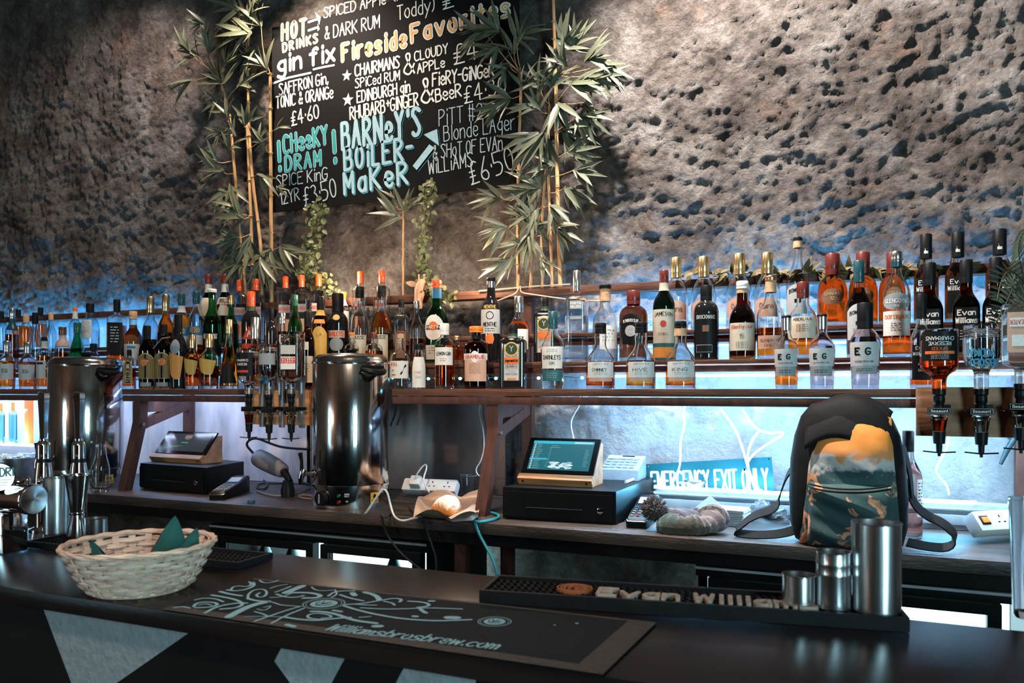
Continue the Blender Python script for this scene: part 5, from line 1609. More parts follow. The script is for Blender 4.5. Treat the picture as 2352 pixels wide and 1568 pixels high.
m = MB()
Lx = ux.length
for s_, a, b in (('EMERGENCY', .045, .505), ('EXIT', .555, .72), ('ONLY', .765, .955)):
    write(m, s_, lambda x, y: q0 + ux * (x / Lx) + uy * (y / uy.length) + Vector((0, -.0008, 0)), a * Lx, -.004, .70 * uy.length, weight=.115, width=(b - a) * Lx)
part(t, 'lettering', m, paint((.60, .62, .62)), smooth=False)
for px, py in ((1766, 1054), (1489, 1071)):
    part(t, 'screw', MB().lathe([(0, 0), (.003, 0), (.003, .0015), (0, .002)], atY(px, py, 3.1585), 10, M=Vector((0, 0, 1)).rotation_difference(Vector((0, -1, 0))).to_matrix()), CHROME)
b = atY(1597, 1114, 3.062)
b.z = 1.0886
t = thing('steel_dish', 'little steel dish standing on the trunking before the green sign', 'dish', b)
lpart(t, 'bowl', MB().lathe([(0, 0), (.024, 0), (.034, .012), (.043, .030), (.040, .029), (.031, .013), (.02, .003), (0, .003)], seg=28), STEEL)
lpart(t, 'rim', MB().lathe([(.040, .029), (.047, .030), (.047, .032), (.040, .0315), (.040, .029)], seg=28), CHROME)

# ---------------------------------------------------------------- knitted hat
KNIT = P('striped_knit', (.2, .1, .07), rough=.9, var=0, bump=.9, bscale=110)


def knit_material():
    m = bpy.data.materials.new('variegated_wool')
    m.use_nodes = True
    nt = m.node_tree
    L = nt.links.new
    b = nt.nodes['Principled BSDF']
    b.inputs['Roughness'].default_value = .95
    b.inputs['Sheen Weight'].default_value = .4
    uv = nt.nodes.new('ShaderNodeAttribute')
    uv.attribute_name = 'run'
    rp = nt.nodes.new('ShaderNodeValToRGB')
    rp.color_ramp.interpolation = 'EASE'
    cols = [(0, (.19, .14, .15)), (.12, (.05, .035, .045)), (.28, (.04, .03, .04)), (.40, (.06, .10, .10)), (.50, (.15, .055, .018)), (.61, (.04, .095, .09)), (.72, (.05, .045, .03)), (.84, (.10, .09, .075)), (.93, (.25, .21, .23)), (1, (.19, .14, .15))]
    while len(rp.color_ramp.elements) < len(cols):
        rp.color_ramp.elements.new(.5)
    for e, (p, c) in zip(rp.color_ramp.elements, cols):
        e.position = p
        e.color = (*c, 1)
    L(uv.outputs['Fac'], rp.inputs[0])
    L(rp.outputs[0], b.inputs['Base Color'])
    tc = nt.nodes.new('ShaderNodeTexCoord')
    n = nt.nodes.new('ShaderNodeTexNoise')
    n.inputs['Scale'].default_value = 260
    L(tc.outputs['Object'], n.inputs['Vector'])
    bp = nt.nodes.new('ShaderNodeBump')
    bp.inputs['Strength'].default_value = .7
    bp.inputs['Distance'].default_value = .004
    L(n.outputs['Fac'], bp.inputs['Height'])
    L(bp.outputs[0], b.inputs['Normal'])
    return m


hc = atZ(1583, 1222, CNT)
hc.z = CNT + .0006
t = thing('bobble_hat', 'striped multicoloured knitted hat with brown bobble, lying by the cash drawer', 'hat', hc)
# soft roll of the brim, a lumpy ring, plus the crown that leads to the bobble
m = MB()
vals = []
NU, NV = 96, 20


def brim(u, v):
    a = 2 * pi * u
    b_ = 2 * pi * v
    rib = .0075 * abs(math.sin(a * 12 + 1.3 * math.sin(b_))) - .003
    lump = .010 * math.sin(a * 3 + 1) + .009 * math.sin(a * 5 + .4 + .5 * math.sin(b_))
    r0 = .060 + .010 * math.sin(a * 2 + .6)
    rr = .034 + lump * .6 + rib
    x = (r0 + rr * math.cos(b_)) * math.cos(a) * 1.12
    y = (r0 + rr * math.cos(b_)) * math.sin(a) * .82
    z = .031 + lump * .3 + rr * .96 * math.sin(b_) + .012 * math.sin(a + .9)
    return Vector((x, y, max(.0005, z)))


m.grid(brim, NU, NV)
ob = lpart(t, 'brim', m, knit_material())
at_ = ob.data.attributes.new('run', 'FLOAT', 'POINT')
for i, v in enumerate(ob.data.vertices):
    a = (math.atan2(v.co.y / .82, v.co.x / 1.12) / (2 * pi)) % 1
    at_.data[i].value = (a + .09 * noise.noise(v.co * 30)) % 1
m = MB()


def crown(u, v):
    a = 2 * pi * u
    k = v
    rib = .006 * abs(math.sin(a * 10 + v)) * (1 - v)
    r = (.060 * (1 - k) ** .7 + .004) + rib
    fold = .006 * math.sin(a * 4 + 2)
    return Vector((math.cos(a) * r * 1.1 - .05 * k, math.sin(a) * r * .8 + .01 * k, .034 + .040 * math.sin(k * 1.9) + fold * (1 - k)))


m.grid(crown, 72, 14)
ob = lpart(t, 'crown', m, bpy.data.materials['variegated_wool'])
at_ = ob.data.attributes.new('run', 'FLOAT', 'POINT')
for i, v in enumerate(ob.data.vertices):
    at_.data[i].value = .20 + .16 * noise.noise(v.co * 25)
pb = atZ(1503, 1190, CNT + .02) - hc
pb = atY(1503, 1168, hc.y - .012) - hc
POM = P('brown_bobble_wool', (.075, .055, .055), rough=.95, var=.5, scale=120, sheen=.3)
m = MB()
r2 = random.Random(3)
m.ball(pb, .034, 16, 10)
for i in range(620):
    zz = 1 - 2 * (i + .5) / 620
    a = i * 2.39996
    s_ = math.sqrt(1 - zz * zz)
    d = Vector((s_ * math.cos(a), s_ * math.sin(a), zz)) + Vector((r2.uniform(-.25, .25), r2.uniform(-.25, .25), r2.uniform(-.25, .25)))
    d.normalize()
    e = pb + d * (.042 + r2.random() * .008)
    b0 = pb + d * .028
    sd = d.orthogonal().normalized()
    m.add([b0 + sd * .0045, b0 - sd * .0022 + d.cross(sd) * .0038, b0 - sd * .0022 - d.cross(sd) * .0038, e], [(0, 1, 3), (1, 2, 3), (2, 0, 3)])
lpart(t, 'bobble', m, POM, smooth=False)

# ---------------------------------------------------------------- napkins and bag beside the rucksack
NAP = P('white_paper', (.62, .66, .72), rough=.8, var=.08, scale=15, bump=.05)
nc = atZ(1678, 1205, CNT)
ax = R(-6)
for k in range(9):
    z = CNT + .0006 + k * .0062
    jx, jy, ja = r2.uniform(-.003, .003), r2.uniform(-.003, .003), R(r2.uniform(-4, 4))
    m = MB().box((0, 0, .0029), (.105, .105, .0056), Matrix.Rotation(ax + ja, 3, 'Z'), .0022)
    o = m.build('paper_napkin', NAP)
    o.location = (nc.x + jx, nc.y + .02 + jy, z)
    tag(o, 'folded white paper napkin in the pile between the knitted hat and the rucksack', 'napkin', 'pile of folded paper napkins')
q = [atY(1595, 1166, 2.90), atY(1630, 1138, 2.90), atY(1655, 1160, 2.90), atY(1612, 1186, 2.89)]
o = MB().prism(q, (.001, .003, 0)).build('paper_napkin', NAP, recalc=True, smooth=False)
tag(o, 'single napkin leaning up with its corner raised behind the knitted hat', 'napkin')
FILM = P('clear_film', (.86, .92, .97), rough=.12, var=0, trans=.9, ior=1.12, bump=.6, bscale=30)
bc = atZ(1762, 1200, CNT)
m = MB()


def crumple(u, v):
    a = 2 * pi * u
    e = v * pi * .5
    p = Vector((math.cos(a) * math.cos(e) * .075, math.sin(a) * math.cos(e) * .06, math.sin(e) * .062))
    n_ = noise.fractal(p * 26 + Vector((4, 4, 4)), .7, 2, 4)
    p = p * (1 + .33 * n_)
    return Vector((p.x, p.y, max(.001, p.z)))


m.grid(crumple, 48, 18)
o = m.build('plastic_bag', FILM, angle=25)
o.location = (bc.x, bc.y + .025, CNT + .0005)
tag(o, 'crumpled clear plastic bag beside the napkin pile, against the rucksack', 'bag')

# ---------------------------------------------------------------- rucksack


def print_material():
    m = bpy.data.materials.new('forest_print_cloth')
    m.use_nodes = True
    nt = m.node_tree
    L = nt.links.new
    b = nt.nodes['Principled BSDF']
    b.inputs['Roughness'].default_value = .75
    tc = nt.nodes.new('ShaderNodeTexCoord')
    sp = nt.nodes.new('ShaderNodeSeparateXYZ')
    L(tc.outputs['Object'], sp.inputs[0])
    n1 = nt.nodes.new('ShaderNodeTexNoise')
    n1.inputs['Scale'].default_value = 17
    n1.inputs['Detail'].default_value = 8
    n1.inputs['Roughness'].default_value = .65
    L(tc.outputs['Object'], n1.inputs['Vector'])
    ad = nt.nodes.new('ShaderNodeMath')
    ad.operation = 'MULTIPLY_ADD'
    ad.inputs[1].default_value = .14
    L(n1.outputs['Fac'], ad.inputs[0])
    L(sp.outputs[2], ad.inputs[2])
    rp = nt.nodes.new('ShaderNodeValToRGB')
    cols = [(.0, (.012, .03, .035)), (.20, (.012, .05, .055)), (.26, (.03, .085, .085)), (.292, (.012, .045, .05)), (.308, (.38, .38, .38)), (.332, (.48, .46, .45)), (.344, (.60, .25, .10)), (.38, (.70, .24, .035)), (.45, (.72, .25, .03)), (.468, (.4, .18, .05)), (.49, (.03, .04, .04))]
    while len(rp.color_ramp.elements) < len(cols):
        rp.color_ramp.elements.new(.5)
    for e, (p, c) in zip(rp.color_ramp.elements, cols):
        e.position = min(1, p)
        e.color = (*c, 1)
    L(ad.outputs[0], rp.inputs[0])
    n2 = nt.nodes.new('ShaderNodeTexNoise')
    n2.inputs['Scale'].default_value = 17
    n2.inputs['Detail'].default_value = 9
    n2.inputs['Distortion'].default_value = 1.2
    L(tc.outputs['Object'], n2.inputs['Vector'])
    r2_ = nt.nodes.new('ShaderNodeValToRGB')
    r2_.color_ramp.elements[0].position = .560
    r2_.color_ramp.elements[0].color = (0, 0, 0, 1)
    r2_.color_ramp.elements[1].position = .60
    r2_.color_ramp.elements[1].color = (1, 1, 1, 1)
    L(n2.outputs['Fac'], r2_.inputs[0])
    lt = nt.nodes.new('ShaderNodeMath')
    lt.operation = 'LESS_THAN'
    lt.inputs[1].default_value = .225
    L(sp.outputs[2], lt.inputs[0])
    mu = nt.nodes.new('ShaderNodeMath')
    mu.operation = 'MULTIPLY'
    L(r2_.outputs[0], mu.inputs[0])
    L(lt.outputs[0], mu.inputs[1])
    mx = nt.nodes.new('ShaderNodeMix')
    mx.data_type = 'RGBA'
    L(mu.outputs[0], mx.inputs[0])
    L(rp.outputs[0], mx.inputs[6])
    mx.inputs[7].default_value = (.50, .24, .13, 1)
    L(mx.outputs[2], b.inputs['Base Color'])
    n3 = nt.nodes.new('ShaderNodeTexNoise')
    n3.inputs['Scale'].default_value = 9
    L(tc.outputs['Object'], n3.inputs['Vector'])
    bp = nt.nodes.new('ShaderNodeBump')
    bp.inputs['Strength'].default_value = .6
    bp.inputs['Distance'].default_value = .02
    L(n3.outputs['Fac'], bp.inputs['Height'])
    L(bp.outputs[0], b.inputs['Normal'])
    return m


PRN = print_material()
PACK = P('black_pack_cloth', (.0045, .005, .006), rough=.75, spec=.25, var=.3, scale=30, bump=.3, bscale=14)
bp0 = atZ(1948, 1243, CNT)
py_ = 2.612
t = thing('rucksack', 'black rucksack with a printed orange sky and forest pocket, standing on the counter', 'backpack', (X_at(1948, py_), py_, CNT + .0006), R(-6))


def sq_ring(cx, cy, z, hx, hy, n=4.0, k=40, fz=None):
    out = []
    for i in range(k):
        a = 2 * pi * i / k
        s_, c_ = math.sin(a), math.cos(a)
        q_ = (abs(s_) ** n + abs(c_) ** n) ** (-1 / n)
        x, y = hx * q_ * s_, -hy * q_ * c_
        out.append(Vector((cx + x, cy + y, z + (fz(x, y) if fz else 0))))
    return out


secs = [(0, .125, .070), (.012, .150, .088), (.06, .163, .098), (.15, .166, .100), (.25, .160, .094), (.33, .148, .086), (.385, .128, .074), (.42, .098, .058), (.44, .055, .036), (.446, .015, .012)]
rings = []
for z, hx, hy in secs:
    rings.append(sq_ring(-.008 * (z / .44), .008 * (z / .44), z, hx, hy, 2.9, fz=(lambda x, y, z=z: .006 * math.sin(x * 40 + z * 30) * min(1, z * 5))))
lpart(t, 'main_body', MB().loft(rings), PACK, recalc=True, angle=80)
# printed front panel, bulging and wrinkled
def panel(name, z0, z1, hw0, hw1, yb, bulge, mat, off=0.0, nu=30, nv=26, cxo=0.0, top_dip=0.0):
    m = MB()

    def fn(u, v):
        q_ = 2 * u - 1
        z = z0 + (z1 - z0) * v
        hw = hw0 + (hw1 - hw0) * v
        e = max(0, 1 - abs(q_) ** 3.2) ** .6 * max(0, 1 - abs(2 * v - 1) ** 5) ** .6
        wr = .006 * math.sin(v * 9 + q_ * 2.2 + off) * e + .004 * math.sin(v * 21 + q_ * 5) * e
        z2 = z + (top_dip * math.sin(q_ * 2.6 + .5) * v * v)
        return Vector((cxo + hw * q_, yb - bulge * e - wr + .02 * z / .44 + .052 * max(0, z - .28) / .16, z2))
    m.grid(fn, nu, nv)
    return lpart(t, name, m, mat, angle=80)


panel('front_panel', .006, .385, .140, .108, -.076, .046, PRN, cxo=.012, top_dip=.012)
panel('front_pocket', .008, .196, .118, .114, -.108, .040, PRN, off=1.3, cxo=.018)
# dark flap sagging over the opening
m = MB()


def flap(u, v):
    q_ = 2 * u - 1
    a = v * 1.25
    hw = .118 * (1 - .10 * v)
    z = .456 - .055 * q_ * q_ - .128 * v * v - .020 * q_ * v
    y = .055 - .158 * math.sin(a) - .016 * v
    return Vector((-.002 + hw * q_ * (1 - .0 * v), y + .02, z - .004))


m.grid(flap, 24, 14)
o = lpart(t, 'top_flap', m, PACK, angle=80)
sm = o.modifiers.new('thick', 'SOLIDIFY')
sm.thickness = .004
ZIP = P('zip_black', (.006, .006, .007), rough=.6, var=.2, scale=200)
zp = MB()
for dz in (0, .010):
    zp.tube([Vector((.018 + .108 * q_, -.150 + .028 * abs(q_) ** 3 + .0, .190 - .010 * (1 - q_ * q_) + dz - .006 + .004 * q_)) for q_ in [-1 + i / 8 for i in range(17)]], .0028, 6)
z_ = lpart(t, 'zip', zp, ZIP)
lpart(z_, 'zip_pull', MB().box((-.086, -.150, .172), (.006, .003, .020), None, .001), STEEL)
zp = MB().tube([Vector((-.128, -.068, .12)), Vector((-.132, -.066, .22)), Vector((-.128, -.055, .30)), Vector((-.112, -.040, .365)), Vector((-.08, -.03, .40))], .004, 6, sm=2)
lpart(t, 'side_zip', zp, ZIP)


def strap(pts, wd, name='shoulder_strap', th=.005):
    """flat webbing; pts (x, y, z) with width mostly along y."""
    pts = [Vector(p) for p in smooth_line(pts, 2)]
    m = MB()
    n = len(pts)
    rows = []
    for i, p in enumerate(pts):
        tn = (pts[min(i + 1, n - 1)] - pts[max(i - 1, 0)]).normalized()
        wv = Vector((.25, .35, .9)) if wd < 0 else Vector((.1, .75, .65))
        wv = (wv - tn * wv.dot(tn)).normalized()
        nv = tn.cross(wv)
        h = abs(wd) / 2
        rows.append([p - wv * h - nv * th / 2, p + wv * h - nv * th / 2, p + wv * h + nv * th / 2, p - wv * h + nv * th / 2])
    m.loft(rows)
    return lpart(t, name, m, PACK, recalc=True, angle=50)


strap([(-.150, .07, .24), (-.185, .05, .20), (-.205, .03, .13), (-.215, .00, .09), (-.275, -.03, .07), (-.325, -.045, .022), (-.322, -.045, .012), (-.26, -.05, .012), (-.195, -.03, .018), (-.155, .0, .03)], .030)
strap([(.150, .05, .20), (.175, .04, .13), (.21, .03, .098), (.255, .02, .082), (.285, .01, .05), (.270, .0, .016), (.22, -.005, .014), (.16, .01, .02)], .030)
strap([(.145, .06, .30), (.165, .05, .22), (.172, .05, .14)], .026)

# wine bottle behind the rucksack
bottle('pink wine bottle with black capsule standing between the rucksack and the light bar', 2086, 989, 60, CNT, 2.83, 'wine', 'clear', 'rose', .70, ('k', .80, 1.0), None, [Lb('s', .34, .60, ('1916', .3, .2, 'n', dict(wid=.9)), a=44, turn=-10), Lb('w', .20, .55, ('@line', .9, .05, 'k', dict(rows=8, bw=.4)), a=16, turn=58)], yaw=-8, name='wine_bottle')

# ---------------------------------------------------------------- extension leads and cords


def extension(label, c, ax, L_, wd, h, n, switch=None, tilt=0.0, z=CNT):
    t = thing('extension_lead', label, 'extension lead', c)
    M_ = Matrix.Rotation(ax, 3, 'Z') @ Matrix.Rotation(tilt, 3, 'X')
    up0 = h / 2 if tilt == 0 else h / 2 + abs(math.sin(tilt)) * wd / 2
    o0 = Vector((0, 0, up0 + .0006))
    bm_ = MB().box((0, 0, 0), (L_, wd, h), None, min(h, wd) * .22)
    bm_.v = [M_ @ v + o0 for v in bm_.v]
    lpart(t, 'housing', bm_, WHITEP)
    for i in range(n):
        x = -L_ / 2 + L_ * (i + 1.0) / (n + .6)
        m = MB()
        for dx, dy, a, b in ((0, .012, .004, .009), (-.011, -.008, .008, .004), (.011, -.008, .008, .004)):
            m.box((x + dx, dy, h / 2 + .0003), (a, b, .001))
        m.v = [M_ @ v + o0 for v in m.v]
        lpart(t, 'socket', m, P('slot_black', (.003, .003, .004)), smooth=False)
    if switch:
        m = MB().box((-L_ / 2 + .030, 0, h / 2 + .001), (.032, .030, .003), None, .001)
        m.v = [M_ @ v + o0 for v in m.v]
        sw_ = lpart(t, 'switch', m, BLACKP)
        m = MB().box((-L_ / 2 + .030, 0, h / 2 + .004), (.022, .018, .005), None, .0015)
        m.v = [M_ @ v + o0 for v in m.v]
        lpart(sw_, 'lit_rocker', m, P('lit_orange_rocker', (.6, .1, .01), var=0, emis=((1, .22, .03), .8)))
    return t, M_, o0


ec = Vector((X_at(2285, 2.885), 2.885, CNT))
t, M_, o0 = extension('white extension lead with glowing orange switch at the end of the counter', ec + Vector((.02, .0, 0)), R(40), .24, .070, .050, 2, True, tilt=R(52))
m = MB().box((.035, .0, .050), (.040, .042, .046), None, .006)
m.v = [M_ @ v + o0 + ec + Vector((.02, .0, 0)) for v in m.v]
cb = M_ @ Vector((.035, 0, .075)) + o0 + ec + Vector((.02, .0, 0))
m.tube([cb, cb + Vector((-.005, -.02, .05)), cb + Vector((.05, 0, .075)), cb + Vector((.12, .06, .05)), cb + Vector((.2, .12, -.02))], .0042, 8, sm=3)
o = m.build('black_plug', BLACKP)
tag(o, 'black plug with its cable pushed into the extension lead with the orange switch', 'plug')

ec = atZ(948, 1150, CNT)
ec.z = CNT
ec2 = ec + Vector((.03, .10, 0))
t, M_, o0 = extension('grey-white extension lead behind the croissant, with a white plug in it', ec2, R(6), .25, .062, .046, 3, None, tilt=R(50))
m = MB().box((-.055, 0, .040), (.048, .046, .034), None, .006)
m.v = [M_ @ v + o0 + ec2 for v in m.v]
pp = M_ @ Vector((-.055, .0, .058)) + o0 + ec2
m.tube([pp, pp + Vector((.02, -.01, .03)), pp + Vector((.05, .0, .07)), pp + Vector((.062, .0, .055)), pp + Vector((.055, -.03, .0)), pp + Vector((.10, -.05, -.045))], .0034, 8, sm=3)
o = m.build('white_plug', WHITEP)
tag(o, 'white plug with looping cable in the extension lead behind the croissant', 'plug')


def cable(name, label, pts, r, mat, sm=3, cat='cable'):
    m = MB().tube(pts, r, 8, sm=sm)
    o = m.build(name, mat)
    return tag(o, label, cat)


TEAL = P('teal_cable', (.02, .27, .34), rough=.4, var=.08)
zc = CNT + .0068
A = lambda px, py: atZ(px, py, zc)
E = lambda px: Vector((X_at(px, 2.504), 2.504, CNT + .009))
cable('network_cable', 'teal cable curling over the counter edge between croissant and till', [A(1128, 1177), A(1145, 1181), A(1146, 1189), A(1118, 1196), A(1098, 1199), E(1090), E(1090), atY(1098, 1222, 2.500), atY(1118, 1258, 2.49), atY(1138, 1295, 2.46), atY(1146, 1345, 2.45)], .0052, TEAL)
CABD = P('dark_cable', (.02, .028, .032), rough=.45, var=.15)
cable('dark_cable', 'thin dark cable hanging in a curve under the near urn', [A(905, 1172), A(893, 1183), A(884, 1190), E(876), E(876), atY(884, 1220, 2.500), atY(912, 1262, 2.49), atY(945, 1292, 2.48), atY(985, 1320, 2.48)], .0036, CABD)
cable('dark_cable', 'thin dark cable hanging down in front of the counter below the croissant', [A(940, 1165), A(955, 1184), A(966, 1191), E(973), E(973), atY(983, 1225, 2.500), atY(996, 1262, 2.495), atY(1004, 1290, 2.49), atY(1000, 1330, 2.49)], .0036, CABD)
CW = P('white_cable', (.62, .64, .66), rough=.45, var=.06)
Yw = 2.532
cable('white_cable', 'white cable looped against the foot of the near urn', [atY(838, 1186, 2.534) + Vector((0, 0, .004)), atY(848, 1165, 2.528), atY(875, 1128, 2.530), atY(882, 1122, 2.535), atY(890, 1130, 2.535), atY(897, 1160, 2.530), A(904, 1184), A(915, 1198 - 4), A(930, 1196), A(950, 1190), A(972, 1186)], .0040, CW)
cable('white_cable', 'end of white cable doubled back beside the urn warning sticker', [atY(838, 1183, 2.530) + Vector((0, 0, .006)), atY(846, 1172, 2.525), atY(868, 1135, 2.527), atY(879, 1121, 2.533)], .0036, CW)
# pale cords behind the counter
LITC = P('pale_flex', (.75, .78, .82), rough=.5, var=.05)
YL = 3.145
cable('white_flex', 'white flex dropping from under the shelf to the light bar by the rucksack', [atY(1655, 938, YL), atY(1690, 985, YL), atY(1706, 1030, YL), atY(1715, 1062, YL), atY(1722, 1090, 3.12), atY(1742, 1120, 3.06)], .0046, LITC)
cable('white_flex', 'curved white flex branching behind the sign beside the rucksack', [atY(1705, 940, YL), atY(1735, 985, YL), atY(1772, 997, YL), atY(1796, 990, YL), atY(1800, 998, YL), atY(1758, 1022, YL), atY(1730, 1042, YL), atY(1716, 1064, YL - .006)], .0042, LITC)
cable('white_flex', 'thin white flex looping over the sign top', [atY(1742, 992, YL - .004), atY(1724, 1015, YL - .004), atY(1716, 1050, YL - .008), atY(1720, 1082, 3.115)], .0042, LITC)
cable('white_flex', 'kinked white flex hanging before the letters of the green sign', [atY(1573, 930, YL), atY(1570, 952, YL), atY(1574, 975, YL), atY(1562, 1012, YL), atY(1564, 1045, YL), atY(1560, 1080, YL - .01), atY(1545, 1098, YL - .02), atY(1542, 1122, 3.09)], .0040, LITC, sm=2)
cable('white_flex', 'thin white flex hanging behind the near tablet till', [atY(1340, 905, 3.10), atY(1332, 930, YL), atY(1316, 955, YL), atY(1310, 975, YL), atY(1318, 1005, YL), atY(1322, 1060, YL), atY(1324, 1151, YL)], .0028, LITC, sm=2)
cable('white_flex', 'frayed pale flex hanging in front of the smoky metal sheet', [atY(1102, 930, 3.18), atY(1100, 950, 3.18), atY(1110, 985, 3.18), atY(1113, 1030, 3.18), atY(1104, 1060, 3.18), atY(1092, 1076, 3.17), atY(1097, 1092, 3.15), atY(1112, 1096, 3.12), atY(1130, 1088, 3.1)], .0030, LITC, sm=2)
cable('white_flex', 'white flex hanging behind the middle spirit dispenser', [atY(2180, 1000, YL), atY(2176, 1030, YL), atY(2146, 1078, YL), atY(2160, 1098, YL), atY(2176, 1115, YL), atY(2180, 1136, 3.12)], .0034, LITC)
cable('black_cable', 'short black cable end hanging behind the near urn', [atY(910, 930, 3.17), atY(908, 950, 3.17), atY(900, 968, 3.17), atY(897, 978, 3.17)], .0045, CABD)
cable('black_cable', 'black cable hanging from the shelf beside the near timber trestle', [atY(1202, 930, 3.10), atY(1203, 945, 3.10), atY(1199, 958, 3.10), atY(1192, 968, 3.10)], .0045, CABD)
cable('tangled_cable', 'dark cable coiled on the counter between card reader and near urn', [A(568, 1064), A(562, 1075), A(570, 1092), A(600, 1098), A(618, 1112), A(605, 1125), A(585, 1118), A(600, 1108), A(640, 1112), A(680, 1104), A(712, 1112)], .004, CABD)
cable('pale_cable', 'pale cable lying along the counter before the coiled cable', [A(590, 1128), A(620, 1138), A(660, 1138), A(690, 1130), A(712, 1118)], .0042, P('dull_cable', (.22, .19, .19), rough=.5, var=.1))
cable('pale_cable', 'pale cable end curled at the foot of the near urn', [A(716, 1146), A(690, 1143), A(684, 1138), A(700, 1136), A(716, 1139)], .0038, P('dull_cable', (.22, .19, .19)))
# hand blender lying on its side, with cord
hb = atZ(612, 1082, CNT)
ha = atY(592, 1050, 2.86)
hb2 = atY(652, 1082, 2.80)
dirb = (hb2 - ha)
t = thing('hand_blender', 'grey-white hand blender leaning in the cable tangle behind the card reader', 'blender', (ha + hb2) / 2)
part(t, 'motor_body', MB().tube([ha, ha + dirb * .04, ha + dirb * .3, ha + dirb * .75, ha + dirb * .95, hb2], [.034, .040, .042, .038, .032, .020], 20), P('dull_white_plastic', (.20, .18, .19), rough=.5, var=.15))
part(t, 'end_ring', MB().tube([ha - dirb.normalized() * .003, ha - dirb.normalized() * .0], .022, 16), P('ring_grey', (.25, .22, .23), rough=.4, var=.1))
part(t, 'blender_cord', MB().tube([ha - dirb.normalized() * .004, ha + Vector((-.03, 0, .02)), atY(562, 1018, 2.86), atY(585, 1003, 2.85), atY(620, 1018, 2.85), atY(650, 1028, 2.85), atY(712, 1032, 2.83)], .0055, 8, sm=3), CABD)
part(t, 'blade_foot', MB().tube([hb2, hb2 + dirb.normalized() * .05 + Vector((0, 0, -.03))], [.018, .014, .012], 16), BLACKP)
sx = hb2 + dirb.normalized() * .03
part(t, 'rest', MB().lathe([(0, CNT + .0006), (.03, CNT + .0006), (.03, CNT + .03), (.02, sx.z - .03), (0, sx.z - .03)], (sx.x, sx.y, 0), 16), BLACKP)

# bottle cap, clear cup
bc = atZ(577, 1155, CNT)
o = MB().lathe([(0, .0006), (.015, .0006), (.0155, .010), (.014, .0125), (0, .0125)], (bc.x, bc.y, CNT), 20).build('blue_stopper', paint((.02, .09, .14)))
tag(o, 'small blue bottle stopper lying on the counter before the near urn', 'stopper')
cp = atZ(1075, 1141, CNT)
t = thing('plastic_cup', 'clear plastic cup standing empty behind the croissant', 'cup', (cp.x, cp.y, CNT + .0006))
lpart(t, 'cup_wall', MB().lathe([(0, 0), (.026, 0), (.037, .092), (.0362, .092), (.0252, .0014), (0, .0014)], seg=28), GLASS, recalc=True)
lpart(t, 'rim', MB().lathe([(.0365, .092), (.0388, .092), (.0388, .095), (.0365, .095), (.0365, .092)], seg=28), P('clear_rim', (.8, .85, .9), rough=.1, var=0, trans=.8))

# ---------------------------------------------------------------- croissant on its bag
bg = atZ(1042, 1186, CNT)
KRAFT = P('brown_paper', (.50, .33, .22), rough=.85, var=.15, scale=18, bump=.15)
t = thing('paper_bag', 'torn brown paper bag opened flat under the croissant', 'paper bag', (bg.x, bg.y, CNT + .0006))
m = MB()


def sheet(u, v):
    q = atZ(958 + (1102 - 958) * u + 18 * (v - .5), 1200 - 48 * v + 8 * u * (1 - v), CNT) - bg
    e = max(abs(2 * u - 1), abs(2 * v - 1))
    lift = .040 * max(0, e - .55) ** 1.3 / .45 ** 1.3
    lift *= (.4 + .8 * abs(math.sin(u * 5.2 + v * 3)))
    z = .0008 + lift + .004 * abs(noise.noise(Vector((u * 6, v * 6, 2))))
    return Vector((q.x, q.y, z))


m.grid(sheet, 20, 14)
lpart(t, 'sheet', m, KRAFT, angle=18)
m = MB()
p0 = [(1022, 1196), (1060, 1186), (1100, 1166), (1102, 1160), (1098, 1190), (1085, 1199), (1040, 1202)]
tri = [atZ(px, py, CNT + .004) - bg + Vector((0, 0, CNT + .004 - CNT - .0)) * 0 for px, py in p0]
cc = Vector((sum(p.x for p in tri) / 7, sum(p.y for p in tri) / 7, 0))
vs = [Vector((p.x, p.y, .010 + .020 * (i in (2, 3)))) for i, p in enumerate(tri)] + [Vector((cc.x, cc.y, .032))]
m.add(vs, [(i, (i + 1) % 7, 7) for i in range(7)])
o = lpart(t, 'folded_lip', m, P('pale_kraft', (.46, .38, .33), rough=.85, var=.12, scale=18), smooth=False)
cr = atZ(1028, 1186, CNT)
t = thing('croissant', 'sugar-dusted croissant lying on the brown paper bag', 'croissant', (cr.x, cr.y + .01, CNT + .006))


def cro_mat():
    m = P('dusted_pastry', (.60, .27, .08), rough=.75, var=.0, col2=None)
    nt = m.node_tree
    L = nt.links.new
    b = nt.nodes['Principled BSDF']
    g = nt.nodes.new('ShaderNodeNewGeometry')
    sp = nt.nodes.new('ShaderNodeSeparateXYZ')
    tc = nt.nodes.new('ShaderNodeTexCoord')
    n = nt.nodes.new('ShaderNodeTexNoise')
    n.inputs['Scale'].default_value = 70
    n.inputs['Detail'].default_value = 5
    L(tc.outputs['Object'], n.inputs['Vector'])
    L(tc.outputs['Object'], sp.inputs[0])
    ma = nt.nodes.new('ShaderNodeMath')
    ma.operation = 'MULTIPLY_ADD'
    ma.inputs[1].default_value = 11.0
    L(sp.outputs[2], ma.inputs[0])
    L(n.outputs['Fac'], ma.inputs[2])
    rp = nt.nodes.new('ShaderNodeValToRGB')
    rp.color_ramp.elements[0].position = .78
    rp.color_ramp.elements[0].color = (.58, .24, .055, 1)
    rp.color_ramp.elements[1].position = 1.0
    rp.color_ramp.elements[1].color = (.84, .78, .74, 1)
    L(ma.outputs[0], rp.inputs[0])
    L(rp.outputs[0], b.inputs['Base Color'])
    return m


m = MB()


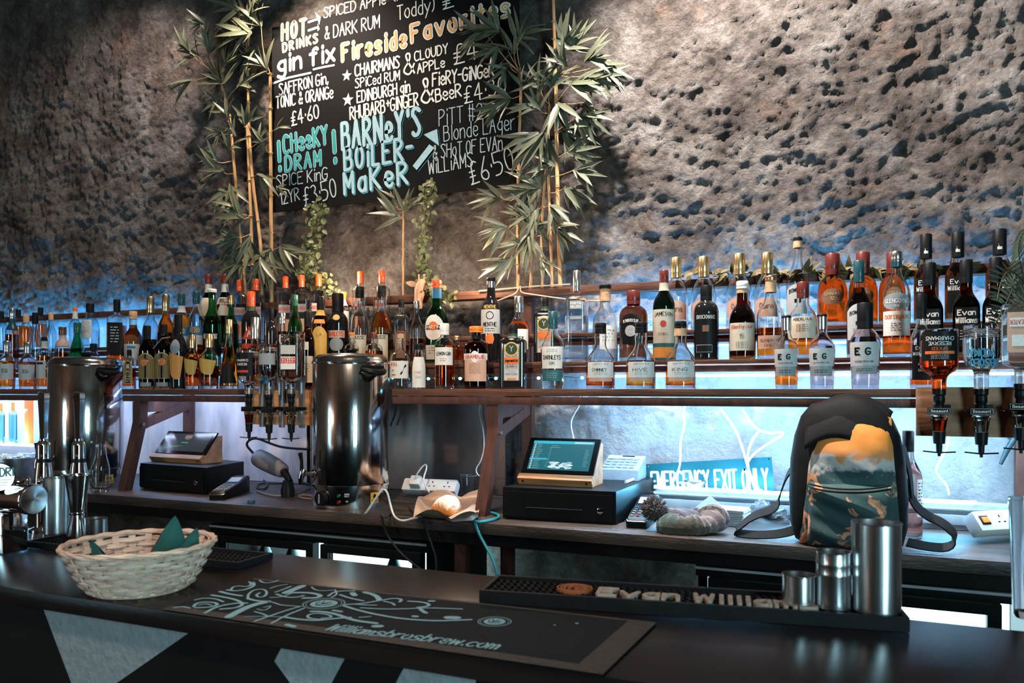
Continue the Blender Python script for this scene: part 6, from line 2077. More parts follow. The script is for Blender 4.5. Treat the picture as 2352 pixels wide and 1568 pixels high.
def cro(u, v):
    a = 2 * pi * v
    s_ = -1 + 2 * u
    env = max(.0, 1 - abs(s_) ** 2.2) ** .75
    ridge = .0042 * abs(math.sin(u * pi * 6.0)) ** .7
    r = .004 + (.034 * env) + ridge * env
    bend = .030 * s_ * s_
    return Vector((s_ * .074 + .0, -bend * .8 + r * math.cos(a), max(0, .030 * env + .004 + r * math.sin(a) * .92)))


m.grid(cro, 90, 24)
o = lpart(t, 'pastry', m, cro_mat(), angle=80)
t.rotation_euler = (0, 0, R(-28))

# bright far corner behind the taps: little bottles, a steel basin with ice
for lab, px, top, wp, ck, body in (('small dark bottle with orange lid in the bright corner behind the taps', 30, 924, 18, ORCAP, 'bluish'), ('small bottle with orange lid cut by the picture edge, behind the taps', 2, 926, 17, ORCAP, 'bluish')):
    bottle(lab, px, top, wp, 1.150, 3.10, 'square', 'clear', 'blue', .70, (ck, .80, 1.0, 1.05), n=3)
x = X_at(66, 3.10)
t = thing('soap_box', 'orange box with a white tap standing in the bright corner behind the taps', 'dispenser box', (x, 3.10, 1.1486))
zt = CAMZ + (HY - 917) / F * depY(66, 3.10)
part(t, 'carton', MB().bx(x - .018, x + .018, 3.085, 3.118, 1.1486, zt, .002), P('orange_card', (.85, .16, .02), rough=.5, var=.06))
part(t, 'spout', MB().tube([(x + .004, 3.084, zt - .06), (x + .004, 3.07, zt - .062), (x + .012, 3.062, zt - .075)], .007, 10), WHITEP)
bn = atZ(40, 1098, 1.06)
bn = Vector((X_at(36, 2.72), 2.72, CNT + .0006))
t = thing('ice_basin', 'steel basin of ice standing behind the beer taps', 'basin', bn)
lpart(t, 'basin', MB().lathe([(0, 0), (.10, 0), (.115, .04), (.118, .115), (.124, .118), (.124, .122), (.114, .122), (.110, .04), (.095, .006), (0, .006)], seg=40), STEEL)
ICE = P('ice', (.80, .90, .97), rough=.15, var=.1, scale=30)
m = MB()
ri = random.Random(5)
for i in range(60):
    a, r_ = ri.random() * 2 * pi, .098 * math.sqrt(ri.random())
    m.box((r_ * math.cos(a), r_ * math.sin(a), .112 + ri.random() * .014), (.026, .024, .022), Matrix.Rotation(ri.random() * 3, 3, 'Z') @ Matrix.Rotation(ri.random(), 3, 'X'), .004)
o = m.build('crushed_ice', ICE, angle=30)
o.location = bn
o['kind'] = 'stuff'
tag(o, 'heap of ice cubes filling the steel basin behind the taps', 'ice')
# clear glass milk bottle on the end of the counter
gb = atZ(232, 1122, CNT)
t = bottle('dimpled clear glass bottle standing empty on the counter end before the far urn', 232, 1019, 38, CNT, 2.60, 'milk', 'clear', None, 0, (None, 1.0, 1.0), name='glass_bottle')
lpart(t, 'lip', MB().lathe([(.017, .205), (.020, .205), (.020, .213), (.016, .213), (.017, .205)], seg=24), GLASS, recalc=True)
o = MB().box((0, 0, .004), (.045, .014, .007), None, .002).build('bottle_opener', STEEL)
p = atZ(288, 1118, CNT)
o.location = (p.x, p.y, CNT + .0005)
o.rotation_euler = (0, 0, R(20))
tag(o, 'small steel opener lying on the counter before the far cash drawer', 'opener')
# far stray stick standing behind the last dispenser
o = MB().tube([atY(2298, 1066, 3.15), atY(2312, 1036, 3.15), atY(2330, 1006, 3.15)], [.006, .007, .012, .010], 10).tube([atY(2328, 1010, 3.15), atY(2328, 1010, 3.15) + Vector((0, .12, 0))], .004, 8).build('dark_stick', P('dark_metal_stick', (.03, .06, .07), rough=.4, metal=.5, var=.2))
tag(o, 'slanting dark metal stick hanging behind the last spirit dispenser', 'stick')

# ================================================================ things on the front bar
# chrome beer taps
def tap(label, px, ybase, ytop, Yt):
    D = depY(px, Yt)
    loc = atY(px, HY, Yt)
    loc.z = BAR + .0006
    s = D / F
    zt = CAMZ + (HY - ytop) * s - BAR
    zc = lambda py: CAMZ + (HY - py) * s - BAR
    r = lambda w_: w_ * .5 * s
    t = thing('beer_tap', label, 'beer tap', loc)
    lpart(t, 'pillar', MB().lathe([(0, 0), (r(60), 0), (r(60), .008), (r(36), .014), (r(34), zc(1130)), (r(40), zc(1110)), (r(39), zc(1095)), (r(31), zc(1062)), (0, zc(1062))], seg=32), CHROME)
    lpart(t, 'black_ring', MB().lathe([(0, zc(1062)), (r(30), zc(1062)), (r(30), zc(1054)), (0, zc(1054))], seg=32), BLACKP)
    lpart(t, 'collar', MB().lathe([(0, zc(1054)), (r(28), zc(1053)), (r(28), zc(1022)), (r(30), zc(1021)), (r(24), zc(1015)), (r(18), zc(1012)), (r(18), zc(1008)), (0, zc(1008))], seg=32), CHROME)
    rings = []
    for py, w_ in ((1012, 17), (1006, 18), (1000, 17.5), (960, 21), (925, 25), (908, 27), (903, 25), (899, 17)):
        rings.append([Vector((r(w_) * math.cos(R(30) + i * pi / 3), r(w_) * math.sin(R(30) + i * pi / 3), zc(py))) for i in range(6)])
    lpart(t, 'handle', MB().loft(rings), CHROME, recalc=True, angle=20)
    lpart(t, 'collar_screw', MB().lathe([(0, 0), (.004, 0), (.003, .002), (0, .002)], (r(14), -r(24), zc(1046)), 12, M=Vector((0, 0, 1)).rotation_difference(Vector((.5, -1, 0))).to_matrix()), STEEL)
    return t


tap('chrome beer tap with six-sided handle standing alone nearest the bright corner', 100, 1230, 899, 1.405)
tap('chrome beer tap with six-sided handle behind the double cone jigger', 181, 1230, 902, 1.405)
# beer font drum and badge at the end of the bar
c = atY(77, 1147, 1.20)
rd = 36 * depY(77, 1.20) / F
t = thing('beer_font', 'chrome drum of a beer font with bright round end cap, cut by the picture edge', 'beer font', (c.x - .12, c.y, BAR + .0006))
MX = Matrix.Rotation(R(90), 3, 'Y')
part(t, 'drum', MB().lathe([(0, -.30), (rd * .94, -.30), (rd * .94, -.012), (rd, -.010), (rd, -.001), (rd * .96, 0), (0, 0)], c, 36, M=MX), CHROME)


def cap_mat():
    m = P('spun_steel_cap', (.66, .66, .66), rough=.28, metal=1, var=0)
    b = m.node_tree.nodes['Principled BSDF']
    b.inputs['Anisotropic'].default_value = .85
    tg = m.node_tree.nodes.new('ShaderNodeTangent')
    tg.direction_type = 'RADIAL'
    tg.axis = 'X'
    m.node_tree.links.new(tg.outputs[0], b.inputs['Tangent'])
    return m


part(t, 'end_cap', MB().lathe([(rd * .90, .0008), (rd * .90, .003), (rd * .5, .0045), (0, .005)], c, 36, M=MX), cap_mat())
part(t, 'foot', MB().bx(c.x - .20, c.x - .06, c.y - .03, c.y + .03, BAR + .0006, c.z - rd * .93, .004), CHROME)
b0 = atY(-4, 1096, 1.17)
bd = (Vector((0, 0, CAMZ)) - b0)
bd.z = 0
bd = (bd.normalized() + Vector((.15, 0, .25))).normalized()
q = Vector((0, 0, 1)).rotation_difference(bd).to_matrix()
rb = 34 * depY(0, 1.17) / F
part(t, 'badge_arm', MB().tube([c + Vector((-.04, .012, rd * .7)), c + Vector((-.045, .02, rd * 1.3)), b0 + Vector((.02, .04, -.02)), b0 - bd * .017], [.007, .007, .008, .012], 12, sm=2), CHROME)
bo = part(t, 'badge', MB().lathe([(0, -.016), (rb * .8, -.015), (rb, -.006), (rb, .002), (rb * .93, .004), (rb * .93, .0015), (0, .0015)], b0, 36, M=q), BLACKP)
part(t, 'badge_face', MB().lathe([(rb * .92, .0018), (0, .0024)], b0, 36, M=q), P('lit_badge_face', (.8, .85, .85), rough=.3, var=0, emis=((.85, 1, 1), .9)), parent=bo)
m = MB()
write(m, 'DRINK', lambda x, y: b0 + q @ Vector((-y, x, .0032)), 0, 0, rb * .5, weight=.2, width=rb * 1.3, centre=True)
e1 = bd.cross(Vector((0, 0, 1))).normalized() * -1
e2 = e1.cross(bd).normalized() * -1
if e2.z < 0:
    e2 = -e2
m = MB()
write(m, 'DRI', lambda x, y: b0 + bd * .0034 + e1 * x + e2 * y, rb * .1, rb * .05, rb * .55, weight=.2, width=rb * .75)
for i in range(3):
    ribbon(m, [(-rb * .6, -rb * (.2 + .18 * i)), (rb * (.7 - .15 * i), -rb * (.2 + .18 * i))], rb * .05, lambda x, y: b0 + bd * .0034 + e1 * x + e2 * y)
part(t, 'lettering', m, paint((.02, .16, .2)), parent=bo, smooth=False)


# rubber mats
def bar_mat(name, label, fl, fr, dep, h, sx, sy, nub=(.006, .004, .004), skew=0.0):
    fl, fr = Vector(fl), Vector(fr)
    ex = (fr - fl)
    W = ex.length
    ex = ex.normalized()
    ey = Vector((-ex.y, ex.x, 0))
    t = thing(name, label, 'bar mat', fl + ex * W / 2 + ey * dep / 2)

    def at(x, y, z):
        return fl + ex * x + ey * y + Vector((0, 0, z))
    ang = math.atan2(ex.y, ex.x)
    rot = Matrix.Rotation(ang, 3, 'Z')
    m = MB()
    lip = .007
    m.box(at(W / 2, dep / 2, .003), (W, dep, .006), rot)
    m.box(at(W / 2, lip / 2, h / 2 + .003), (W, lip, h - .006), rot)
    m.box(at(W / 2, dep - lip / 2, h / 2 + .003), (W, lip, h - .006), rot)
    m.box(at(lip / 2, dep / 2, h / 2 + .003), (lip, dep - 2 * lip, h - .006), rot)
    m.box(at(W - lip / 2, dep / 2, h / 2 + .003), (lip, dep - 2 * lip, h - .006), rot)
    part(t, 'tray', m, BLACKR, smooth=False)
    m = MB()
    nx, ny = int((W - 2 * lip) / sx), int((dep - 2 * lip) / sy)
    for i in range(nx):
        for j in range(ny):
            m.box(at(lip + (i + .5 + .25 * (j % 2)) * sx, lip + (j + .5) * sy, h * .5), (nub[0], nub[1], h - .008), rot)
    o = part(t, 'rubber_mesh', m, BLACKR, smooth=False)
    return t, at, W


zB = BAR + .0008
fl = atZ(1101, 1384, zB)
fr = atZ(2090, 1452, zB)
tm_, at_m, Wm = bar_mat('bar_mat', 'long black rubber bar mat with raised cream lettering, carrying the steel cups', fl, fr, .118, .022, .0125, .0105)
rzm = math.atan2((fr - fl).y, (fr - fl).x)
# raised lettering and seal
CREAM = P('cream_rubber', (.40, .31, .245), rough=.6, var=.12, scale=60)
p_a, p_b = atZ(1372, 1366, BAR + .022), atZ(1800, 1404, BAR + .022)
exm = (fr - fl).normalized()
eym = Vector((-exm.y, exm.x, 0))
loc_a = (p_a - fl).dot(exm)
loc_b = (p_b - fl).dot(exm)
m = MB()
m2 = MB()
hh = .044
write(m, 'Evan Williams', lambda x, y: at_m(x, y, .0235), loc_a, .022, hh, weight=.17, width=(loc_b - loc_a) * 1.18, seg=8)
lt = m.build('raised_lettering', CREAM, tm_, smooth=False, off=Vector(tm_.location))
sm = lt.modifiers.new('thick', 'SOLIDIFY')
sm.thickness = .0105
sm.offset = -1
p_s = atZ(1320, 1350, BAR + .022)
sxx, syy = (p_s - fl).dot(exm), (p_s - fl).dot(eym)
ORB = P('orange_rubber', (.33, .085, .02), rough=.6, var=.12, scale=60)
m = MB()
m.add([at_m(sxx + .030 * math.cos(2 * pi * i / 32), syy + .026 * math.sin(2 * pi * i / 32), .0175) for i in range(32)], [list(range(32))])
for rr_ in (1.0, .8):
    ribbon(m, [(sxx + .030 * rr_ * math.cos(2 * pi * i / 32), syy + .026 * rr_ * math.sin(2 * pi * i / 32)) for i in range(33)], .003, lambda x, y: at_m(x, y, .0225))
write(m, '1783', lambda x, y: at_m(x, y, .0225), sxx, syy - .008, .016, weight=.22, width=.040, centre=True)
sl_ = m.build('raised_seal', ORB, tm_, smooth=False, off=Vector(tm_.location))
sm = sl_.modifiers.new('thick', 'SOLIDIFY')
sm.thickness = .006
sm.offset = -1
fl2, fr2 = atZ(57, 1256, zB), atZ(546, 1308, zB)
tm2, at_m2, W2_ = bar_mat('bar_mat', 'narrow black rubber bar mat behind the wicker basket', fl2, fr2, .110, .014, .0125, .0105)


# steel cups
def cup(label, px, ybase, ytop, wpx, z0, name='steel_measure', wt=.0012, rings=(), flare=1.0):
    b = atZ(px, ybase, z0)
    dn = math.hypot(b.x, b.y)
    D = -sn * b.x * 1 + cs * b.y
    s = D / F
    rr = wpx * .5 * s
    # step back from the front of the foot to the axis
    dv = Vector((b.x, b.y, 0)).normalized()
    c_ = b + dv * rr
    D2 = D + rr
    H = CAMZ + (HY - ytop) / F * D2 - z0
    rr = wpx * .5 * D2 / F
    t = thing(name, label, 'measuring cup', (c_.x, c_.y, z0))
    pr = [(0, 0), (rr - .002, 0), (rr, .002)]
    for zz in rings:
        pr += [(rr * 1.0, H * zz - .002), (rr * 1.025, H * zz), (rr * 1.0, H * zz + .002)]
    pr += [(rr * flare, H), (rr * flare - wt, H), (rr - wt, .004), (0, .004)]
    lpart(t, 'wall', MB().lathe(pr, seg=48), STEEL, recalc=True)
    lpart(t, 'rim', MB().lathe([(rr * flare - wt, H), (rr * flare + .0008, H - .0005), (rr * flare + .0008, H + .001), (rr * flare - wt, H + .001), (rr * flare - wt, H)], seg=48), CHROME)
    return t


zm = BAR + .0008 + .0182
cup('short steel measure, smallest of the three on the lettered mat', 1835, 1398, 1319, 74, zm)
cup('middle-height ridged steel measure between the short one and the tumbler', 1914, 1405, 1266, 76, zm, rings=(.62, .80))
cup('tall brushed steel tumbler at the end of the lettered mat', 2013, 1416, 1199, 104, zm, name='steel_tumbler', flare=1.02)
zm2 = BAR + .0008 + .0102
cup('tall steel tumbler beside the double cone jigger, in front of the chrome tap', 131, 1229, 1096, 56, zm2, name='steel_tumbler')
cup('steel tumbler hidden behind the double cone jigger', 152, 1222, 1095, 40, zm2, name='steel_tumbler')
cup('low wide steel measure next to the double cone jigger', 221, 1236, 1189, 48, zm2)
b = atZ(177, 1236, zm2)
s = (-sn * b.x + cs * b.y) / F
ra, rb_, rc = 27 * s, 14 * s, 24 * s
H1 = 52 * s
H2 = (1236 - 1092) * s
dv = Vector((b.x, b.y, 0)).normalized()
t = thing('cone_jigger', 'double cone steel jigger with narrow ringed waist on the narrow mat', 'jigger', (b + dv * rc))
lpart(t, 'lower_cone', MB().lathe([(0, H1), (rb_, H1), (rc, .002), (rc, 0), (rc - .001, 0), (rb_ - .001, H1 - .002), (0, H1 - .002)], seg=40), POLISH, recalc=True)
lpart(t, 'waist_ring', MB().lathe([(rb_, H1 - .001), (rb_ + .0025, H1), (rb_ + .003, H1 + .003), (rb_ + .0025, H1 + .006), (rb_, H1 + .007), (rb_ * .9, H1 + .003), (rb_, H1 - .001)], seg=40), CHROME)
lpart(t, 'upper_cone', MB().lathe([(0, H1 + .001), (rb_, H1 + .001), (ra, H2), (ra - .001, H2), (rb_ - .001, H1 + .004), (0, H1 + .004)], seg=40), POLISH, recalc=True)
lpart(t, 'rim', MB().lathe([(ra - .001, H2), (ra + .0025, H2 - .0005), (ra + .0025, H2 + .0012), (ra - .001, H2 + .0012), (ra - .001, H2)], seg=40), CHROME)

# wicker basket
bc = atZ(322, 1375, BAR)
D_ = -sn * bc.x + cs * bc.y
dv = Vector((bc.x, bc.y, 0)).normalized()
rb_ = .083
bc = bc + dv * rb_
t = thing('wicker_basket', 'round pale wicker basket with dark green napkins on the bar', 'basket', (bc.x, bc.y, BAR + .0006))
WICK = P('pale_wicker', (.78, .52, .40), rough=.6, var=.35, scale=25, stretch=(1, 1, 5), bump=.25, bscale=120)
NST, HB = 26, .084


def bas_r(z):
    k = z / HB
    return rb_ + (.130 - rb_) * (k ** .75)


m = MB()
rows = 8
for k in range(rows):
    z0 = .006 + (HB - .014) * k / rows
    zh = (HB - .014) / rows * .92

    def ringf(u, v, k=k, z0=z0, zh=zh):
        a = 2 * pi * u
        w_ = .0044 * math.sin(a * NST / 2 + pi * (k % 2)) + .0008 * noise.noise(Vector((a * 6, k * 3, 1)))
        zz = z0 + zh * v + .0012 * noise.noise(Vector((a * 2.5, k * 5.0, 4)))
        bul = .0010 * math.sin(pi * v)
        rr = bas_r(zz) + w_ + bul
        return Vector((rr * math.cos(a), rr * math.sin(a), zz))
    m.grid(ringf, 208, 3)

    def ringi(u, v, k=k, z0=z0, zh=zh):
        p = ringf(u, v)
        d = math.hypot(p.x, p.y)
        q_ = (d - .0022) / d
        return Vector((p.x * q_, p.y * q_, p.z))
    m.grid(lambda u, v: ringi(1 - u, v), 208, 2)
lpart(t, 'wicker_weave', m, WICK)
m = MB()
for i in range(NST):
    a = 2 * pi * (i + .5) / NST
    pts = []
    for j in range(6):
        z = .002 + (HB - .004) * j / 5
        rr = bas_r(z) - .0005
        pts.append(Vector((rr * math.cos(a), rr * math.sin(a), z)))
    sd = Vector((-math.sin(a), math.cos(a), 0)) * .0062
    for p0, p1 in zip(pts, pts[1:]):
        rd_ = Vector((math.cos(a), math.sin(a), 0)) * .0012
        m.add([p0 - sd + rd_, p0 + sd + rd_, p1 + sd + rd_, p1 - sd + rd_, p0 - sd - rd_, p0 + sd - rd_, p1 + sd - rd_, p1 - sd - rd_], [(0, 1, 2, 3), (7, 6, 5, 4), (0, 3, 7, 4), (1, 5, 6, 2)])
lpart(t, 'wicker_lattice', m, WICK, smooth=False)
m = MB()
for k, (dr, dz, ph) in enumerate(((.0, 0, 0), (.0022, .0028, 1.7), (-.0022, .0030, 3.1), (.0004, .0052, 4.6))):
    pts = []
    for i in range(121):
        a = 2 * pi * i / 120
        rr = bas_r(HB) + dr + .0012 * math.sin(a * 20 + ph)
        pts.append((rr * math.cos(a), rr * math.sin(a), HB - .004 + dz + .0010 * math.cos(a * 20 + ph)))
    m.tube(pts, .0030, 6, cap=False)
lpart(t, 'rim', m, WICK)
lpart(t, 'base', MB().lathe([(0, 0), (rb_, 0), (rb_ + .002, .004), (rb_, .008), (0, .006)], seg=40), WICK)
NG = P('dark_green_paper', (.006, .085, .075), rough=.75, var=.15, scale=25, bump=.1)


def folded(label, tip, base_c, w_, lean, tw, layers=2):
    """folded napkin standing in the basket: two leaves meeting at the tip."""
    base = Vector((bc.x, bc.y, BAR + .012))
    t = thing('green_napkin', label, 'napkin', base_c, group='green napkins in the basket')
    tip, b_ = Vector(tip), Vector(base_c)
    ex = Vector((math.cos(tw), math.sin(tw), 0))
    ey = Vector((-math.sin(tw), math.cos(tw), 0))
    for k in range(layers):
        m = MB()
        sgn_ = 1 if k == 0 else -1

        def fn(u, v):
            q_ = 2 * u - 1
            c0 = b_ + (tip - b_) * v
            ww = w_ * (1 - v) ** .75
            bulge = .012 * (1 - abs(q_)) * math.sin(pi * min(1, v + .15)) * sgn_
            return c0 + ex * (ww * q_ + .006 * k * (1 - v)) + ey * (bulge + .005 * sgn_ * (1 - v) + lean * q_ * (1 - v))
        m.grid(fn, 12, 14)
        o = part(t, 'folded_leaf', m, NG, angle=60)
        sm = o.modifiers.new('thick', 'SOLIDIFY')
        sm.thickness = .0014
    return t


def bp_(px, py, dd):
    """a point in the basket seen at (px, py), dd metres behind the basket axis along the bar depth."""
    return atY(px, py, bc.y + dd)


folded('tallest dark green folded napkin in the middle of the wicker basket', bp_(402, 1184, .02), bp_(378, 1312, .02), .044, .012, R(18))
folded('pointed dark green napkin nearest the narrow bar mat, in the wicker basket', bp_(452, 1212, .035), bp_(412, 1300, .03), .030, -.008, R(35))
folded('low dark green folded napkin slumped over the wicker rim nearest the beer taps', bp_(206, 1238, -.005), bp_(222, 1300, .0), .058, .008, R(-14))

# printed cloth runner
zr = BAR + .0036
f_l, f_r, b_r, b_l = (atZ(372, 1399, zr), atZ(1384, 1549, zr), atZ(1508, 1429, zr), atZ(586, 1328, zr))
t = thing('bar_runner', 'dark printed bar runner with pale swirls, two round emblems and a web address', 'bar runner', (f_l + f_r + b_r + b_l) / 4)
RUN = P('dark_runner_cloth', (.013, .016, .020), rough=.85, var=.25, scale=120, bump=.2, bscale=300)
RUNB = P('runner_border', (.060, .050, .046), rough=.8, var=.25, scale=90, bump=.2, bscale=300)


def rq(u, v, o=0.0):
    a = f_l + (f_r - f_l) * u
    b = b_l + (b_r - b_l) * u
    p = a + (b - a) * v
    return Vector((p.x, p.y, zr + o + .0010 * math.sin(u * 9 + v * 2) * max(0, v - .8)))


m = MB()
m.grid(lambda u, v: rq(u, v), 40, 8)
m.grid(lambda u, v: rq(1 - u, v, -.0026), 40, 8)
part(t, 'cloth', m, RUN)
m = MB()
m.grid(lambda u, v: rq(u, .10 * v, .0004), 40, 1)
m.grid(lambda u, v: rq(.945 + .055 * u, .10 + .90 * v, .0004), 2, 8)
m.grid(lambda u, v: rq(.945 * u, .965 + .035 * v, .0004), 40, 1)
part(t, 'border', m, RUNB)
PALE = P('runner_pale_print', (.25, .45, .52), rough=.8, var=.15, scale=200)
zp = zr + .0010


def px8(X, Y):
    return (400 + X * .2976, 1300 + Y * .2976)


def zpt(p):
    v = atZ(p[0], p[1], zp)
    return (v.x, v.y)


m = MB()
SW = [  # strokes of the printed swirl, traced as (points), width in mm
    ([(0, 320), (60, 310), (120, 322)], 5), ([(240, 360), (300, 325), (380, 300), (480, 285), (560, 285)], 7), ([(420, 390), (500, 345), (600, 300), (720, 272)], 16),
    ([(545, 388), (700, 385), (860, 392)], 3), ([(620, 425), (760, 375), (900, 330), (975, 310)], 5), ([(750, 440), (860, 380), (1000, 325)], 5),
    ([(620, 350), (680, 365), (730, 388)], 4), ([(640, 330), (700, 345), (760, 300), (690, 318)], 3), ([(720, 272), (770, 280), (820, 300), (900, 305), (960, 310)], 4),
    ([(160, 260), (230, 245), (320, 250), (380, 275)], 5), ([(290, 222), (400, 240), (480, 258), (530, 285), (520, 305), (470, 322), (360, 330)], 7), ([(355, 195), (430, 215), (520, 228)], 8),
    ([(150, 310), (170, 285), (230, 275), (310, 278), (340, 295), (300, 312), (220, 320), (160, 318)], 6), ([(190, 300), (240, 288), (290, 300)], 4), ([(440, 180), (450, 160), (500, 150), (560, 160), (600, 140), (580, 120)], 5),
    ([(410, 182), (470, 192), (560, 178), (620, 150), (610, 125)], 7), ([(570, 250), (570, 215), (620, 180), (690, 175), (720, 200), (700, 235), (650, 240), (630, 222), (660, 205)], 5),
    ([(570, 250), (640, 268), (730, 272)], 8), ([(660, 110), (690, 130), (760, 125), (800, 110)], 5), ([(740, 240), (830, 238), (900, 210)], 4), ([(790, 215), (860, 240), (950, 240), (1000, 225)], 6),
    ([(860, 205), (920, 180), (990, 152)], 17), ([(860, 206), (960, 202), (1060, 205), (1140, 225), (1100, 245), (1000, 245)], 10), ([(740, 170), (800, 150), (870, 140)], 4), ([(780, 200), (840, 180), (900, 155)], 5),
    ([(1060, 160), (1090, 185), (1150, 190), (1220, 185)], 4), ([(1190, 230), (1230, 200), (1290, 190), (1390, 190)], 6), ([(1280, 220), (1350, 245), (1460, 268)], 6), ([(1375, 205), (1395, 225)], 12),
    ([(1240, 180), (1260, 215), (1215, 240)], 4), ([(1470, 200), (1530, 215), (1570, 235), (1585, 262)], 11), ([(1320, 295), (1440, 290), (1580, 265), (1700, 245), (1760, 255), (1740, 275)], 6), ([(1620, 270), (1690, 285), (1700, 300)], 5),
    ([(1310, 305), (1420, 340), (1560, 372), (1720, 400), (1880, 415), (2050, 422), (2290, 412)], 7), ([(1440, 320), (1580, 330), (1760, 330), (1960, 320), (2220, 330)], 5), ([(1810, 270), (1900, 275), (1970, 290), (1960, 310), (1880, 318)], 7),
    ([(1390, 292), (1480, 300), (1560, 300)], 5), ([(1900, 330), (1925, 350), (1945, 360)], 8), ([(1850, 385), (1870, 388)], 10), ([(1975, 268), (2000, 268)], 10), ([(2115, 395), (2180, 398)], 18),
    ([(1060, 348), (1150, 350), (1250, 368), (1320, 395), (1400, 420), (1560, 440)], 9), ([(1230, 340), (1290, 350)], 8), ([(850, 392), (960, 410), (1100, 420), (1220, 405), (1360, 395)], 7),
    ([(1220, 408), (1120, 412), (1030, 400), (1030, 375), (1100, 360), (1200, 375), (1220, 395), (1140, 402)], 5), ([(1430, 395), (1515, 388)], 4), ([(870, 450), (925, 465)], 10), ([(1550, 462), (1590, 462)], 14),
]
for pts, wd in SW:
    pp = smooth_line([zpt(px8(*p)) for p in pts], 2)
    ribbon(m, pp, wd * .0009, lambda x, y: Vector((x, y, zp)), seg=6)
part(t, 'swirl_print', m, PALE, smooth=False)


def emblem(px, py, rpx):
    m = MB()
    c_ = atZ(px, py, zp)
    r_ = rpx * (-sn * c_.x + cs * c_.y) / F
    P3 = lambda x, y, o=.0002: Vector((c_.x + x, c_.y + y, zp + o))
    for k, w_ in ((1.0, .05), (.86, .03)):
        ribbon(m, [(r_ * k * math.cos(2 * pi * i / 40), r_ * k * math.sin(2 * pi * i / 40)) for i in range(41)], r_ * w_, P3, caps=False)
    m.add([P3(r_ * .66 * math.cos(2 * pi * i / 40), r_ * .66 * math.sin(2 * pi * i / 40)) for i in range(40)], [list(range(40))])
    m2 = MB()
    # dark sprouting mark inside the pale disc
    for st, w_ in (([(0, -.45), (0, .42)], .09), ([(0, -.1), (.2, .05), (.34, .25)], .07), ([(0, -.1), (-.2, .05), (-.34, .25)], .07), ([(.12, -.38), (.34, -.2), (.44, .05)], .06), ([(-.12, -.38), (-.34, -.2), (-.44, .05)], .06)):
        ribbon(m2, [(p[0] * r_, p[1] * r_) for p in smooth_line(st, 1)], w_ * r_, lambda x, y: P3(x * .92 + y * .38, y * .92 - x * .38, .0005))
    o = part(t, 'round_emblem', m, PALE, smooth=False)
    part(t, 'emblem_mark', m2, RUN, parent=o, smooth=False)


emblem(744, 1386, 47)
emblem(1136, 1427, 38)
for px, py, r_ in ((1274, 1435, .0022), (1325, 1431, .003)):
    c_ = atZ(px, py, zp)
    part(t, 'print_dot', MB().disc(c_, r_, (0, 0, 1), 14), PALE, smooth=False)
pa, pb = atZ(745, 1446, zp), atZ(1136, 1490, zp)
ex_ = (pb - pa)
Lt = ex_.length
ex_ = ex_.normalized()
ey_ = Vector((-ex_.y, ex_.x, 0))
m = MB()
write(m, 'Williamsbrosbrew.com', lambda x, y: pa + ex_ * x + ey_ * y, 0, 0, .031, weight=.125, width=Lt, slant=.25)
part(t, 'web_address', m, PALE, smooth=False)

# glass at the very edge of the picture
g0 = atZ(2384, 1430, BAR)
t = thing('pint_glass', 'empty tall glass at the picture edge in front of the extension lead', 'glass', (g0.x, g0.y + .03, BAR + .0006))
lpart(t, 'glass_wall', MB().lathe([(0, 0), (.028, 0), (.030, .004), (.036, .19), (.0335, .19), (.0275, .012), (0, .012)], seg=36), GLASS, recalc=True)
lpart(t, 'rim', MB().lathe([(.0332, .190), (.0363, .190), (.0363, .192), (.0332, .192), (.0332, .190)], seg=36), GLASS, recalc=True)

# ================================================================ the menu board on the rock
YB_ = 3.160
bl, br_, tr, tl = atY(630, 487, YB_), atY(1191, 425, YB_), atY(1191, -66, YB_), atY(619, 66, YB_)
x0, x1 = (bl.x + tl.x) / 2, (br_.x + tr.x) / 2
z0, z1 = (bl.z + br_.z) / 2, (tl.z + tr.z) / 2
t = thing('menu_board', 'big black chalk menu board with hand lettered drinks between the bamboo', 'chalkboard', ((x0 + x1) / 2, YB_, z0))
SLATE = P('black_slate_paint', (.003, .003, .0035), rough=.85, spec=.15, var=.6, col2=(.008, .0085, .010), scale=2.2, bump=.03, bscale=30)
part(t, 'slate', MB().bx(x0, x1, YB_, YB_ + .012, z0, z1, .001), SLATE)
CH = {'w': paint((.80, .79, .76), .8), 'o': paint((.70, .13, .05), .8), 'c': paint((.80, .38, .12), .8), 't': paint((.015, .30, .32), .8), 'b': paint((.36, .56, .66), .8), 'd': paint((.03, .24, .31), .8), 'g': paint((.42, .52, .56), .8), 'k': SLATE}
LAY = {}


def zc_(X, Y):
    return (580 + X / 3.136, Y / 3.136)


def chalk(txt, xa, ya, xb, yb, h, wt, col, lay=1, gap=.22, shift=(0, 0), extra=0.0, slant=0.0, grp=None):
    pa = atY(*zc_(xa, ya), YB_)
    pb = atY(*zc_(xb, yb), YB_)
    pa = Vector((pa.x + shift[0], YB_, pa.z + shift[1]))
    pb = Vector((pb.x + shift[0], YB_, pb.z + shift[1]))
    e = pb - pa
    L_ = e.length
    e = e.normalized()
    n = Vector((-e.z, 0, e.x))
    hw = h / 3.136 * depY(zc_(xa, ya)[0], YB_) / F
    m = LAY.setdefault((col, lay, grp or txt), MB())
    write(m, txt, lambda x, y: pa + e * x + n * y + Vector((0, -.0006 - .0007 * lay, 0)), 0, 0, hw, weight=wt + extra, width=L_, gap=gap, slant=slant, seg=6)


def fat(txt, xa, ya, xb, yb, h, wt, fill, rim, rimw, gap=.30):
    chalk(txt, xa, ya, xb, yb, h, wt, rim, 1, gap, extra=rimw, grp=txt)
    chalk(txt, xa, ya, xb, yb, h, wt, fill, 2, gap, grp=txt)


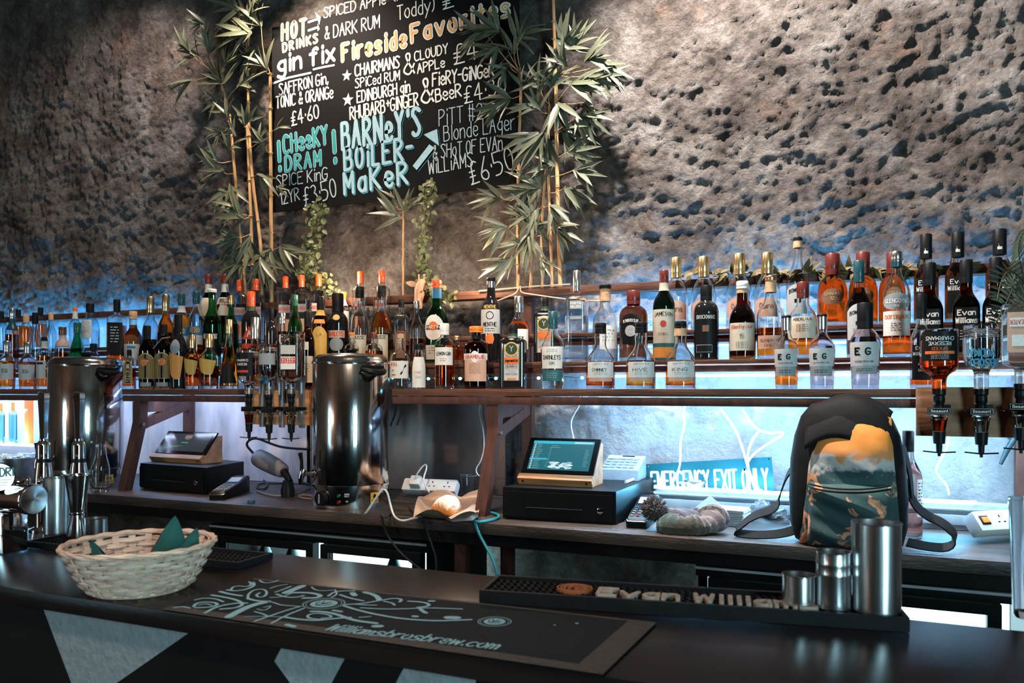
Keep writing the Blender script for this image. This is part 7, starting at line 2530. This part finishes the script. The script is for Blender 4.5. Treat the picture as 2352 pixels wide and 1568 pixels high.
fat('HOT', 215, 290, 385, 252, 112, .10, 'o', 'w', .13, .5)
fat('DRINKS', 222, 375, 470, 305, 60, .11, 'o', 'w', .17, .5)
chalk('SPICED APPle', 515, 130, 960, 28, 72, .12, 'w')
chalk('(Hot', 1015, 12, 1180, -25, 80, .10, 'w')
chalk('Toddy)', 1045, 145, 1310, 80, 100, .09, 'w')
chalk('£', 1375, 68, 1450, 45, 95, .10, 'w')
chalk('& DARK RUM', 520, 285, 915, 198, 88, .10, 'w')
fat('Fireside', 650, 440, 1105, 335, 118, .13, 'c', 'w', .15, .46)
fat('Favorites', 1150, 305, 1850, 110, 122, .13, 'c', 'w', .15, .46)
chalk('gin fix', 185, 525, 590, 435, 118, .20, 'w', gap=.26)
chalk('SAFFRON Gin,', 195, 685, 545, 600, 78, .13, 'w')
chalk('TONIC & ORANGe', 172, 780, 580, 705, 82, .13, 'w')
chalk('£4·60', 285, 905, 480, 850, 100, .10, 'w')
chalk('CHAIRMANS', 740, 550, 1060, 485, 80, .15, 'w')
chalk('SPiCed RUM', 742, 635, 1060, 575, 66, .14, 'w')
chalk('&', 1085, 545, 1168, 525, 150, .09, 'w')
chalk('CLOUDY', 1170, 442, 1408, 382, 68, .15, 'w')
chalk('APPLe', 1190, 530, 1385, 482, 68, .15, 'w')
chalk('£4', 1455, 465, 1625, 420, 140, .075, 'w')
chalk('EDINBURGH gin', 755, 740, 1135, 662, 80, .14, 'w')
chalk('RHUBARB+GINGER', 705, 862, 1195, 758, 88, .13, 'w')
chalk('&', 1210, 752, 1305, 728, 175, .085, 'w')
chalk('FieRY-GiNGeR', 1298, 622, 1740, 548, 92, .13, 'w')
chalk('BeeR', 1322, 735, 1505, 692, 90, .13, 'w')
chalk('£4·30', 1530, 745, 1828, 668, 120, .08, 'w')
for cx_, cy_, r_ in ((680, 545, 44), (688, 720, 50)):
    c_ = atY(*zc_(cx_, cy_), YB_)
    rr = r_ / 3.136 * depY(zc_(cx_, cy_)[0], YB_) / F
    m = LAY.setdefault(('w', 1, None), MB())
    pts = [Vector((c_.x + rr * (1 if i % 2 == 0 else .42) * math.sin(pi * i / 5 + .1), YB_ - .0013, c_.z + rr * (1 if i % 2 == 0 else .42) * math.cos(pi * i / 5 + .1))) for i in range(10)]
    m.add(pts + [Vector((c_.x, YB_ - .0013, c_.z))], [(i, (i + 1) % 10, 10) for i in range(10)])
fat('CHeeKY', 228, 1108, 540, 1035, 128, .13, 't', 'b', .07, .40)
fat('DRAM', 240, 1235, 492, 1190, 104, .15, 't', 'b', .08, .44)
for xa, ya, hh in ((158, 1235, 205), (556, 1178, 225)):
    fat('!', xa + 6, ya, xa + 42, ya - 8, hh, .12, 't', 'b', .05)
chalk('SPICE KinG', 175, 1350, 540, 1290, 84, .095, 'g')
chalk('12YR', 205, 1475, 340, 1438, 90, .09, 'g')
chalk('£3·50', 378, 1485, 608, 1415, 135, .07, 'g')
for tx, xa, ya, xb, yb, h in (("BARNeY'S", 650, 1075, 1210, 968, 185), ('BOiLER-', 665, 1225, 1150, 1140, 150), ('MaKeR', 665, 1398, 1115, 1318, 150)):
    for k in range(4):
        chalk(tx, xa, ya, xb, yb, h, .165, 'd', 1, .40, shift=(.0022 * k, -.0022 * k))
    chalk(tx, xa, ya, xb, yb, h, .15, 'b', 2, .40)
chalk('PiTT #2', 1345, 908, 1660, 855, 115, .065, 'g')
chalk('Blonde LAger', 1380, 1018, 1890, 930, 108, .065, 'g')
chalk('& SHoT OF EVAn', 1300, 1145, 1800, 1075, 95, .075, 'g')
chalk('WiLLiAMS', 1272, 1255, 1590, 1195, 98, .08, 'g')
chalk('£6·50', 1580, 1330, 1890, 1215, 165, .055, 'g')


def stroke(pts, wpx, col, lay=1):
    pp = []
    for X, Y in pts:
        p = atY(*zc_(X, Y), YB_)
        pp.append((p.x, p.z))
    wd = wpx / 3.136 * depY(zc_(*pts[0])[0], YB_) / F
    ribbon(LAY.setdefault((col, lay, None), MB()), pp, wd, lambda x, z: Vector((x, YB_ - .0006 - .0007 * lay, z)), seg=8)


def poly(pts, col, lay=1):
    m = LAY.setdefault((col, lay, None), MB())
    vs = []
    for X, Y in pts:
        p = atY(*zc_(X, Y), YB_)
        vs.append(Vector((p.x, YB_ - .0006 - .0007 * lay, p.z)))
    m.add(vs, [list(range(len(vs)))])


stroke([(405, 160), (470, 138)], 16, 'w')
stroke([(405, 220), (470, 198)], 16, 'w')
poly([(452, 88), (492, 125), (482, 180)], 'w')
poly([(470, 170), (485, 210), (470, 225)], 'w')
stroke([(150, 600), (260, 560), (420, 525)], 14, 'w')
stroke([(440, 500), (520, 482), (588, 470)], 14, 'w')
# the broad arrow
sh_ = [(1155, 1195), (1275, 1040), (1235, 970), (1330, 930), (1345, 1050), (1310, 1065), (1185, 1225)]
for k in range(4):
    poly([(x + 3 + 3 * k, y + 3 * k + 3) for x, y in sh_[:2] + [sh_[5], sh_[6]]], 'd', 1)
    poly([(x + 3 + 3 * k, y + 3 * k + 3) for x, y in sh_[2:5]], 'd', 1)
poly([sh_[0], sh_[1], sh_[5], sh_[6]], 'b', 2)
poly(sh_[2:5], 'b', 2)
nm = {'w': 'white_chalk_lettering', 'o': 'orange_lettering', 'c': 'cream_lettering', 't': 'teal_lettering', 'b': 'pale_blue_lettering', 'd': 'blue_letter_shadow', 'g': 'grey_chalk_lettering'}
for (col, lay, grp), m in LAY.items():
    part(t, nm[col], m, CH[col], smooth=False)

# ---------------------------------------------------------------- bamboo, ivy, leaves
CANE = P('bamboo_cane', (.60, .33, .15), rough=.45, var=.3, scale=14, stretch=(6, 6, .5))
LEAF = P('bamboo_leaf', (.100, .110, .070), rough=.40, var=.0, col2=(.025, .042, .030), scale=9)
LEAF2 = P('ivy_leaf', (.12, .14, .06), rough=.5, var=.0, col2=(.03, .055, .02), scale=28)
DRYL = P('dry_leaf', (.14, .10, .035), rough=.6, var=.0, col2=(.035, .045, .02), scale=20)
rl_ = random.Random(11)


def cane(label, path, Yc, rpx, sprays):
    """path: photo points from the foot up; sprays: (px, py, direction, leaves, leaf length px, fan)."""
    p0 = atY(*path[0], Yc)
    foot = Vector((p0.x, Yc, S4 + .0006))
    pts = [foot] + [atY(px, py, Yc) for px, py in path]
    t = thing('bamboo', label, 'bamboo', foot)
    rr = rpx * depY(path[0][0], Yc) / F
    fine = smooth_line([tuple(p) for p in pts], 2)
    m = MB().tube(fine, [rr, rr * .95, rr * .8, rr * .6], 10)
    stem = m
    m = MB()
    acc = 0
    for a, b in zip(fine, fine[1:]):
        acc += (Vector(b) - Vector(a)).length
        if acc > .16:
            acc = 0
            d = (Vector(b) - Vector(a)).normalized()
            m.lathe([(rr * .8, -.003), (rr * 1.25, 0), (rr * .8, .003)], b, 10, M=Vector((0, 0, 1)).rotation_difference(d).to_matrix())
    stem.add(m.v, m.f)
    tw, lf = stem, MB()
    for px, py, dr, n, ln, fan in sprays:
        c_ = atY(px, py, Yc - .025 - rl_.random() * .05)
        # twig from the nearest point of the cane
        near = min(fine, key=lambda q: (Vector(q) - c_).length + (.2 if q[2] > c_.z + .05 else 0))
        near = Vector(near)
        mid = (near + c_) / 2 + Vector((0, -.02, -.015))
        tw.tube([near, mid, c_], [.0022, .0016, .0010], 5, sm=1)
        s = depY(px, Yc) / F
        for i in range(n):
            q_ = (i + .5) / n - .5
            a = R(dr + fan * q_ + rl_.uniform(-9, 9))
            L_ = ln * s * rl_.uniform(.78, 1.2)
            yy = rl_.uniform(-.62, .02)
            d = Vector((math.cos(a), yy, math.sin(a) - .12))
            along = c_ + Vector((math.cos(R(dr)), 0, math.sin(R(dr)))) * (rl_.uniform(-.012, .03))
            nrm = Vector((rl_.uniform(-.7, .7), -1, rl_.uniform(-.1, 1.0)))
            lf.leaf(along, d, nrm, L_, L_ * rl_.uniform(.14, .20), curl=rl_.uniform(.05, .32), seg=5)
    o = part(t, 'stem', tw, CANE)
    part(t, 'foliage', lf, LEAF, angle=180)
    return t


YC1, YC2, YC3 = 3.141, 3.130, 3.134
cane('straight bright bamboo cane hugging the edge of the menu board nearest the taps', [(624, 690), (623, 560), (622, 380), (621, 170)], YC1, 5.2,
     [(614, 160, 130, 8, 58, 150), (600, 60, 150, 8, 70, 120), (622, 575, -100, 12, 82, 140), (645, 565, -25, 6, 72, 70), (628, 300, 20, 3, 40, 50), (612, 330, 150, 4, 40, 100), (626, 430, -10, 3, 40, 60)])
cane('leaning bamboo cane with the high pale leaf crown, second from the menu board', [(602, 690), (600, 560), (580, 420), (572, 300), (568, 130)], YC2, 4.2,
     [(548, 20, 165, 8, 70, 130), (592, 15, 70, 7, 60, 120), (575, 75, 175, 9, 76, 120), (585, 115, 200, 8, 76, 110), (540, 90, 160, 6, 60, 110), (570, 50, 90, 7, 60, 140), (592, 400, -30, 4, 60, 80), (598, 590, -70, 8, 72, 120)])
cane('bamboo cane with middle leaves, third from the menu board', [(580, 690), (579, 560), (572, 390), (566, 268)], YC3, 4.4,
     [(548, 478, 180, 9, 72, 120), (560, 500, 150, 7, 66, 110), (545, 545, 195, 9, 70, 130), (575, 548, -105, 9, 76, 130), (535, 585, -130, 8, 62, 110), (565, 285, 80, 6, 56, 150), (590, 330, 60, 5, 42, 120), (556, 600, 230, 7, 60, 100)])
cane('thin bamboo cane with the outermost dark leaves over the bare rock', [(556, 690), (548, 500), (536, 340), (524, 240), (500, 170)], YC1, 2.8,
     [(455, 128, 150, 8, 66, 120), (432, 112, 130, 5, 50, 80), (478, 128, 70, 7, 62, 110), (512, 188, 120, 9, 70, 150), (508, 225, 195, 7, 56, 110), (440, 185, 190, 4, 58, 60), (470, 55, 170, 6, 56, 100), (520, 150, 60, 6, 62, 110), (480, 100, 120, 6, 56, 140), (545, 200, 20, 5, 60, 110)])
cane('short bamboo cane with small pale leaf tufts behind the red-capped bottles', [(566, 690), (546, 480), (534, 350), (528, 262)], YC3, 3.2,
     [(524, 272, 95, 7, 46, 160), (540, 310, 130, 7, 44, 150), (512, 392, 170, 9, 66, 120), (500, 372, 120, 5, 54, 90), (530, 425, -60, 6, 58, 110), (512, 300, 200, 5, 40, 120), (530, 340, 40, 5, 40, 110), (520, 440, 200, 6, 56, 110)])
cane('straight bamboo cane hugging the edge of the menu board nearest the whisky', [(1190, 650), (1190, 420), (1193, 300), (1198, 170)], YC1, 4.4,
     [(1112, 72, 180, 10, 74, 110), (1150, 72, 150, 9, 74, 110), (1142, 108, 200, 8, 56, 120), (1188, 85, 40, 8, 66, 150), (1170, 150, 215, 7, 50, 130), (1172, 225, 185, 9, 70, 130), (1150, 240, 200, 6, 56, 90), (1152, 455, 170, 8, 72, 110), (1160, 520, 195, 8, 66, 120), (1178, 592, 212, 8, 72, 90), (1180, 120, 120, 9, 60, 180), (1200, 200, 60, 7, 60, 150), (1190, 470, -60, 6, 60, 110)])
cane('thick tall bamboo cane reaching out of the picture top', [(1287, 650), (1281, 470), (1277, 200), (1270, -40)], YC2, 5.4,
     [(1288, 110, 50, 9, 74, 140), (1345, 140, 15, 9, 74, 120), (1385, 150, -40, 7, 72, 80), (1300, 150, 140, 9, 66, 160), (1312, 192, 0, 7, 84, 80), (1283, 240, -90, 8, 76, 120), (1330, 262, -40, 8, 74, 110), (1292, 300, -25, 8, 84, 120), (1320, 110, 80, 7, 60, 150), (1350, 175, -20, 8, 72, 110), (1345, 235, -70, 6, 66, 100)])
cane('bamboo cane with broad dark leaves beside the thick tall one', [(1268, 650), (1263, 500), (1258, 350), (1262, 240)], YC3, 3.8,
     [(1252, 300, -110, 9, 92, 90), (1232, 308, 200, 7, 84, 80), (1240, 250, 130, 9, 66, 160), (1320, 390, -20, 7, 66, 90), (1272, 380, 150, 9, 66, 160), (1300, 430, -30, 7, 72, 90), (1240, 200, 100, 8, 62, 160), (1300, 350, 10, 7, 64, 100), (1265, 200, 60, 7, 62, 140)])
cane('bamboo cane leaning between the others, leaves low over the rail', [(1246, 650), (1242, 560), (1250, 420), (1262, 330)], YC1, 3.4,
     [(1240, 430, 175, 10, 74, 150), (1232, 480, -110, 10, 76, 120), (1262, 470, -60, 8, 76, 100), (1216, 540, -100, 8, 72, 110), (1242, 590, -60, 7, 58, 100), (1225, 500, 160, 8, 66, 120), (1275, 520, -40, 6, 66, 90)])
cane('short bare bamboo cane between the two clumps near the tall gin bottle', [(1219, 650), (1222, 600), (1225, 545)], YC3, 4.0,
     [(1216, 435, 200, 7, 62, 120), (1200, 560, 175, 6, 56, 100), (1228, 530, 80, 6, 56, 140)])
cane('thin lone cane with few leaves under the middle of the menu board', [(926, 660), (926, 560), (927, 462)], YC2, 2.6,
     [(922, 498, 155, 6, 74, 100), (928, 492, 65, 4, 56, 80), (912, 470, 110, 3, 44, 60), (935, 470, 30, 3, 44, 60)])


def ivy(label, path, Yc, n, spread, sz=12, seed=1):
    r_ = random.Random(seed)
    pts = [atY(px, py, Yc) for px, py in path]
    t = thing('ivy', label, 'ivy', pts[-1])
    fine = [Vector(p) for p in smooth_line([tuple(p) for p in pts], 3)]
    part(t, 'stem', MB().tube(fine, .0022, 6), P('ivy_stem', (.10, .07, .035), rough=.7, var=.3))
    m = MB()
    for i in range(n):
        k = int(r_.random() * (len(fine) - 1))
        p = fine[k] + Vector((r_.gauss(0, spread), -abs(r_.gauss(0, .015)), r_.gauss(0, .018)))
        a = r_.uniform(0, 2 * pi)
        d = Vector((math.cos(a), r_.uniform(-.8, .1), math.sin(a) - .3))
        L_ = sz * depY(path[0][0], Yc) / F * r_.uniform(.7, 1.5)
        m.leaf(p, d, Vector((r_.uniform(-.6, .6), -1, r_.uniform(-.2, .9))), L_, L_ * .75, curl=.2, seg=3)
    part(t, 'ivy_foliage', m, LEAF2, angle=180)
    return t


ivy('small-leaved ivy strand hanging from the board edge above the red caps', [(738, 476), (728, 530), (722, 590), (735, 660)], 3.135, 170, .028, seed=2)
ivy('bushy ivy tuft standing on the rail behind the dark orange-label bottle', [(700, 600), (715, 630), (745, 650), (758, 668)], 3.125, 90, .035, seed=3)
ivy('small-leaved ivy strand hanging below the menu board above the figurine', [(990, 428), (985, 490), (972, 560), (978, 620), (985, 668)], 3.135, 210, .022, seed=4)
ivy('ivy end curling down over the rail beside the green vermouth', [(985, 655), (1010, 668), (1028, 672), (1036, 690)], 3.10, 46, .014, seed=5)

# dried garland and fern by the bourbon
t = thing('leaf_garland', 'dry leaf garland lying along the top rail over the whisky bottles', 'garland', atY(1850, 636, 3.13))
m, st = MB(), MB()
pts = [atY(px, 633 - (px - 1580) * .018, 3.125) + Vector((0, 0, .006)) for px in range(1580, 2260, 20)]
st.tube(pts, .0025, 6)
for i in range(150):
    p = pts[int(rl_.random() * (len(pts) - 1))]
    a = rl_.uniform(0, 2 * pi)
    L_ = rl_.uniform(.025, .06)
    m.leaf(p + Vector((rl_.uniform(-.02, .02), rl_.uniform(-.02, .0), 0)), Vector((math.cos(a), rl_.uniform(-.6, 0), math.sin(a) * .7 + .1)), Vector((rl_.uniform(-.5, .5), -1, .6)), L_, L_ * .38, curl=.35, seg=4)
part(t, 'stem', st, CANE)
part(t, 'dry_foliage', m, DRYL, angle=180)
t = thing('fern', 'dark fern with drooping fronds at the picture edge over the bourbon', 'fern', atY(2350, 640, 3.10))
FERN = P('fern_green', (.030, .042, .022), rough=.6, var=.4, scale=20)
for path in ([(2352, 640), (2330, 650), (2310, 700), (2285, 745)], [(2352, 650), (2345, 690), (2330, 730), (2322, 760)], [(2352, 640), (2340, 590), (2338, 560), (2352, 525)], [(2356, 650), (2320, 615), (2300, 640), (2290, 690)]):
    pp = [Vector(p) for p in smooth_line([tuple(atY(px, py, 3.06 - .10 * i)) for i, (px, py) in enumerate(path)], 3)]
    m = MB().tube(pp, .0018, 5)
    for k in range(1, len(pp) - 1, 2):
        tn = (pp[k + 1] - pp[k - 1]).normalized()
        sd = tn.cross(Vector((0.2, -1, .1))).normalized()
        L_ = .055 * math.sin(pi * (.12 + .84 * k / len(pp)))
        for sg in (-1, 1):
            for j in range(1):
                m.leaf(pp[k] + tn * (.004 * j), sd * sg + tn * .45, Vector((0, -1, .3)), L_, .0075, curl=.15, seg=3)
    part(t, 'frond', m, FERN, angle=180)

# pale animal head ornament on the rail
hd = atY(963, 676, 3.085)
t = thing('animal_figurine', 'pale spotted animal head figurine with wide ears fixed to the top rail', 'figurine', hd)
FIG = P('pale_clay', (.52, .30, .20), rough=.7, var=.0, col2=(.30, .14, .08), scale=45)
s = depY(963, 3.085) / F
A3 = lambda px, py, dy=0.0: atY(px, py, 3.085 + dy)
rings = []
for px, py, w_, d_ in ((969, 641, 6, 6), (968, 650, 12, 12), (966, 664, 14, 14), (963, 680, 11, 12), (961, 692, 9, 11), (961, 702, 10, 11), (962, 709, 7, 8)):
    c_ = A3(px, py)
    rings.append([c_ + Vector((w_ * s * math.cos(2 * pi * i / 16), d_ * s * math.sin(2 * pi * i / 16), 0)) for i in range(16)])
part(t, 'head', MB().loft(rings), FIG, recalc=True)
for pts in ([(957, 655), (945, 652), (930, 647)], [(978, 657), (986, 656), (994, 660)]):
    m = MB()
    a, b = A3(*pts[0]), A3(*pts[2])
    m.leaf(a, b - a, Vector((0, -1, .2)), (b - a).length, .026, curl=.1, seg=6)
    o = part(t, 'ear', m, FIG)
    o.modifiers.new('thick', 'SOLIDIFY').thickness = .004
for px in (957, 974):
    part(t, 'eye', MB().ball(A3(px, 667, -.013 * 1.6), .0045, 10, 6), BLACKP)
for px in (958, 965):
    part(t, 'nostril', MB().ball(A3(px, 703, -.021), .0022, 8, 5), BLACKP)
for px in (962, 974):
    part(t, 'horn', MB().tube([A3(px, 645), A3(px, 634), A3(px, 630)], [.004, .003, .005], 8), FIG)
part(t, 'fixing_peg', MB().tube([A3(967, 662), A3(967, 662, .045)], .004, 8), BLACKP)

# twine on the rail, fairy lights under the middle step
TW = P('pale_twine', (.58, .42, .30), rough=.9, var=.2, scale=200)
cable('twine', 'pale twine tied round the top rail by the bamboo, ends hanging over the bottles', [atY(1140, 692, 3.08), atY(1165, 682, 3.09), atY(1186, 674, 3.10), atY(1192, 660, 3.11), atY(1197, 656, 3.112), atY(1194, 672, 3.10), atY(1230, 677, 3.08), atY(1290, 686, 3.07), atY(1340, 690, 3.08), atY(1390, 692, 3.10)], .0030, TW, sm=2, cat='twine')
cable('twine', 'pale twine stretched along the top of the rail behind the bamboo feet', [atY(1100, 668, 3.112), atY(1150, 664, 3.112), atY(1195, 660, 3.112), atY(1250, 656, 3.112), atY(1310, 653, 3.112)], .0030, TW, sm=2, cat='twine')
fz = 1.514
t = thing('fairy_lights', 'string of tiny coloured fairy lights under the middle step behind the stag bottle', 'fairy lights', (X_at(1120, 2.862), 2.862, fz))
pts = [Vector((X_at(px, 2.862), 2.862, fz + .003 * math.sin(px * .05))) for px in range(885, 1350, 15)]
part(t, 'wire', MB().tube(pts, .0016, 6), CABD)
for i, px in enumerate((900, 985, 1058, 1140, 1206, 1238, 1338)):
    p = Vector((X_at(px, 2.862), 2.858, fz - .002))
    em = (P('bulb_cyan', (.1, .5, .6), var=0, emis=((.12, .75, 1), 5.0)), P('bulb_warm', (.7, .6, .3), var=0, emis=((1, .80, .42), 4.0)))[i in (2, 5, 4)]
    part(t, 'bulb', MB().ball(p, .0058, 10, 8, (1.2, 1, 1)), em)
